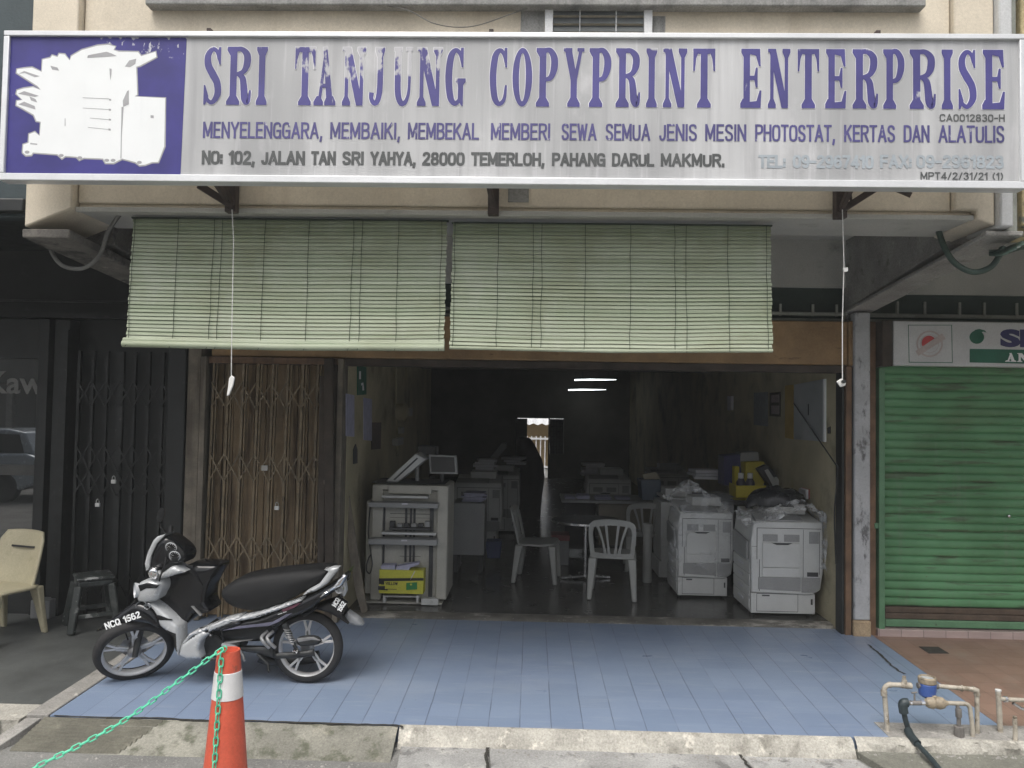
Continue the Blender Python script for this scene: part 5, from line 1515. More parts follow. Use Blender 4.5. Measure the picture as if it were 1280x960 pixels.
def chain_links(path, pitch, b, k0=0):
    P = catmull(path, 24)
    L = [0]
    for i in range(1, len(P)):
        L.append(L[-1] + (P[i] - P[i - 1]).length)
    def at(s):
        for i in range(1, len(P)):
            if L[i] >= s:
                return P[i - 1].lerp(P[i], (s - L[i - 1]) / max(1e-6, L[i] - L[i - 1]))
        return P[-1]
    s = 0
    k = k0
    while s + pitch < L[-1]:
        p, q = at(s), at(s + pitch)
        d = (q - p).normalized()
        up = Vector((0, -1, 0.25))
        side = d.cross(up).normalized()
        nrm = side.cross(d).normalized()
        if k % 2:
            side, nrm = nrm, side
        side, nrm = (side + nrm * (.35 if k % 2 else .2)).normalized(), nrm
        c = (p + q) / 2
        h, wr = pitch * .62 - .011, .0098
        pts = []
        for i in range(14):
            t = 2 * math.pi * i / 14
            ox = math.cos(t)
            pts.append(c + d * ((h if ox > 0 else -h) + ox * wr) + side * math.sin(t) * wr)
        b.tube(pts, .0036, 6, closed=True)
        s += pitch
        k += 1
    return b
top = A(282, 809, 3.64)
cb2 = MB()
chain_links([Vector((-4.35, 2.75, 1.03)), Vector((-3.75, 2.95, .62)), Vector((-3.1, 3.16, .42)), A(-40, 1000, 3.30), A(47, 957.5, 3.40), A(110, 926, 3.48), A(163, 895.6, 3.54), A(225, 850, 3.59), A(262, 822.5, 3.62), top], .036, cb2)
zz = [KT + .004, KT - .01, .8, .55, .3, .09]
chain_links([top + Vector((0, 0, 0)), Vector((KX - .012, KY - .045, KT + .008)), Vector((KX - .01, KY - cr(KT - .03) - .008, KT - .03)), Vector((KX - .011, KY - cr(.8) - .008, .8)), Vector((KX - .012, KY - cr(.5) - .008, .5)), Vector((KX - .013, KY - cr(.12) - .008, .12))], .036, cb2)
ch = tag(cb2.build('plastic_chain', M['chain']), 'green plastic chain sloping from the orange cone down to the left edge', 'chain')

# ================================================================== WATER METER PIPEWORK
M['pvc'] = pm('dirty_pvc', (0.40, 0.365, 0.305), 0.18, 9, 0.65, 0.1, 60, stains=[((.17, .14, .10), 11, .5, .68), ((.52, .5, .45), 20, .6, .7)])
M['fitting'] = pm('aged_brass_fitting', (0.30, 0.25, 0.18), 0.25, 14, 0.6, 0.3, 70, stains=[((.1, .09, .07), 18, .55, .7)])
M['iron'] = pm('grey_iron_fitting', (0.16, 0.15, 0.14), 0.25, 14, 0.6, 0.3, 70)
M['blackpoly'] = pm('black_poly_pipe', (0.028, 0.04, 0.045), 0.25, 8, 0.5, 0.1, 40)
def mp(x, y, Y=5.09):
    return A(1060 + x * .1719, 800 + y * .1719, Y)
wm = thing('water_meter', 'blue water meter on dirty cream pipes at the tiled floor edge', 'water meter', tuple(mp(575, 640)), None)
WB = lambda n, b, m, **k: b.build(n, m, wm, **k)
rP = .0155
zlow = .12
def down(p):
    return Vector((p.x, p.y, zlow))
WB('inlet_pipe', MB().tube([down(mp(285, 640)), mp(284, 620), mp(266, 400), mp(262, 360), mp(285, 330), mp(320, 325), mp(455, 332)], rP, 12, smooth=5).tube([mp(410, 330), mp(408, 262)], .012, 12), M['pvc'])
WB('coupling', MB().tube([mp(262, 405), mp(260, 368)], .02, 14).tube([mp(385, 327), mp(460, 333)], .02, 14).tube([mp(298, 326), mp(312, 325)], .019, 14).tube([mp(410, 322), mp(410, 292)], .017, 12), M['pvc'])
WB('outlet_pipe', MB().tube([mp(636, 333), mp(820, 350), mp(915, 360), mp(938, 375), mp(938, 400), mp(940, 640), down(mp(940, 640))], .014, 12, smooth=5), M['pvc'])
WB('coupling', MB().tube([mp(822, 351), mp(832, 352)], .02, 12).tube([mp(905, 358), mp(935, 366), mp(937, 402)], .019, 12), M['pvc'])
mt = WB('meter_body', MB().lathe([(.03, -.075), (.05, -.06), (.054, -.02), (.054, .01), (.05, .015)], mp(576, 330), 28), pm('meter_blue', (0.04, 0.09, 0.30), .15, 9, .45, .05))
MB().lathe([(.051, .0155), (.055, .02), (.056, .05), (.05, .056), (.044, .056), (.042, .048), (0, .048)], mp(576, 330), 28, cap=False).build('meter_cap', M['fitting'], mt)
MB().lathe([(0, .0485), (.038, .0495), (.036, .05), (0, .05)], mp(576, 330), 24, cap=False).build('meter_dial', M['clear_lens'], mt)
WB('meter_union', MB().tube([mp(505, 330), mp(530, 332)], .019, 8).tube([mp(622, 335), mp(655, 336)], .02, 8), M['iron'])
vp = thing('valve_pipe', 'pipe run with a beige valve body and black elbow in front of the meter', 'pipe', tuple(mp(640, 640, 5.05)))
VB = lambda n, b, m, **k: b.build(n, m, vp, **k)
q = lambda x, y: mp(x, y, 5.04)
VB('valve_body', MB().lathe([(.014, -.075), (.022, -.065), (.034, -.05), (.038, -.02), (.030, -.01), (.036, 0), (.04, .02), (.034, .045), (.02, .06), (.014, .075)], q(640, 457), 16, Matrix.Rotation(math.pi / 2, 3, 'Y')).tube([q(630, 450), q(628, 405)], .014, 10), M['fitting'], bevel=.002)
VB('tap', MB().tube([q(440, 458), q(560, 458)], .015, 12).tube([q(485, 450), q(483, 395)], .006, 8).tube([q(462, 386), q(500, 380)], .006, 8), M['iron'])
VB('silver_union', MB().tube([q(448, 458), q(462, 458)], .0165, 8).tube([q(530, 457), q(556, 457)], .0165, 8), M['steel'])
VB('elbow', MB().tube([q(432, 456), q(408, 456), q(398, 470), q(402, 500), q(406, 530)], .028, 14, smooth=4), M['blackpoly'])
VB('pipe', MB().tube([q(715, 458), q(830, 462), q(865, 468), q(882, 485), q(890, 520), q(906, 645), down(q(906, 645))], .014, 12, smooth=5), M['pvc'])
VB('drain_tap', MB().tube([q(795, 470), q(800, 500)], .012, 10).tube([q(803, 500), q(805, 560)], .02, 8).tube([q(805, 560), q(806, 625)], .013, 10).tube([q(806, 625), q(808, 670), down(q(808, 670))], .03, 10), M['iron'], bevel=.002)
tag(MB().tube([q(406, 525), q(420, 590), q(440, 650), mp(470, 720, 4.97), mp(520, 775, 4.9), mp(590, 850, 4.78), mp(670, 945, 4.65), mp(760, 1040, 4.5)], .0165, 12, smooth=6).tube([q(436, 655), mp(462, 705, 4.985), mp(505, 755, 4.92)], .026, 12, smooth=4).build('hose', M['blackpoly']), 'black hose running from the pipe elbow over the kerb to the road', 'hose')
sp2 = thing('standpipe', 'cream standpipe with a white branch at the right edge of the photo', 'pipe', tuple(mp(1100, 640, 5.12)))
s_ = lambda x, y: mp(x, y, 5.12)
MB().tube([down(s_(1108, 640)), s_(1106, 630), s_(1092, 372)], .017, 12).build('upright', M['pvc'], sp2)
MB().lathe([(.017, 0), (.0185, .004), (.0185, .012), (0, .013)], s_(1092, 374), 14, cap=False).build('cap', M['white_plastic'], sp2)
MB().tube([s_(1108, 428), s_(1180, 434), s_(1290, 438), s_(1420, 445)], .014, 12).build('branch', M['pvc'], sp2)
MB().tube([s_(1135, 430), s_(1155, 432)], .02, 10).tube([s_(1200, 460), s_(1260, 500), s_(1300, 505)], .01, 8).build('silver_union', M['steel'], sp2)
st = tag(MB().tube([down(mp(1216, 650, 5.0)), mp(1216, 640, 5.0), mp(1212, 575, 5.0)], .014, 12).lathe([(.009, 0), (.011, .004), (.011, .016), (0, .018)], mp(1212, 572, 5.0), 10, cap=False).build('pipe_stub', M['pvc']), 'short capped pipe stub on broken cement by the standpipe', 'pipe')

# ================================================================== INSIDE THE SHOP
def AX(px, py, X):
    v = ROT @ Vector(((px - 640) / F, -(py - 480) / F, -1))
    return CAMP + v * (X / v.x)
M['mach'] = pm('machine_off_white', (0.56, 0.57, 0.56), 0.05, 4, 0.45, 0.02, 60, stains=[((.3, .3, .28), 6, .62, .8)])
M['mach_grey'] = pm('machine_grey', (0.30, 0.305, 0.305), 0.06, 4, 0.5, 0.02, 60)
M['mach_old'] = pm('yellowed_machine_plastic', (0.44, 0.43, 0.38), 0.08, 4, 0.5, 0.02, 60, stains=[((.2, .19, .16), 6, .6, .8)])
M['mach_dark'] = pm('machine_dark_trim', (0.05, 0.052, 0.055), 0.15, 6, 0.5, 0.02, 60)
M['seam'] = pm('panel_gap', (0.03, 0.03, 0.03), 0.1, 6, 0.8, 0)
M['screen'] = pm('dark_screen', (0.03, 0.032, 0.036), 0.1, 6, 0.12, 0)
M['yellow'] = pm('yellow_card', (0.55, 0.46, 0.03), 0.08, 5, 0.55, 0.03)
M['lemon'] = pm('yellow_green_card', (0.56, 0.55, 0.06), 0.06, 5, 0.5, 0.02)
M['film'] = glassy('clear_plastic_wrap', 0.34)
M['film_bunch'] = glassy('bunched_plastic_wrap', 0.9)
M['chairgrey'] = pm('grey_white_plastic', (0.33, 0.335, 0.32), 0.08, 6, 0.4, 0.03, 40)

def copier(label, pl, pr, pb, ptop, Yf, depth, group='photocopiers in the shop', mats=('mach', 'mach_grey'), loc=None):
    """pl, pr: photo x of the lower front edges; pb, ptop: photo rows of the foot and of the deck front edge"""
    a, b2 = A(pl, pb, Yf), A(pr, pb, Yf)
    X0, W = a.x, b2.x - a.x
    Zb = .232
    H = A(pl, ptop, Yf).z - Zb
    r = thing('photocopier', label, 'photocopier', (X0 + W / 2, Yf + depth / 2, Zb), group)
    m, g = M[mats[0]], M[mats[1]]
    fx = lambda t: X0 + W * t
    fz = lambda t: Zb + H * t
    P = lambda n, bb, mm, par=r, **k: bb.build(n, mm, par, **k)
    P('lower_cabinet', MB().box(fx(0), fx(1), Yf, Yf + depth, fz(.03), fz(.245)), m, bevel=.008)
    sh_ = [(fx(0), fz(.25)), (fx(.93), fz(.235)), (fx(1.07), fz(.29)), (fx(1.11), fz(.48)), (fx(1.11), fz(.76)), (fx(1.1), fz(1.0)), (fx(.03), fz(1.0)), (fx(-.01), fz(.8)), (fx(-.01), fz(.7))]
    P('body', MB().prism([(x, Yf - .02, z) for x, z in sh_], (0, depth, 0)), m, bevel=.012)
    P('deck', MB().prism([(fx(.03), Yf + .03, fz(1.002)), (fx(.03), Yf + depth - .05, fz(1.08)), (fx(1.09), Yf + depth - .05, fz(1.08)), (fx(1.09), Yf + .03, fz(1.002))], (0, 0, -.04)).box(fx(.35), fx(.95), Yf + .18, Yf + depth - .1, fz(1.05), fz(1.16)), m, bevel=.01)
    P('control_panel', MB().prism([(fx(.06), Yf - .015, fz(1.003)), (fx(.06), Yf + .14, fz(1.05)), (fx(.8), Yf + .14, fz(1.05)), (fx(.8), Yf - .015, fz(1.003))], (0, 0, .012)), g, bevel=.004)
    y = Yf - .021
    P('bypass_door', MB().prism([(fx(.16), y, fz(.52)), (fx(.745), y, fz(.52)), (fx(.745), y, fz(.775)), (fx(.63), y, fz(.775)), (fx(.56), y, fz(.755)), (fx(.38), y, fz(.755)), (fx(.3), y, fz(.775)), (fx(.16), y, fz(.775))], (0, -.012, 0))
      .box(fx(.16), fx(.745), y - .01, y, fz(.42), fz(.514)), m, bevel=.004)
    P('handle_recess', MB().prism([(fx(.3), y, fz(.777)), (fx(.38), y, fz(.758)), (fx(.56), y, fz(.758)), (fx(.63), y, fz(.777))], (0, -.004, 0)), pm('dark_blue_recess', (.04, .05, .09), .1, 6, .5, 0) if False else M['mach_dark'])
    for q0, q1, z0, z1 in ((.17, .40, .79, .865), (.50, .74, .79, .865), (.89, 1.04, .775, .9)):
        P('vent', MB().box(fx(q0), fx(q1), y - .003, y, fz(z0), fz(z1)), g)
    P('lower_band', MB().prism([(fx(.10), y, fz(.29)), (fx(.76), y, fz(.275)), (fx(.76), y, fz(.415)), (fx(.10), y, fz(.415))], (0, -.006, 0)).prism([(fx(.775), y, fz(.262)), (fx(1.0), y, fz(.265)), (fx(1.06), y, fz(.31)), (fx(1.06), y, fz(.42)), (fx(.775), y, fz(.42))], (0, -.006, 0)), g, bevel=.003)
    P('side_slot', MB().box(fx(.86), fx(1.03), y - .004, y, fz(.43), fz(.475)), M['mach_dark'])
    P('slot_label', MB().box(fx(.862), fx(1.028), y - .003, y, fz(.40), fz(.428)), M['paper'])
    sm_ = MB()
    def ln(x0, z0, x1, z1, wd=.005):
        if abs(x1 - x0) > abs(z1 - z0):
            sm_.box(min(fx(x0), fx(x1)), max(fx(x0), fx(x1)), y - .0015, y, fz(z0) - wd / 2, fz(z0) + wd / 2)
        else:
            sm_.box(fx(x0) - wd / 2, fx(x0) + wd / 2, y - .0015, y, min(fz(z0), fz(z1)), max(fz(z0), fz(z1)))
    ln(.08, .93, 1.08, .93)
    ln(.08, .60, .08, .93)
    ln(.12, .27, .12, .60)
    ln(.80, .28, .80, .92, .003)
    ln(.0, .735, .08, .735, .003)
    ln(1.05, .45, 1.05, .9, .004)
    P('panel_gap', sm_, M['seam'])
    s2 = MB()
    yy = Yf - .0015
    s2.box(fx(.09), fx(.73), yy, Yf, fz(.235), fz(.24)).box(fx(.09), fx(.73), yy, Yf, fz(.05), fz(.055)).box(fx(.09) - .002, fx(.09) + .002, yy, Yf, fz(.05), fz(.24)).box(fx(.73) - .002, fx(.73) + .002, yy, Yf, fz(.05), fz(.24))
    s2.box(fx(.93), fx(.96), yy, Yf, fz(.13), fz(.19)).box(fx(.17), fx(.29), yy, Yf, fz(.21), fz(.225))
    P('cabinet_gap', s2, M['mach_dark'])
    for k in range(4):
        z0 = .07 + k * .125
        tr = P('paper_tray', MB().box(fx(0) - .012, fx(0) - .001, Yf + .03, Yf + depth - .03, fz(z0), fz(z0 + .112)), m, bevel=.004)
        P('tray_handle', MB().box(fx(0) - .022, fx(0) - .0125, Yf + .22, Yf + depth - .25, fz(z0 + .05), fz(z0 + .075)), M['paper'], tr, bevel=.002)
    P('side_cover', MB().prism([(fx(-.01), Yf + .05, fz(.58)), (fx(-.01), Yf + depth - .1, fz(.58)), (fx(-.01), Yf + depth - .1, fz(.83)), (fx(-.01), Yf + .05, fz(.78))], (-.03, 0, 0)), g, bevel=.012)
    ft = MB()
    for x in (.06, .94):
        for yv in (.08, depth - .08):
            ft.lathe([(.018, .232), (.02, Zb + .01), (.02, fz(.03))], (fx(x), Yf + yv, 0), 12)
    P('caster', ft, M['mach_dark'])
    return r
cp = copier('off white photocopier by the right wall with a black heap on top', 938.5, 1019, 773, 651, 7.56, .64)
cp2 = copier('off white photocopier left of the wall one fully wrapped in crumpled clear film', 847, 909, 748.5, 640, 8.22, .6)
for o in cp2.children:
    pass
def wrap(name, label, f, nu=40, nv=28, amp=.02, seed=0):
    b = MB()
    def g(u, v):
        p = Vector(f(u, v))
        q = p * 9 + Vector((seed, 0, 0))
        n1 = mnoise.noise(q) + .6 * mnoise.noise(q * 2.7) + .4 * abs(mnoise.noise(q * 5))
        n2 = mnoise.noise(q + Vector((9, 3, 1))) + .5 * mnoise.noise(q * 3.1)
        return p + Vector((n2 * amp * .6, -abs(n1) * amp, n1 * amp))
    b.grid(g, nu, nv)
    return tag(b.build(name, M['film_bunch' if amp > .03 else 'film'], ang=25, flip=False), label, 'plastic wrap', 'crumpled plastic sheets on the copiers')
# wrap over the wall copier: along the right half of the top and down its right side
p0, p1, p2, p3 = A(935, 646, 7.50), A(975, 634, 7.50), A(1028, 630, 7.50), A(1034, 722, 7.48)
def f1(u, v):
    P = [Vector(x) for x in (A(932, 648, 7.5), A(958, 642, 7.5), A(985, 632, 7.5), A(1010, 626, 7.5), A(1027, 634, 7.48), A(1033, 655, 7.47), A(1034, 690, 7.46), A(1035, 712, 7.46))]
    t = u * (len(P) - 1)
    i = min(int(t), len(P) - 2)
    a_ = P[i].lerp(P[i + 1], t - i)
    dn = .10 if u < .6 else .0
    return a_ + Vector((-.09 * max(0, u - .6) * v * 1.5, .5 * (1 - v) - .02 - (.05 if u > .6 else 0), (-.09 * v * v if u < .62 else 0)))
wrap('plastic_wrap', 'clear crumpled plastic sheet over the right end of the copier by the wall', f1, 56, 30, .035, 1)
def f2(u, v):
    x = A(838 + 78 * u, 620, 8.2).x
    top = A(877, 622, 8.2).z + .05 * math.sin(u * 3.1) - .05 * (1 - u)
    if v < .4:
        t = v / .4
        return (x, 8.55 - .37 * t, top + .03 * math.sin(t * 3))
    t = (v - .4) / .6
    return (x + .01 * math.sin(t * 7), 8.18 - .03 * math.sin(t * 4 + u * 5), top - t * (.80 + .05 * math.sin(u * 11)))
wrap('plastic_wrap', 'clear wrinkled plastic film wrapped round the copier left of the wall one', f2, 44, 60, .016, 4)
def f3(u, v):
    a_ = A(834 + 55 * u, 632 - 16 * math.sin(u * 3), 8.14)
    return a_ + Vector((0, .25 * v, .02 + .05 * v + .03 * math.sin(u * 8 + v * 3)))
wrap('plastic_wrap', 'bunched clear plastic on the top left of the film wrapped copier', f3, 30, 16, .05, 8)

# collating machine
def kk(x, y): return (440 + .2395 * x, 550 + .2395 * y)
KF = 7.7
col_ = thing('collator', 'tall grey white paper collator with two shelf trays near the left wall', 'office machine', tuple(A(*kk(290, 860), KF)))
def kbox(n, xa, ya, xb, yb, y0, y1, mat, bevel=.004, par=col_):
    p, q2 = A(*kk(xa, ya), KF), A(*kk(xb, yb), KF)
    return MB().box(p.x, q2.x, y0, y1, q2.z, p.z).build(n, mat, par, bevel=bevel)
mo, mg = M['mach_old'], M['mach_grey']
kbox('base', 38, 838, 470, 858, KF - .02, KF + .6, mo)
kbox('foot_cover', 365, 822, 452, 857, KF - .05, KF + .05, M['mach'])
kbox('rear_housing', 70, 322, 125, 810, KF + .06, KF + .65, mo, .01)
kbox('side_column', 107, 240, 150, 836, KF, KF + .62, mo, .01)
kbox('side_column', 445, 240, 492, 836, KF, KF + .62, mo, .016)
kbox('top_cover', 107, 232, 492, 266, KF - .001, KF + .621, mo, .012)
kbox('top_tray_edge', 100, 222, 485, 232, KF + .02, KF + .55, M['mach_dark'])
kbox('back_panel', 150, 264, 445, 836, KF + .05, KF + .2, M['mach_old'])
kbox('upper_box', 190, 236, 415, 282, KF - .012, KF + .12, mo)
kbox('shelf', 98, 318, 456, 350, KF - .12, KF + .12, mg, .006)
kbox('shelf', 98, 505, 450, 542, KF - .12, KF + .12, mg, .006)
kbox('paper_tray', 160, 286, 400, 303, KF - .06, KF + .1, M['mach'], .004)
kbox('paper_tray', 160, 476, 442, 494, KF - .06, KF + .1, M['mach'], .004)
for xa in (150, 405):
    kbox('guide_rail', xa, 330, xa + 10, 830, KF + .03, KF + .049, M['mach_dark'], .002)
for xa in (275, 300, 318):
    kbox('guide_rod', xa, 360, xa + 5, 640, KF + .036, KF + .049, M['mach_dark'], .001)
kbox('finger_bar', 195, 455, 412, 472, KF - .02, KF + .049, M['mach_dark'], .003)
for i, xa in enumerate((197, 235, 270, 310, 345, 380)):
    kbox('paper_finger', xa, 424 if i in (0, 5) else 436, xa + 26, 454, KF - .01, KF + .049, mg if i % 2 else M['mach_dark'], .003)
kbox('panel_gap', 195, 408, 412, 411, KF + .045, KF + .049, M['seam'], 0)
kbox('panel_gap', 195, 388, 412, 390, KF + .045, KF + .049, M['seam'], 0)
kbox('lower_frame', 245, 610, 355, 614, KF + .045, KF + .049, M['seam'], 0)
kbox('label', 270, 322, 300, 330, KF - .122, KF - .11, M['paper'], 0)
kbox('label', 268, 510, 298, 518, KF - .122, KF - .11, M['paper'], 0)
kbox('bracket', 165, 806, 355, 818, KF - .04, KF + .1, M['mach'], .003)
kbox('bracket', 165, 806, 178, 846, KF - .041, KF + .05, M['mach'], .003)
kbox('bracket', 338, 806, 350, 846, KF - .041, KF + .05, M['mach'], .003)
MB().tube([A(*kk(96, 330), KF + .03), A(*kk(86, 480), KF + .03), A(*kk(100, 600), KF + .0), A(*kk(106, 650), KF), A(*kk(94, 695), KF), A(*kk(76, 680), KF), A(*kk(82, 630), KF), A(*kk(100, 595), KF)], .007, 7, smooth=5).build('power_cord', M['mach_dark'], col_)
sd_ = MB()
p = A(*kk(494, 300), KF)
for i in range(5):
    sd_.box(p.x - .001, p.x + .006, KF + .08 + i * .1, KF + .16 + i * .1, .3, .95)
sd_.build('side_grille', M['mach_dark'], col_)
for x in (60, 430):
    q2 = A(*kk(x, 860), KF + .05)
    MB().lathe([(.02, .232), (.022, .25), (.02, .27)], (q2.x, KF + .08, 0), 12).build('caster', M['mach_dark'], col_)
# feeder lid and monitor standing on it
fd = thing('feeder_lid', 'grey white feeder lid propped up at a slant on the collator', 'machine lid', tuple(A(*kk(210, 222), KF + .2)))
MB().prism([A(*kk(x, y), KF + .12) for x, y in ((175, 216), (332, 70), (380, 98), (378, 108), (240, 220))], (0, .35, 0)).build('lid', M['mach'], fd, bevel=.012)
MB().prism([A(*kk(x, y), KF + .118) for x, y in ((215, 206), (338, 92), (345, 97), (224, 210))], (0, .01, 0)).build('groove', M['mach_dark'], fd)
MB().tube([A(*kk(340, 220), KF + .3), A(*kk(340, 130), KF + .3)], .022, 12).build('support', M['mach_grey'], fd)
mn = thing('monitor', 'flat grey framed screen on a short post behind the slanted feeder lid', 'monitor', tuple(A(*kk(470, 222), KF + .3)))
MB().prism([A(*kk(x, y), KF + .25) for x, y in ((400, 76), (545, 82), (552, 178), (405, 176))], (0, .04, 0)).build('bezel', M['mach_grey'], mn, bevel=.005)
MB().prism([A(*kk(x, y), KF + .249) for x, y in ((410, 86), (533, 90), (539, 168), (414, 167))], (0, .01, 0)).build('screen', M['screen'], mn)
MB().tube([A(*kk(470, 175), KF + .3), A(*kk(470, 235), KF + .3)], .025, 12).build('post', M['mach_dark'], mn)
MB().prism([A(*kk(x, y), KF + .45) for x, y in ((345, 30), (440, 35), (440, 80), (345, 78))], (0, .2, 0)).build('rear_unit', M['mach_dark'], mn, bevel=.01)
# yellow paper carton
yb_ = thing('carton', 'yellow paper carton with black band and green patch on the collator foot', 'box', tuple(A(*kk(258, 802), 7.62)))
ya = KF - .10
pA, pB = A(*kk(140, 800), ya), A(*kk(374, 682), ya)
MB().box(pA.x, pB.x, ya, ya + .2, pA.z, pB.z).build('box', M['lemon'], yb_, bevel=.003)
def ky(x, y): return A(*kk(x, y), ya - .0015)
MB().face([ky(140, 722), ky(374, 720), ky(374, 734), ky(140, 738)]).face([ky(141, 738), ky(168, 737), ky(168, 752), ky(141, 752)]).face([ky(136, 762), ky(172, 762), ky(172, 778), ky(186, 778), ky(186, 786), ky(136, 782)]).build('band', M['seam'], yb_, smooth=False)
MB().face([ky(283, 746), ky(340, 742), ky(340, 780), ky(283, 783)]).build('green_patch', pm('carton_green', (.03, .22, .06), .1, 6, .5, 0), yb_, smooth=False)
MB().face([ky(308 + 6 * math.cos(t), 754 + 5 * math.sin(t)) + Vector((0, -.001, 0)) for t in [i * .6 for i in range(10)]]).build('emblem', M['lemon'], yb_, smooth=False)
MB().face([ky(326, 684), ky(330, 684), ky(306, 730), ky(302, 730)]).build('tape', M['paper'], yb_, smooth=False)
tb = MB()
block_text(tb, 'IK YELLOW', ky(170, 0).x, ky(255, 0).x, ky(200, 757).z, ky(200, 742).z, ya - .002, .2, 4)
tb.box(ky(198, 0).x, ky(250, 0).x, ya - .002, ya - .0015, ky(200, 780).z, ky(200, 777).z)
tb.build('lettering', M['seam'], yb_, smooth=False)
tag(MB().prism([A(*kk(x, y), ya + .02) for x, y in ((150, 681), (150, 655), (222, 654), (226, 681))], (0, .12, 0)).prism([A(*kk(x, y), ya + .015) for x, y in ((228, 681), (232, 660), (345, 640), (350, 650), (300, 668), (296, 681))], (0, .1, 0)).build('paper_stack', M['paper_b'], bevel=.003), 'bluish white papers sticking out above the yellow carton', 'paper')
# leaning board
tag(MB().prism([A(423, 606, 7.42), A(434, 606, 7.42), A(459, 764, 7.36), A(452, 768, 7.36), A(444, 740, 7.36)], (0, .03, 0)).build('board', M['grey_wood'], bevel=.003), 'weathered grey board leaning on the left wall by the collator', 'board')
for i, (pts, wd, mt_) in enumerate(([(411, 448, 412, 720), 11, 'dark_wood'], [(404, 470, 401, 715), 8, 'dark_wood'], [(403, 715, 409, 600), 8, 'grey_wood'])):
    tag(MB().bar(A(pts[0], pts[1], 7.05 + .02 * i), A(pts[2], pts[3], 7.0 + .02 * i), wd / 950 * 7.1, .03).build('plank', M[mt_], bevel=.003),
        ['dark plank standing upright between the gate and the doorway', 'narrow dark plank leaning on the folding gate', 'short pale plank leaning at the foot of the door post'][i], 'plank')

# wall papers, boards, fittings
LX, RXW = -1.768, 2.878
def wallquad(n, px4, X, mat, lab, cat, group=None, th=.008):
    pts = [AX(px, py, X) for px, py in px4]
    d = th if X < 0 else -th
    o = MB().prism(pts, (d, 0, 0)).build(n, mat, None, smooth=False)
    return tag(o, lab, cat, group)
gs = thing('notice', 'green sign with white marks on the left wall near the door', 'sign', tuple(AX(451, 475, LX)))
MB().prism([AX(px, py, LX) for px, py in ((446, 457), (457, 459), (457, 493), (446, 494))], (.01, 0, 0)).build('panel', M['sgreen'], gs, smooth=False)
MB().prism([AX(px, py, LX + .0105) for px, py in ((451.5, 479), (454, 478), (455, 488), (453, 488), (453, 481), (451.5, 482))], (.002, 0, 0)).prism([AX(px, py, LX + .0105) for px, py in ((449, 464), (451, 464), (451, 474), (449, 474))], (.002, 0, 0)).build('mark', M['signpaper'], gs, smooth=False)
wallquad('notice', ((432, 492), (442, 494), (442, 546), (432, 545)), LX, M['paper_b'], 'pale typed sheet with black pins nearest the door on the left wall', 'notice')
wallquad('notice', ((454, 497), (464, 499), (464, 551), (454, 550)), LX, M['paper_b'], 'pale typed sheet above the brown picture on the left wall', 'notice')
wallquad('picture', ((464, 528), (476, 528), (475, 561), (464, 562)), LX, pm('brown_print', (.07, .035, .035), .4, 30, .5, 0), 'dark brown picture on the left wall', 'picture')
wallquad('tool', ((441, 562), (444, 555), (446, 562), (446, 579), (441, 580)), LX, M['mach_dark'], 'small dark bottle shaped thing hung on the left wall', 'hook')
mb_ = thing('meter_box', 'round cream electric meter with cables on the left wall', 'electric meter', tuple(AX(494, 515, LX)))
MB().lathe([(.12, 0), (.12, .1), (.09, .14), (0, .14)], AX(496, 515, LX), 20, Matrix.Rotation(math.pi / 2, 3, 'Y'), cap=False).build('cover', M['interior'], mb_)
MB().box(LX + .001, LX + .09, AX(505, 515, LX).y, AX(508, 515, LX).y, AX(505, 520, LX).z, AX(505, 510, LX).z).build('fuse_box', M['mach_old'], mb_, bevel=.01)
MB().tube([AX(495, 449, LX + .015), AX(495, 505, LX + .015)], .016, 8).tube([AX(496, 525, LX + .015), AX(497, 570, LX + .015)], .016, 8).build('conduit', M['interior'], mb_)
MB().box(LX + .001, LX + .07, AX(495, 540, LX).y, AX(499, 540, LX).y, AX(495, 542, LX).z, AX(495, 534, LX).z).box(LX + .001, LX + .07, AX(490, 552, LX).y, AX(498, 552, LX).y, AX(495, 556, LX).z, AX(495, 547, LX).z).build('switch_box', M['mach_old'], mb_, bevel=.008)
wb_ = thing('whiteboard', 'large pale board with a light right edge on the right wall', 'whiteboard', tuple(AX(1014, 515, RXW)))
MB().prism([AX(px, py, RXW) for px, py in ((994, 481), (1031, 474), (1031, 552), (994, 549))], (-.015, 0, 0)).build('board', pm('dusty_whiteboard', (.34, .36, .36), .1, 3, .4, 0), wb_, smooth=False)
MB().prism([AX(px, py, RXW) for px, py in ((1031.2, 474), (1033, 473.5), (1033, 552.5), (1031.2, 552))], (-.022, 0, 0)).build('frame', M['signpaper'], wb_, smooth=False)
MB().prism([AX(px, py, RXW - .0155) for px, py in ((1010, 505), (1011, 505), (1011, 519), (1010, 519))], (-.002, 0, 0)).build('mark', M['seam'], wb_, smooth=False)
wallquad('notice', ((982, 482), (992, 481), (992, 549), (982, 547)), RXW, pm('yellow_paper', (.42, .29, .07), .1, 6, .7, 0), 'tall yellow paper left of the whiteboard', 'notice')
pf = thing('picture', 'dark bordered picture between the grey notice and the yellow paper', 'picture', tuple(AX(969, 505, RXW)))
MB().prism([AX(px, py, RXW) for px, py in ((963, 491), (976, 490), (976, 521), (963, 520))], (-.012, 0, 0)).build('frame', M['dark_wood'], pf, smooth=False)
MB().prism([AX(px, py, RXW - .0125) for px, py in ((964.5, 494), (974, 493), (974, 503), (964.5, 503))], (-.003, 0, 0)).prism([AX(px, py, RXW - .0125) for px, py in ((964.5, 507), (974, 507), (974, 518), (964.5, 517))], (-.003, 0, 0)).build('print', pm('pinkish_print', (.28, .22, .22), .3, 40, .6, 0), pf, smooth=False)
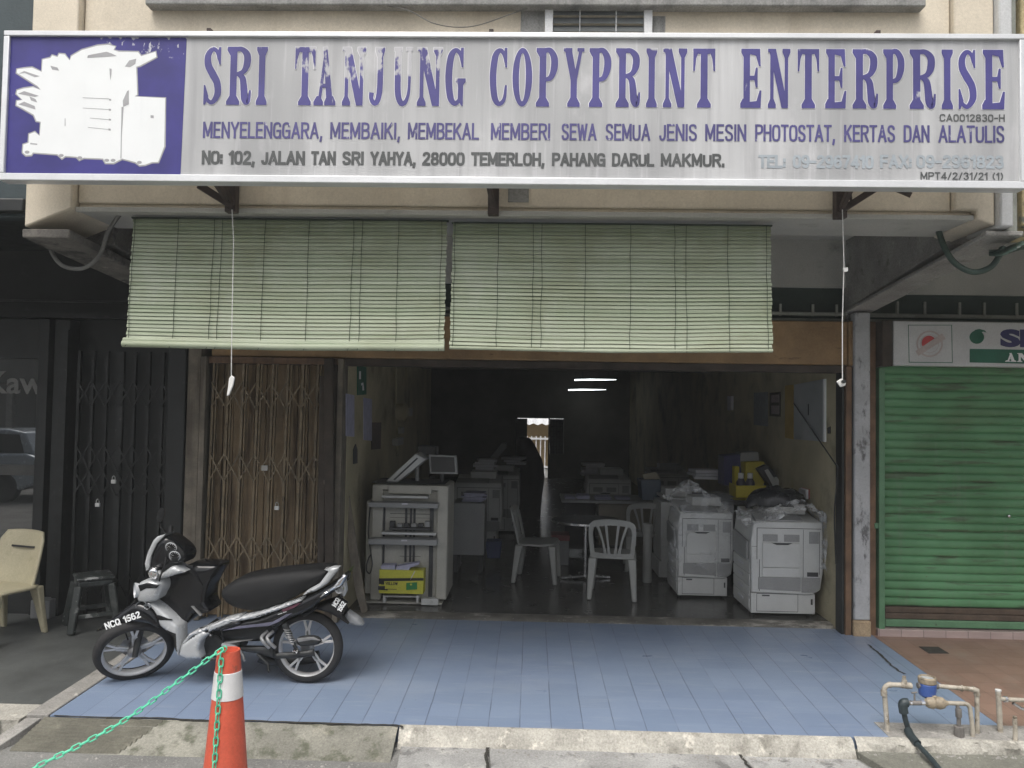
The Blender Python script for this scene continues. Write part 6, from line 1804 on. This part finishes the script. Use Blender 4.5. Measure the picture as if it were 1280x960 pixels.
wallquad('notice', ((943, 491), (960, 490), (960, 533), (943, 531)), RXW, pm('grey_notice', (.22, .24, .25), .15, 20, .7, 0), 'grey notice sheet left of the dark bordered picture', 'notice')
wallquad('light_switch', ((912.5, 495), (917, 495), (917, 513), (912.5, 513)), RXW, M['paper'], 'pale narrow fitting on the right wall deep inside', 'wall fitting', None, .04)
wallquad('note', ((1035, 535), (1038.5, 533), (1038.5, 542), (1035.5, 542)), RXW, M['seam'], 'small black note beside the whiteboard', 'note')
tag(MB().tube([AX(992, 504, RXW - .02), AX(1047, 584, RXW - .06)], .006, 8).build('rod', M['mach_dark']), 'thin dark rod slanting across the whiteboard', 'rod')
tag(MB().tube([AX(1047, 584, RXW - .05), AX(1046, 605, RXW - .03), AX(1043, 640, RXW - .03), AX(1044, 680, RXW - .03), AX(1045, 705, RXW - .03)], .007, 6, smooth=5).build('wire', M['seam']), 'black wire hanging down the right wall by the door', 'wire')

# chairs
def plastic_chair(label, mat):
    r = thing('plastic_chair', label, 'chair', (0, 0, 0), 'white plastic chairs in the shop')
    # front is +Y, back rest at -Y
    sb = MB()
    nn = 10
    for i in range(nn):
        for j in range(nn):
            pass
    pts = sm([(-.20, -.20), (.20, -.20), (.235, .05), (.225, .20), (.0, .235), (-.225, .20), (-.235, .05)], 3)
    sb.prism([(x, y, .425 + .012 * (y > .1)) for x, y in pts], (0, 0, .022))
    sb.build('seat', mat, r, bevel=.008)
    bk = MB()
    tilt = lambda x, z: (x, -.20 - (z - .43) * .24 - .02 * (1 - (x / .24) ** 2), z)
    def ribbon(path, ws, th=.018):
        L, Rr = strip(path, ws, 5)
        o = len(bk.v)
        m = len(L)
        for i in range(m):
            for q3 in (L[i], Rr[i]):
                p = Vector(tilt(q3.x, q3.y))
                bk.v += [p, p + Vector((0, th, 0))]
        for i in range(m - 1):
            a_ = o + i * 4
            bk.f += [[a_, a_ + 4, a_ + 6, a_ + 2], [a_ + 1, a_ + 3, a_ + 7, a_ + 5], [a_, a_ + 1, a_ + 5, a_ + 4], [a_ + 2, a_ + 6, a_ + 7, a_ + 3]]
        bk.f += [[o, o + 2, o + 3, o + 1], [o + m * 4 - 4, o + m * 4 - 3, o + m * 4 - 1, o + m * 4 - 2]]
    ribbon([(-.20, .42), (-.215, .55), (-.225, .70), (-.20, .79), (-.1, .815), (0, .82), (.1, .815), (.20, .79), (.225, .70), (.215, .55), (.20, .42)], (.05, .045, .045, .06, .065, .065, .065, .06, .045, .045, .05))
    for s in (-1, 1):
        ribbon([(s * .03, .46), (s * .045, .60), (s * .065, .79)], (.03, .022, .028))
        ribbon([(s * .07, .46), (s * .10, .62), (s * .155, .79)], (.028, .022, .03))
    ribbon([(-.19, .46), (0, .455), (.19, .46)], (.06, .05, .06))
    bk.build('backrest', mat, r)
    for sx in (-1, 1):
        for sy, y0, y1 in ((-1, -.19, -.25), (1, .19, .23)):
            lg = MB()
            t0, t1 = Vector((sx * .205, y0, .43)), Vector((sx * .235, y1, 0))
            o = len(lg.v)
            for p, wd in ((t0, .042), (t0.lerp(t1, .5), .033), (t1, .024)):
                lg.v += [p + Vector((-wd, -wd, 0)), p + Vector((wd, -wd, 0)), p + Vector((wd, wd, 0)), p + Vector((-wd, wd, 0))]
            for i in range(2):
                for k in range(4):
                    a_ = i * 4
                    lg.f.append([a_ + k, a_ + (k + 1) % 4, a_ + 4 + (k + 1) % 4, a_ + 4 + k])
            lg.f += [[0, 3, 2, 1], [8, 9, 10, 11]]
            lg.build('leg', mat, r, bevel=.012, local=True)
    return r
ch1 = plastic_chair('grey white plastic chair with its slatted back to the door beside the round table', M['chairgrey'])
ch1.location = (.90, 8.28, .232)
ch1.rotation_euler = (0, 0, rad(-8))
dup(ch1, (.10, 8.95, .232), rad(-98), 'grey white plastic chair turned sideways on the left in front of the wet floor')
dup(ch1, (1.46, 9.75, .232), rad(-4), 'plastic chair in the gloom right of the round table behind the pale tube')

rt = thing('round_table', 'dark round table with a steel rim and a single steel leg', 'table', (.66, 9.05, .232))
tz = A(735, 652, 8.9).z
MB().lathe([(0, tz - .012), (.40, tz - .012), (.40, tz), (0, tz)], (.66, 9.05, 0), 48, cap=False).build('table_top', M['mach_dark'], rt)
MB().lathe([(.401, tz - .022), (.408, tz - .018), (.408, tz + .003), (.401, tz + .004)], (.66, 9.05, 0), 48, cap=False).build('rim', M['steel'], rt)
MB().lathe([(.022, .25), (.022, tz - .012)], (.66, 9.05, 0), 16).build('leg', M['steel'], rt)
fb = MB()
for q in range(4):
    t = q * math.pi / 2 + .2
    fb.bar((.66, 9.05, .27), (.66 + .3 * math.cos(t), 9.05 + .3 * math.sin(t), .25), .05, .02)
fb.build('foot', M['steel'], rt)
tag(MB().lathe([(.05, .232), (.053, .24), (.053, A(810, 656, 8.9).z), (.045, A(810, 655, 8.9).z)], (A(810, 700, 8.9).x, 8.95, 0), 24).build('paper_tube', M['chairgrey']), 'pale upright tube standing by the chair behind the round table', 'tube')

dk = thing('desk', 'long dark desk with a pale front panel and papers deep in the shop', 'desk', (1.1, 10.4, .232))
x0, x1, zt_ = A(702, 625, 10.2).x, A(832, 625, 10.2).x, A(760, 625, 10.2).z
MB().box(x0, x1, 10.1, 10.9, zt_ - .035, zt_).build('desk_top', M['mach_grey'], dk, bevel=.004)
MB().box(A(748, 640, 10.3).x, x1 - .06, 10.25, 10.28, .42, zt_ - .037).build('front_panel', pm('pale_laminate', (.2, .18, .14), .1, 3, .6, 0), dk)
MB().box(x0 + .04, x0 + .08, 10.15, 10.19, .232, zt_ - .037).build('leg', M['black'], dk)
MB().box(x0 + .1, A(747, 640, 10.3).x, 10.6, 10.63, .3, zt_ - .037).build('glare_block_panel', M['black'], dk)  # dark panel added to block the pale floor reflection under the desk
MB().box(x1 - .055, x1 - .005, 10.15, 10.85, .232, zt_ - .037).build('leg', M['mach_dark'], dk)
for i, (pa, pb_, hgt, lab) in enumerate(((706, 718, .03, 'low pile of papers at the left end of the long desk'), (721, 738, .05, 'pile of papers left of centre on the long desk'), (744, 762, .035, 'open loose papers in the middle of the long desk'), (770, 788, .03, 'flat papers at the right end of the long desk'))):
    b = MB()
    xa, xb = A(pa, 620, 10.3).x, A(pb_, 620, 10.3).x
    for q in range(3):
        b.box(xa + random.uniform(-.02, .02), xb + random.uniform(-.02, .02), 10.2 + random.uniform(0, .05), 10.5, zt_ + .001 + q * hgt / 3, zt_ + (q + 1) * hgt / 3)
    tag(b.build('paper_stack', M['paper_b']), lab, 'paper', 'papers on the long desk')
bkx = thing('carton', 'low red and white carton on the floor left of the round table', 'box', tuple(A(700, 686, 9.9)))
MB().box(A(690, 675, 9.8).x, A(711, 675, 9.8).x, 9.8, 10.1, .232, A(700, 676, 9.8).z).build('box', M['mach_grey'], bkx, bevel=.004)
MB().box(A(689, 675, 9.8).x, A(712, 675, 9.8).x, 9.79, 10.11, A(700, 676, 9.8).z + .001, A(700, 669, 9.8).z).build('lid', pm('dull_red_card', (.22, .04, .05), .1, 5, .6, 0), bkx, bevel=.003)
# left side clutter
cbt = thing('cabinet', 'low grey cabinet with loose paper on top behind the collator', 'cabinet', (-.55, 9.4, .232))
zc = A(585, 629, 9.2).z
MB().box(A(566, 640, 9.2).x, A(606, 640, 9.2).x, 9.2, 9.7, .45, zc).build('body', M['mach_grey'], cbt, bevel=.006)
MB().box(A(568, 640, 9.2).x, A(573, 640, 9.2).x, 9.25, 9.65, .232, .449).box(A(599, 640, 9.2).x, A(604, 640, 9.2).x, 9.25, 9.65, .232, .449).build('leg', M['mach_dark'], cbt)
b = MB()
for q in range(6):
    b.obox((A(592, 622, 9.4).x + random.uniform(-.02, .02), 9.45, zc + .012 + q * .018), (.26 + random.uniform(-.03, .03), .3, .016), Matrix.Rotation(random.uniform(-.15, .15), 3, 'Z'))
tag(b.build('paper_stack', M['paper_b'], bevel=.002), 'untidy stack of white paper on the low grey cabinet', 'paper')
tag(MB().prism([A(607, 677, 9.6), A(627, 677, 9.6), A(625, 698, 9.6), A(609, 698, 9.6)], (0, .25, 0)).build('blue_bin', pm('blue_plastic', (.03, .05, .16), .1, 6, .5, 0), bevel=.01), 'dark blue plastic bin on the floor behind the low cabinet', 'bin')
c3 = dup(cp, (-.78, 11.2, .232), 0, 'dim photocopier with paper piles behind the low grey cabinet')
c4 = dup(cp, (-.55, 12.6, .232), 0, 'dim photocopier left of the black heap before the back doorway')
c5 = dup(cp, (1.18, 12.2, .232), 0, 'dim photocopier behind the middle of the long desk')
c6 = dup(cp, (2.35, 13.5, .232), 0, 'dim photocopier deep in the shop behind the yellow boxes')
c7 = dup(cp2, (1.83, 9.35, .232), rad(90), 'dark sided photocopier behind the film wrapped one')
for i, (px, py, Y, nq, lab) in enumerate(((608, 588, 11.2, 7, 'tall pile of paper on the dim copier behind the cabinet'), (643, 572, 12.4, 3, 'small pile of paper on the dim copier by the black heap'), (744, 586, 12.2, 5, 'pile of paper on the dim copier behind the desk'), (885, 588, 9.5, 3, 'loose papers on the dark sided copier'))):
    b = MB()
    p = A(px, py, Y)
    for q in range(nq):
        b.obox((p.x + random.uniform(-.03, .03), Y + .2, p.z + .04 * q - .1), (.32 + random.uniform(-.06, .06), .3, .036), Matrix.Rotation(random.uniform(-.25, .25), 3, 'Z'))
    tag(b.build('paper_stack', M['paper'], bevel=.003), lab, 'paper')
tag(MB().prism([A(px, py, 12.3) for px, py in ((611, 574), (627, 554), (632, 554), (633, 560), (618, 578))], (0, .3, 0)).build('feeder_lid', M['mach_grey'], bevel=.01), 'raised feeder lid on a dim copier left of the black heap', 'machine lid')
hp = []
prof2 = [(652, 640, 676), (652, 622, 678), (653, 600, 681), (654, 585, 680), (655, 575, 678), (656, 566, 673), (657, 556, 668), (658, 550, 664), (660, 548, 662)]
b = MB()
def heap(u, v):
    t = v * (len(prof2) - 1)
    i = min(int(t), len(prof2) - 2)
    k = t - i
    l, yy, r_ = [prof2[i][q] + (prof2[i + 1][q] - prof2[i][q]) * k for q in range(3)]
    pl_, pr_ = A(l - 12, yy, 14), A(min(r_, 681), yy, 14)
    a_ = 2 * math.pi * u
    c = (pl_ + pr_) / 2
    rx = (pr_.x - pl_.x) / 2
    z = c.z if v > 0 else .232
    return Vector((c.x + rx * math.cos(a_), 14.3 + .3 * math.sin(a_), z)) + Vector((.012 * mnoise.noise(Vector((u * 9, v * 9, 1))), 0, 0))
b.grid(heap, 32, 24)
tag(b.build('draped_heap', pm('black_cloth', (.02, .02, .02), .2, 5, .9, .2, 40)), 'tall black draped heap in front of the back doorway', 'heap')
# right side clutter behind the copiers
cnt = thing('counter', 'dark counter loaded with yellow boxes behind the two copiers', 'counter', (2.4, 9.1, .232))
zc2 = A(940, 625, 8.9).z
MB().box(1.95, 2.86, 8.75, 9.6, zc2 - .04, zc2).build('counter_top', M['mach_dark'], cnt, bevel=.004)
MB().box(1.98, 2.84, 8.8, 9.55, .232, zc2 - .041).build('body', M['black'], cnt)
tr = thing('tray', 'open yellow tray holding two dark bottles', 'tray', tuple(A(939, 623, 8.7)))
ta, tb_ = A(920, 622, 8.7), A(958, 607, 8.7)
MB().prism([A(px, py, 8.7) for px, py in ((920, 622), (952, 622), (958, 607), (920, 607))], (0, .012, 0)).box(ta.x, tb_.x - .02, 8.713, 9.0, ta.z, ta.z + .012).box(ta.x, ta.x + .012, 8.713, 9.0, ta.z + .013, tb_.z).build('tray_body', M['yellow'], tr, bevel=.002)
for i, px in enumerate((926, 937.5)):
    r = thing('bottle', ['dark bottle with white cap at the left in the yellow tray', 'dark bottle with white cap at the right in the yellow tray'][i], 'bottle', tuple(A(px, 618, 8.8)), 'bottles in the yellow tray')
    c = A(px, 618, 8.8)
    h1, h2, h3 = A(px, 603, 8.8).z, A(px, 598, 8.8).z, A(px, 591.5, 8.8).z
    MB().lathe([(.05, c.z), (.052, c.z + .02), (.052, h1), (.03, h2)], (c.x, 8.8, 0), 20).build('bottle_body', pm('dark_violet_bottle', (.04, .035, .06), .1, 6, .4, 0), r)
    MB().lathe([(.03, h2 + .001), (.031, h3), (.02, h3 + .004)], (c.x, 8.8, 0), 18).build('cap', M['white_plastic'], r)
tag(MB().prism([A(px, py, 9.05) for px, py in ((931, 607), (932, 578), (955, 577), (961, 590), (954, 607))], (0, .3, 0)).build('carton', M['yellow'], bevel=.004), 'yellow carton standing behind the bottles', 'box', 'yellow boxes on the counter')
tag(MB().prism([A(px, py, 9.1) for px, py in ((918, 608), (918, 583), (924, 583), (924, 608))], (0, .2, 0)).build('carton', M['yellow'], bevel=.003), 'narrow yellow carton edge at the left behind the bottles', 'box', 'yellow boxes on the counter')
tag(MB().prism([A(px, py, 8.85) for px, py in ((918, 634), (918, 624), (936, 623), (946, 624), (944, 634))], (0, .2, 0)).build('bag', M['yellow'], bevel=.015), 'crumpled yellow bag below the yellow tray', 'bag')
tag(MB().prism([A(px, py, 9.2) for px, py in ((905, 607), (905, 570), (925, 568), (928, 607))], (0, .3, 0)).build('carton', M['snavy'], bevel=.006), 'dark blue carton standing left of the yellow carton', 'box')
tag(MB().prism([A(px, py, 9.2) for px, py in ((925, 577), (926, 566), (948, 565), (949, 576))], (0, .25, 0)).build('carton', M['mach_grey'], bevel=.004), 'small grey carton lying on top of the yellow carton', 'box')
pr_ = thing('printer_lid', 'grey machine cover with white slats leaning right of the yellow carton', 'machine lid', tuple(A(968, 612, 8.95)))
MB().prism([A(px, py, 8.95) for px, py in ((947, 586), (958, 581), (966, 587), (982, 612), (966, 614))], (0, .2, 0)).build('cover', M['mach_dark'], pr_, bevel=.006)
MB().prism([A(px, py, 8.93) for px, py in ((956, 588), (960, 586), (977, 612), (969, 612))], (0, .02, 0)).prism([A(px, py, 8.93) for px, py in ((965, 598), (971, 596), (981, 611), (976, 612))], (0, .02, 0)).build('slat', M['mach'], pr_, bevel=.003)
b = MB()
def blk(u, v):
    t = 2 * math.pi * u
    c = A(972, 622, 7.85)
    r = math.sin(math.pi * min(v * .55, 1))
    p = Vector((c.x + .30 * r * math.cos(t), 7.9 + .18 * r * math.sin(t), c.z - .06 + .17 * math.cos(math.pi * v * .55)))
    n1 = mnoise.noise(p * 9) + .6 * mnoise.noise(p * 20)
    return p + Vector((.03 * n1, .02 * n1, .035 * n1))
b.grid(blk, 40, 16)
tag(b.build('bag_heap', pm('black_plastic_bag', (.018, .02, .025), .2, 5, .25, .6, 25), ang=60), 'crumpled black plastic bag lying on the copier by the wall', 'bag')
rb_ = thing('book', 'upright book with red and white spine at the right end behind the black bag', 'book', tuple(A(1012, 624, 7.95)))
MB().prism([A(px, py, 7.95) for px, py in ((1011, 624), (1011, 612), (1015, 611), (1016, 624))], (0, .2, 0)).build('cover', pm('red_cover', (.36, .05, .04), .1, 5, .5, 0), rb_)
MB().prism([A(px, py, 7.95) for px, py in ((1007, 624), (1007, 613), (1010.5, 612), (1010.5, 624))], (0, .2, 0)).build('pages', M['paper'], rb_)
bf = thing('box_file', 'blue box of upright papers beside the dark sided copier', 'box', tuple(A(814, 625, 9.6)))
MB().prism([A(px, py, 9.6) for px, py in ((803, 625), (801, 600), (826, 600), (826, 625))], (0, .35, 0)).build('box', pm('slate_blue_box', (.06, .085, .12), .1, 5, .6, 0), bf, bevel=.004)
MB().prism([A(px, py, 9.65) for px, py in ((805, 599), (803, 593), (820, 590), (825, 599))], (0, .02, 0)).prism([A(px, py, 9.75) for px, py in ((806, 599), (806, 595), (824, 593), (825, 599))], (0, .02, 0)).build('papers', pm('buff_paper', (.3, .27, .2), .1, 5, .7, 0), bf)
# fluorescent tubes
M['tube'] = emit('lit_tube', (0.9, 0.97, 1.0), 5)
for (xa, ya_, xb, yb2, Y, lab) in ((718.5, 475, 770, 474, 19.5, 'lit fluorescent tube further back, slightly longer'), (710.5, 487.5, 757.5, 486.5, 21.5, 'lit fluorescent tube hanging lower and further left')):
    a_, b2 = A(xa, ya_, Y), A(xb, yb2, Y)
    r = thing('fluorescent_lamp', lab, 'lamp', tuple((a_ + b2) / 2), 'fluorescent tubes inside')
    MB().tube([a_, b2], .016, 10).build('tube', M['tube'], r)
    MB().box(a_.x - .03, b2.x + .03, Y - .03, Y + .03, a_.z + .03, a_.z + .07).build('batten', M['mach_dark'], r)
    MB().tube([a_ + Vector((.2, 0, .07)), (a_.x + .2, Y, 3.42)], .006, 6).tube([b2 + Vector((-.2, 0, .07)), (b2.x - .2, Y, 3.42)], .006, 6).build('hanger', M['mach_dark'], r)

# ================================================================== BACK YARD seen through the rear door
yd = thing('fence', 'white bar fence behind the rear doorway', 'fence', (.3, 25.5, .05))
fbm = MB()
for i in range(16):
    fbm.box(-.9 + i * .15, -.865 + i * .15, 25.5, 25.53, .04, 1.36)
fbm.build('bar', M['white_frame'], yd)
MB().box(-1, 1.5, 25.48, 25.498, 1.24, 1.30).box(-1, 1.5, 25.48, 25.498, .3, .36).build('rail', M['white_frame'], yd)
hs2 = thing('outhouse', 'ochre outbuilding with a corrugated white awning behind the white fence', 'building', (0, 28, .04))
MB().box(-4, 4, 29, 29.2, .04, 2.1).build('wall', pm('ochre_wall', (.42, .30, .15), .1, 2, .8, .1, 40), hs2)
aw = MB()
for i in range(80):
    x0_, x1_ = -3 + i * .075, -3 + (i + 1) * .075
    z0_, z1_ = .03 * math.sin(i * math.pi / 2), .03 * math.sin((i + 1) * math.pi / 2)
    aw.face([(x0_, 27.2, 1.72 + z0_), (x1_, 27.2, 1.72 + z1_), (x1_, 29.4, 2.35 + z1_), (x0_, 29.4, 2.35 + z0_)])
aw.build('awning', M['sign_white'], hs2)

# ================================================================== LEFT WALKWAY: CHAIR AND STOOL
M['creamchair'] = pm('aged_cream_plastic', (0.46, 0.42, 0.29), 0.08, 4, 0.5, 0.05, 40, stains=[((.28, .25, .16), 5, .6, .8)])
cc_ = thing('plastic_chair', 'cream plastic chair with a solid slit back at the left edge', 'chair', (-4.55, 6.45, zfl(6.45)))
CX, CY, CZ = -4.55, 6.45, zfl(6.45)
rot = Matrix.Rotation(rad(-16), 3, 'Z')
def L3(x, y, z): return Vector((CX, CY, CZ)) + rot @ Vector((x, y, z))
bkk = MB()
prof3 = [(-.235, .40), (-.25, .60), (-.24, .78), (-.20, .865), (-.05, .88), (.05, .88), (.20, .865), (.24, .78), (.25, .60), (.235, .40)]
def back(u, v):
    z = .40 + v * (.47 if v > 0 else .47)
    hw = .235 + .02 * math.sin(v * 2.6) - (.04 * max(0, v - .85) / .15)
    x = (u * 2 - 1) * hw
    return L3(x, .20 + .10 * v - .06 * (x / .25) ** 2, z + (.012 * (1 - (x / .25) ** 2) if v > .9 else 0))
bkk.grid(back, 16, 14)
bo = bkk.build('backrest', M['creamchair'], cc_)
sl_ = bo.modifiers.new('thick', 'SOLIDIFY')
sl_.thickness = .02
MB().prism([L3(-.13, .232, .735), L3(.13, .232, .735), L3(.13, .234, .75), L3(-.13, .234, .75)], (0, -.012, 0)).build('back_slit', M['seam'], cc_)
st_ = MB()
st_.prism([L3(x, y, .405) for x, y in sm([(-.235, .20), (.235, .20), (.25, -.05), (.22, -.22), (0, -.26), (-.22, -.22), (-.25, -.05)], 3)], (0, 0, .03))
st_.build('seat', M['creamchair'], cc_, bevel=.012)
for sx in (-1, 1):
    for y0, y1, wd in ((-.19, -.22, .06), (.2, .27, .055)):
        lg = MB()
        t0, t1 = Vector((sx * .2, y0, .42)), Vector((sx * .24, y1, 0))
        for p, q4 in ((t0, wd), (t0.lerp(t1, .35), wd * .75), (t1, wd * .5)):
            lg.v += [L3(p.x - q4, p.y - q4 * .6, p.z), L3(p.x + q4, p.y - q4 * .6, p.z), L3(p.x + q4, p.y + q4 * .6, p.z), L3(p.x - q4, p.y + q4 * .6, p.z)]
        for i in range(2):
            for k in range(4):
                lg.f.append([i * 4 + k, i * 4 + (k + 1) % 4, i * 4 + 4 + (k + 1) % 4, i * 4 + 4 + k])
        lg.f += [[0, 3, 2, 1], [8, 9, 10, 11]]
        lg.build('leg', M['creamchair'], cc_, bevel=.01)
M['stoolp'] = pm('worn_black_stool', (0.025, 0.03, 0.029), 0.2, 6, 0.4, 0.05, 40, stains=[((.36, .37, .36), 7, .57, .62), ((.10, .11, .105), 4, .48, .7)])
so_ = thing('stool', 'square black plastic stool with worn pale patches by the black grille', 'stool', (-3.93, 6.82, zfl(6.8)))
SX, SYY, SZ = -3.93, 6.82, zfl(6.8)
sr = Matrix.Rotation(rad(38), 3, 'Z')
def S3(x, y, z): return Vector((SX, SYY, SZ)) + sr @ Vector((x, y, z))
MB().prism([S3(x, y, .44) for x, y in sm([(-.15, -.15), (.15, -.15), (.15, .15), (-.15, .15)], 1)], (0, 0, .03)).prism([S3(x, y, .385) for x, y in ((-.14, -.14), (.14, -.14), (.14, .14), (-.14, .14))], (0, 0, .054)).build('seat', M['stoolp'], so_, bevel=.012)
for sx, sy in ((-1, -1), (1, -1), (1, 1), (-1, 1)):
    MB().bar(S3(sx * .13, sy * .13, .40), S3(sx * .185, sy * .185, 0), .065, .05).build('leg', M['stoolp'], so_, bevel=.012)
for a_, b2 in (((-1, -1), (1, -1)), ((1, -1), (1, 1)), ((1, 1), (-1, 1)), ((-1, 1), (-1, -1))):
    MB().bar(S3(a_[0] * .165, a_[1] * .165, .14), S3(b2[0] * .165, b2[1] * .165, .14), .025, .035).build('rung', M['stoolp'], so_, bevel=.005)
tag(MB().box(-4.62, -4.44, 7.0, 7.14, zfl(7.05), zfl(7.05) + .17).build('tin_box', M['mach_grey'], bevel=.008), 'small grey box on the floor behind the cream chair', 'box')

# ================================================================== ACROSS THE STREET (behind the photographer, seen mirrored in the left window)
op = thing('shophouse', 'dark plain shophouse row across the street mirrored in the left window', 'shophouse', (0, -24, 0))
MB().box(-40, 40, -26, -24, 3.2, 8).box(-40, 40, -26, -25.5, RZ, 3.2).build('upper_wall', pm('dull_facade', (.12, .12, .11), .15, 1, .8, .1, 20), op)
pl4 = MB()
for i in range(14):
    pl4.box(-39 + i * 6, -38.7 + i * 6, -24.3, -24, RZ, 3.2)
pl4.build('pillar', M['concrete'], op)
wn = MB()
for i in range(13):
    wn.box(-37.6 + i * 6, -34.2 + i * 6, -23.99, -23.95, 5.2, 7)
wn.build('window_band', M['pane'], op)
car = thing('parked_car', 'silver car parked across the walkway, seen mirrored in the left shop window', 'car', (-12.6, -2.6, RZ))
bodyp = [(-10.6, .45), (-10.55, .95), (-10.75, 1.05), (-10.9, 1.1), (-13.1, 1.06), (-14.4, .98), (-14.75, .75), (-14.75, .4), (-14.3, .3), (-11, .3)]
MB().prism([(x, -3.4, z) for x, z in bodyp], (0, 1.65, 0)).build('body', pm('silver_car_paint', (.42, .48, .54), .04, 3, .25, 0, coat=.8, metal=.3), car, bevel=.06, seg=4)
MB().prism([(x, -3.28, z) for x, z in ((-10.8, 1.08), (-11.0, 1.55), (-11.4, 1.62), (-12.6, 1.60), (-13.5, 1.08))], (0, 1.41, 0)).build('roof', pm('silver_car_roof', (.42, .48, .54), .04, 3, .25, 0, coat=.8, metal=.3), car, bevel=.05, seg=3)
for xs in (((-11.0, 1.1), (-11.12, 1.5), (-11.9, 1.52), (-11.9, 1.1)), ((-11.98, 1.1), (-11.98, 1.52), (-12.55, 1.5), (-13.15, 1.1))):
    MB().prism([(x, -1.868, z) for x, z in xs], (0, .012, 0)).build('side_window', M['screen'], car)
for x in (-11.35, -13.95):
    for y in (-3.35, -1.83):
        wh_ = MB().lathe([(0, -.09), (.2, -.09), (.3, -.08), (.33, -.05), (.33, .05), (.3, .08), (.2, .09), (0, .09)], (x, y, .37), 32, RX, cap=False).build('wheel', M['tyre'], car)
        MB().lathe([(0, .095), (.18, .095), (.2, .085)], (x, y, .37), 24, Matrix.Rotation(math.pi, 3, 'X') @ RX.inverted() if y < -3 else RX.inverted() @ Matrix.Rotation(math.pi, 3, 'X'), cap=False).build('rim', M['rim'], wh_)

# ================================================================== THIN HAZE added to lift the dark tones, standing in for lens glare
hz, hn, hp_ = newmat('glare_veil_haze')
hn.nodes.remove(hp_)
pv = N(hn, 'ShaderNodeVolumePrincipled')
pv.inputs['Color'].default_value = (0.92, 0.95, 0.95, 1)
pv.inputs['Density'].default_value = HAZE
hn.links.new(pv.outputs[0], hn.nodes['Material Output'].inputs['Volume'])
ho = MB().box(-45, 45, -28, 34, -1.0, 10.5).build('haze', hz, smooth=False)
ho['kind'] = 'stuff'

# grit and cement crumbs along the kerb and over the road edge
rg = random.Random(11)
gb_ = MB()
def crumb(x, y, z, r):
    vs = []
    for k in range(6):
        t = 2 * math.pi * k / 6
        vs.append((x + r * math.cos(t) * rg.uniform(.6, 1.2), y + r * math.sin(t) * rg.uniform(.6, 1.2), z))
    tp = (x + rg.uniform(-.3, .3) * r, y + rg.uniform(-.3, .3) * r, z + r * rg.uniform(.5, 1))
    o = len(gb_.v)
    gb_.v += [Vector(v) for v in vs] + [Vector(tp)]
    gb_.f += [[o + k, o + (k + 1) % 6, o + 6] for k in range(6)]
for i in range(900):
    x = rg.uniform(-3.4, 3.8)
    q = rg.random()
    if x < -.85:
        y, z = rg.uniform(4.3, 4.66), RZ
    elif x < 2.07:
        y, z = (4.86 - abs(rg.gauss(0, .03)) if q < .6 else rg.uniform(4.3, 4.85)), RZ + .015
    else:
        y, z = (4.91 - abs(rg.gauss(0, .03)) if q < .6 else rg.uniform(4.3, 4.9)), RZ + .048
    crumb(x, y, z, rg.choice((.003, .004, .005, .008, .012 if q < .6 else .004)))
for i in range(160):
    x = rg.uniform(-3.1, 3.1)
    y = 7.30 + rg.gauss(0, .025)
    crumb(x, y, zfl(y) + (.012 if y > 7.29 else 0), rg.choice((.004, .006, .009)))
for i in range(140):
    x = rg.uniform(2.3, 4.2)
    y = rg.uniform(5.0, 5.2)
    crumb(x, y, zfl(y) + .004, rg.choice((.004, .006, .010)))
gr = gb_.build('gravel', M['concrete'], smooth=False)
gr['kind'] = 'stuff'
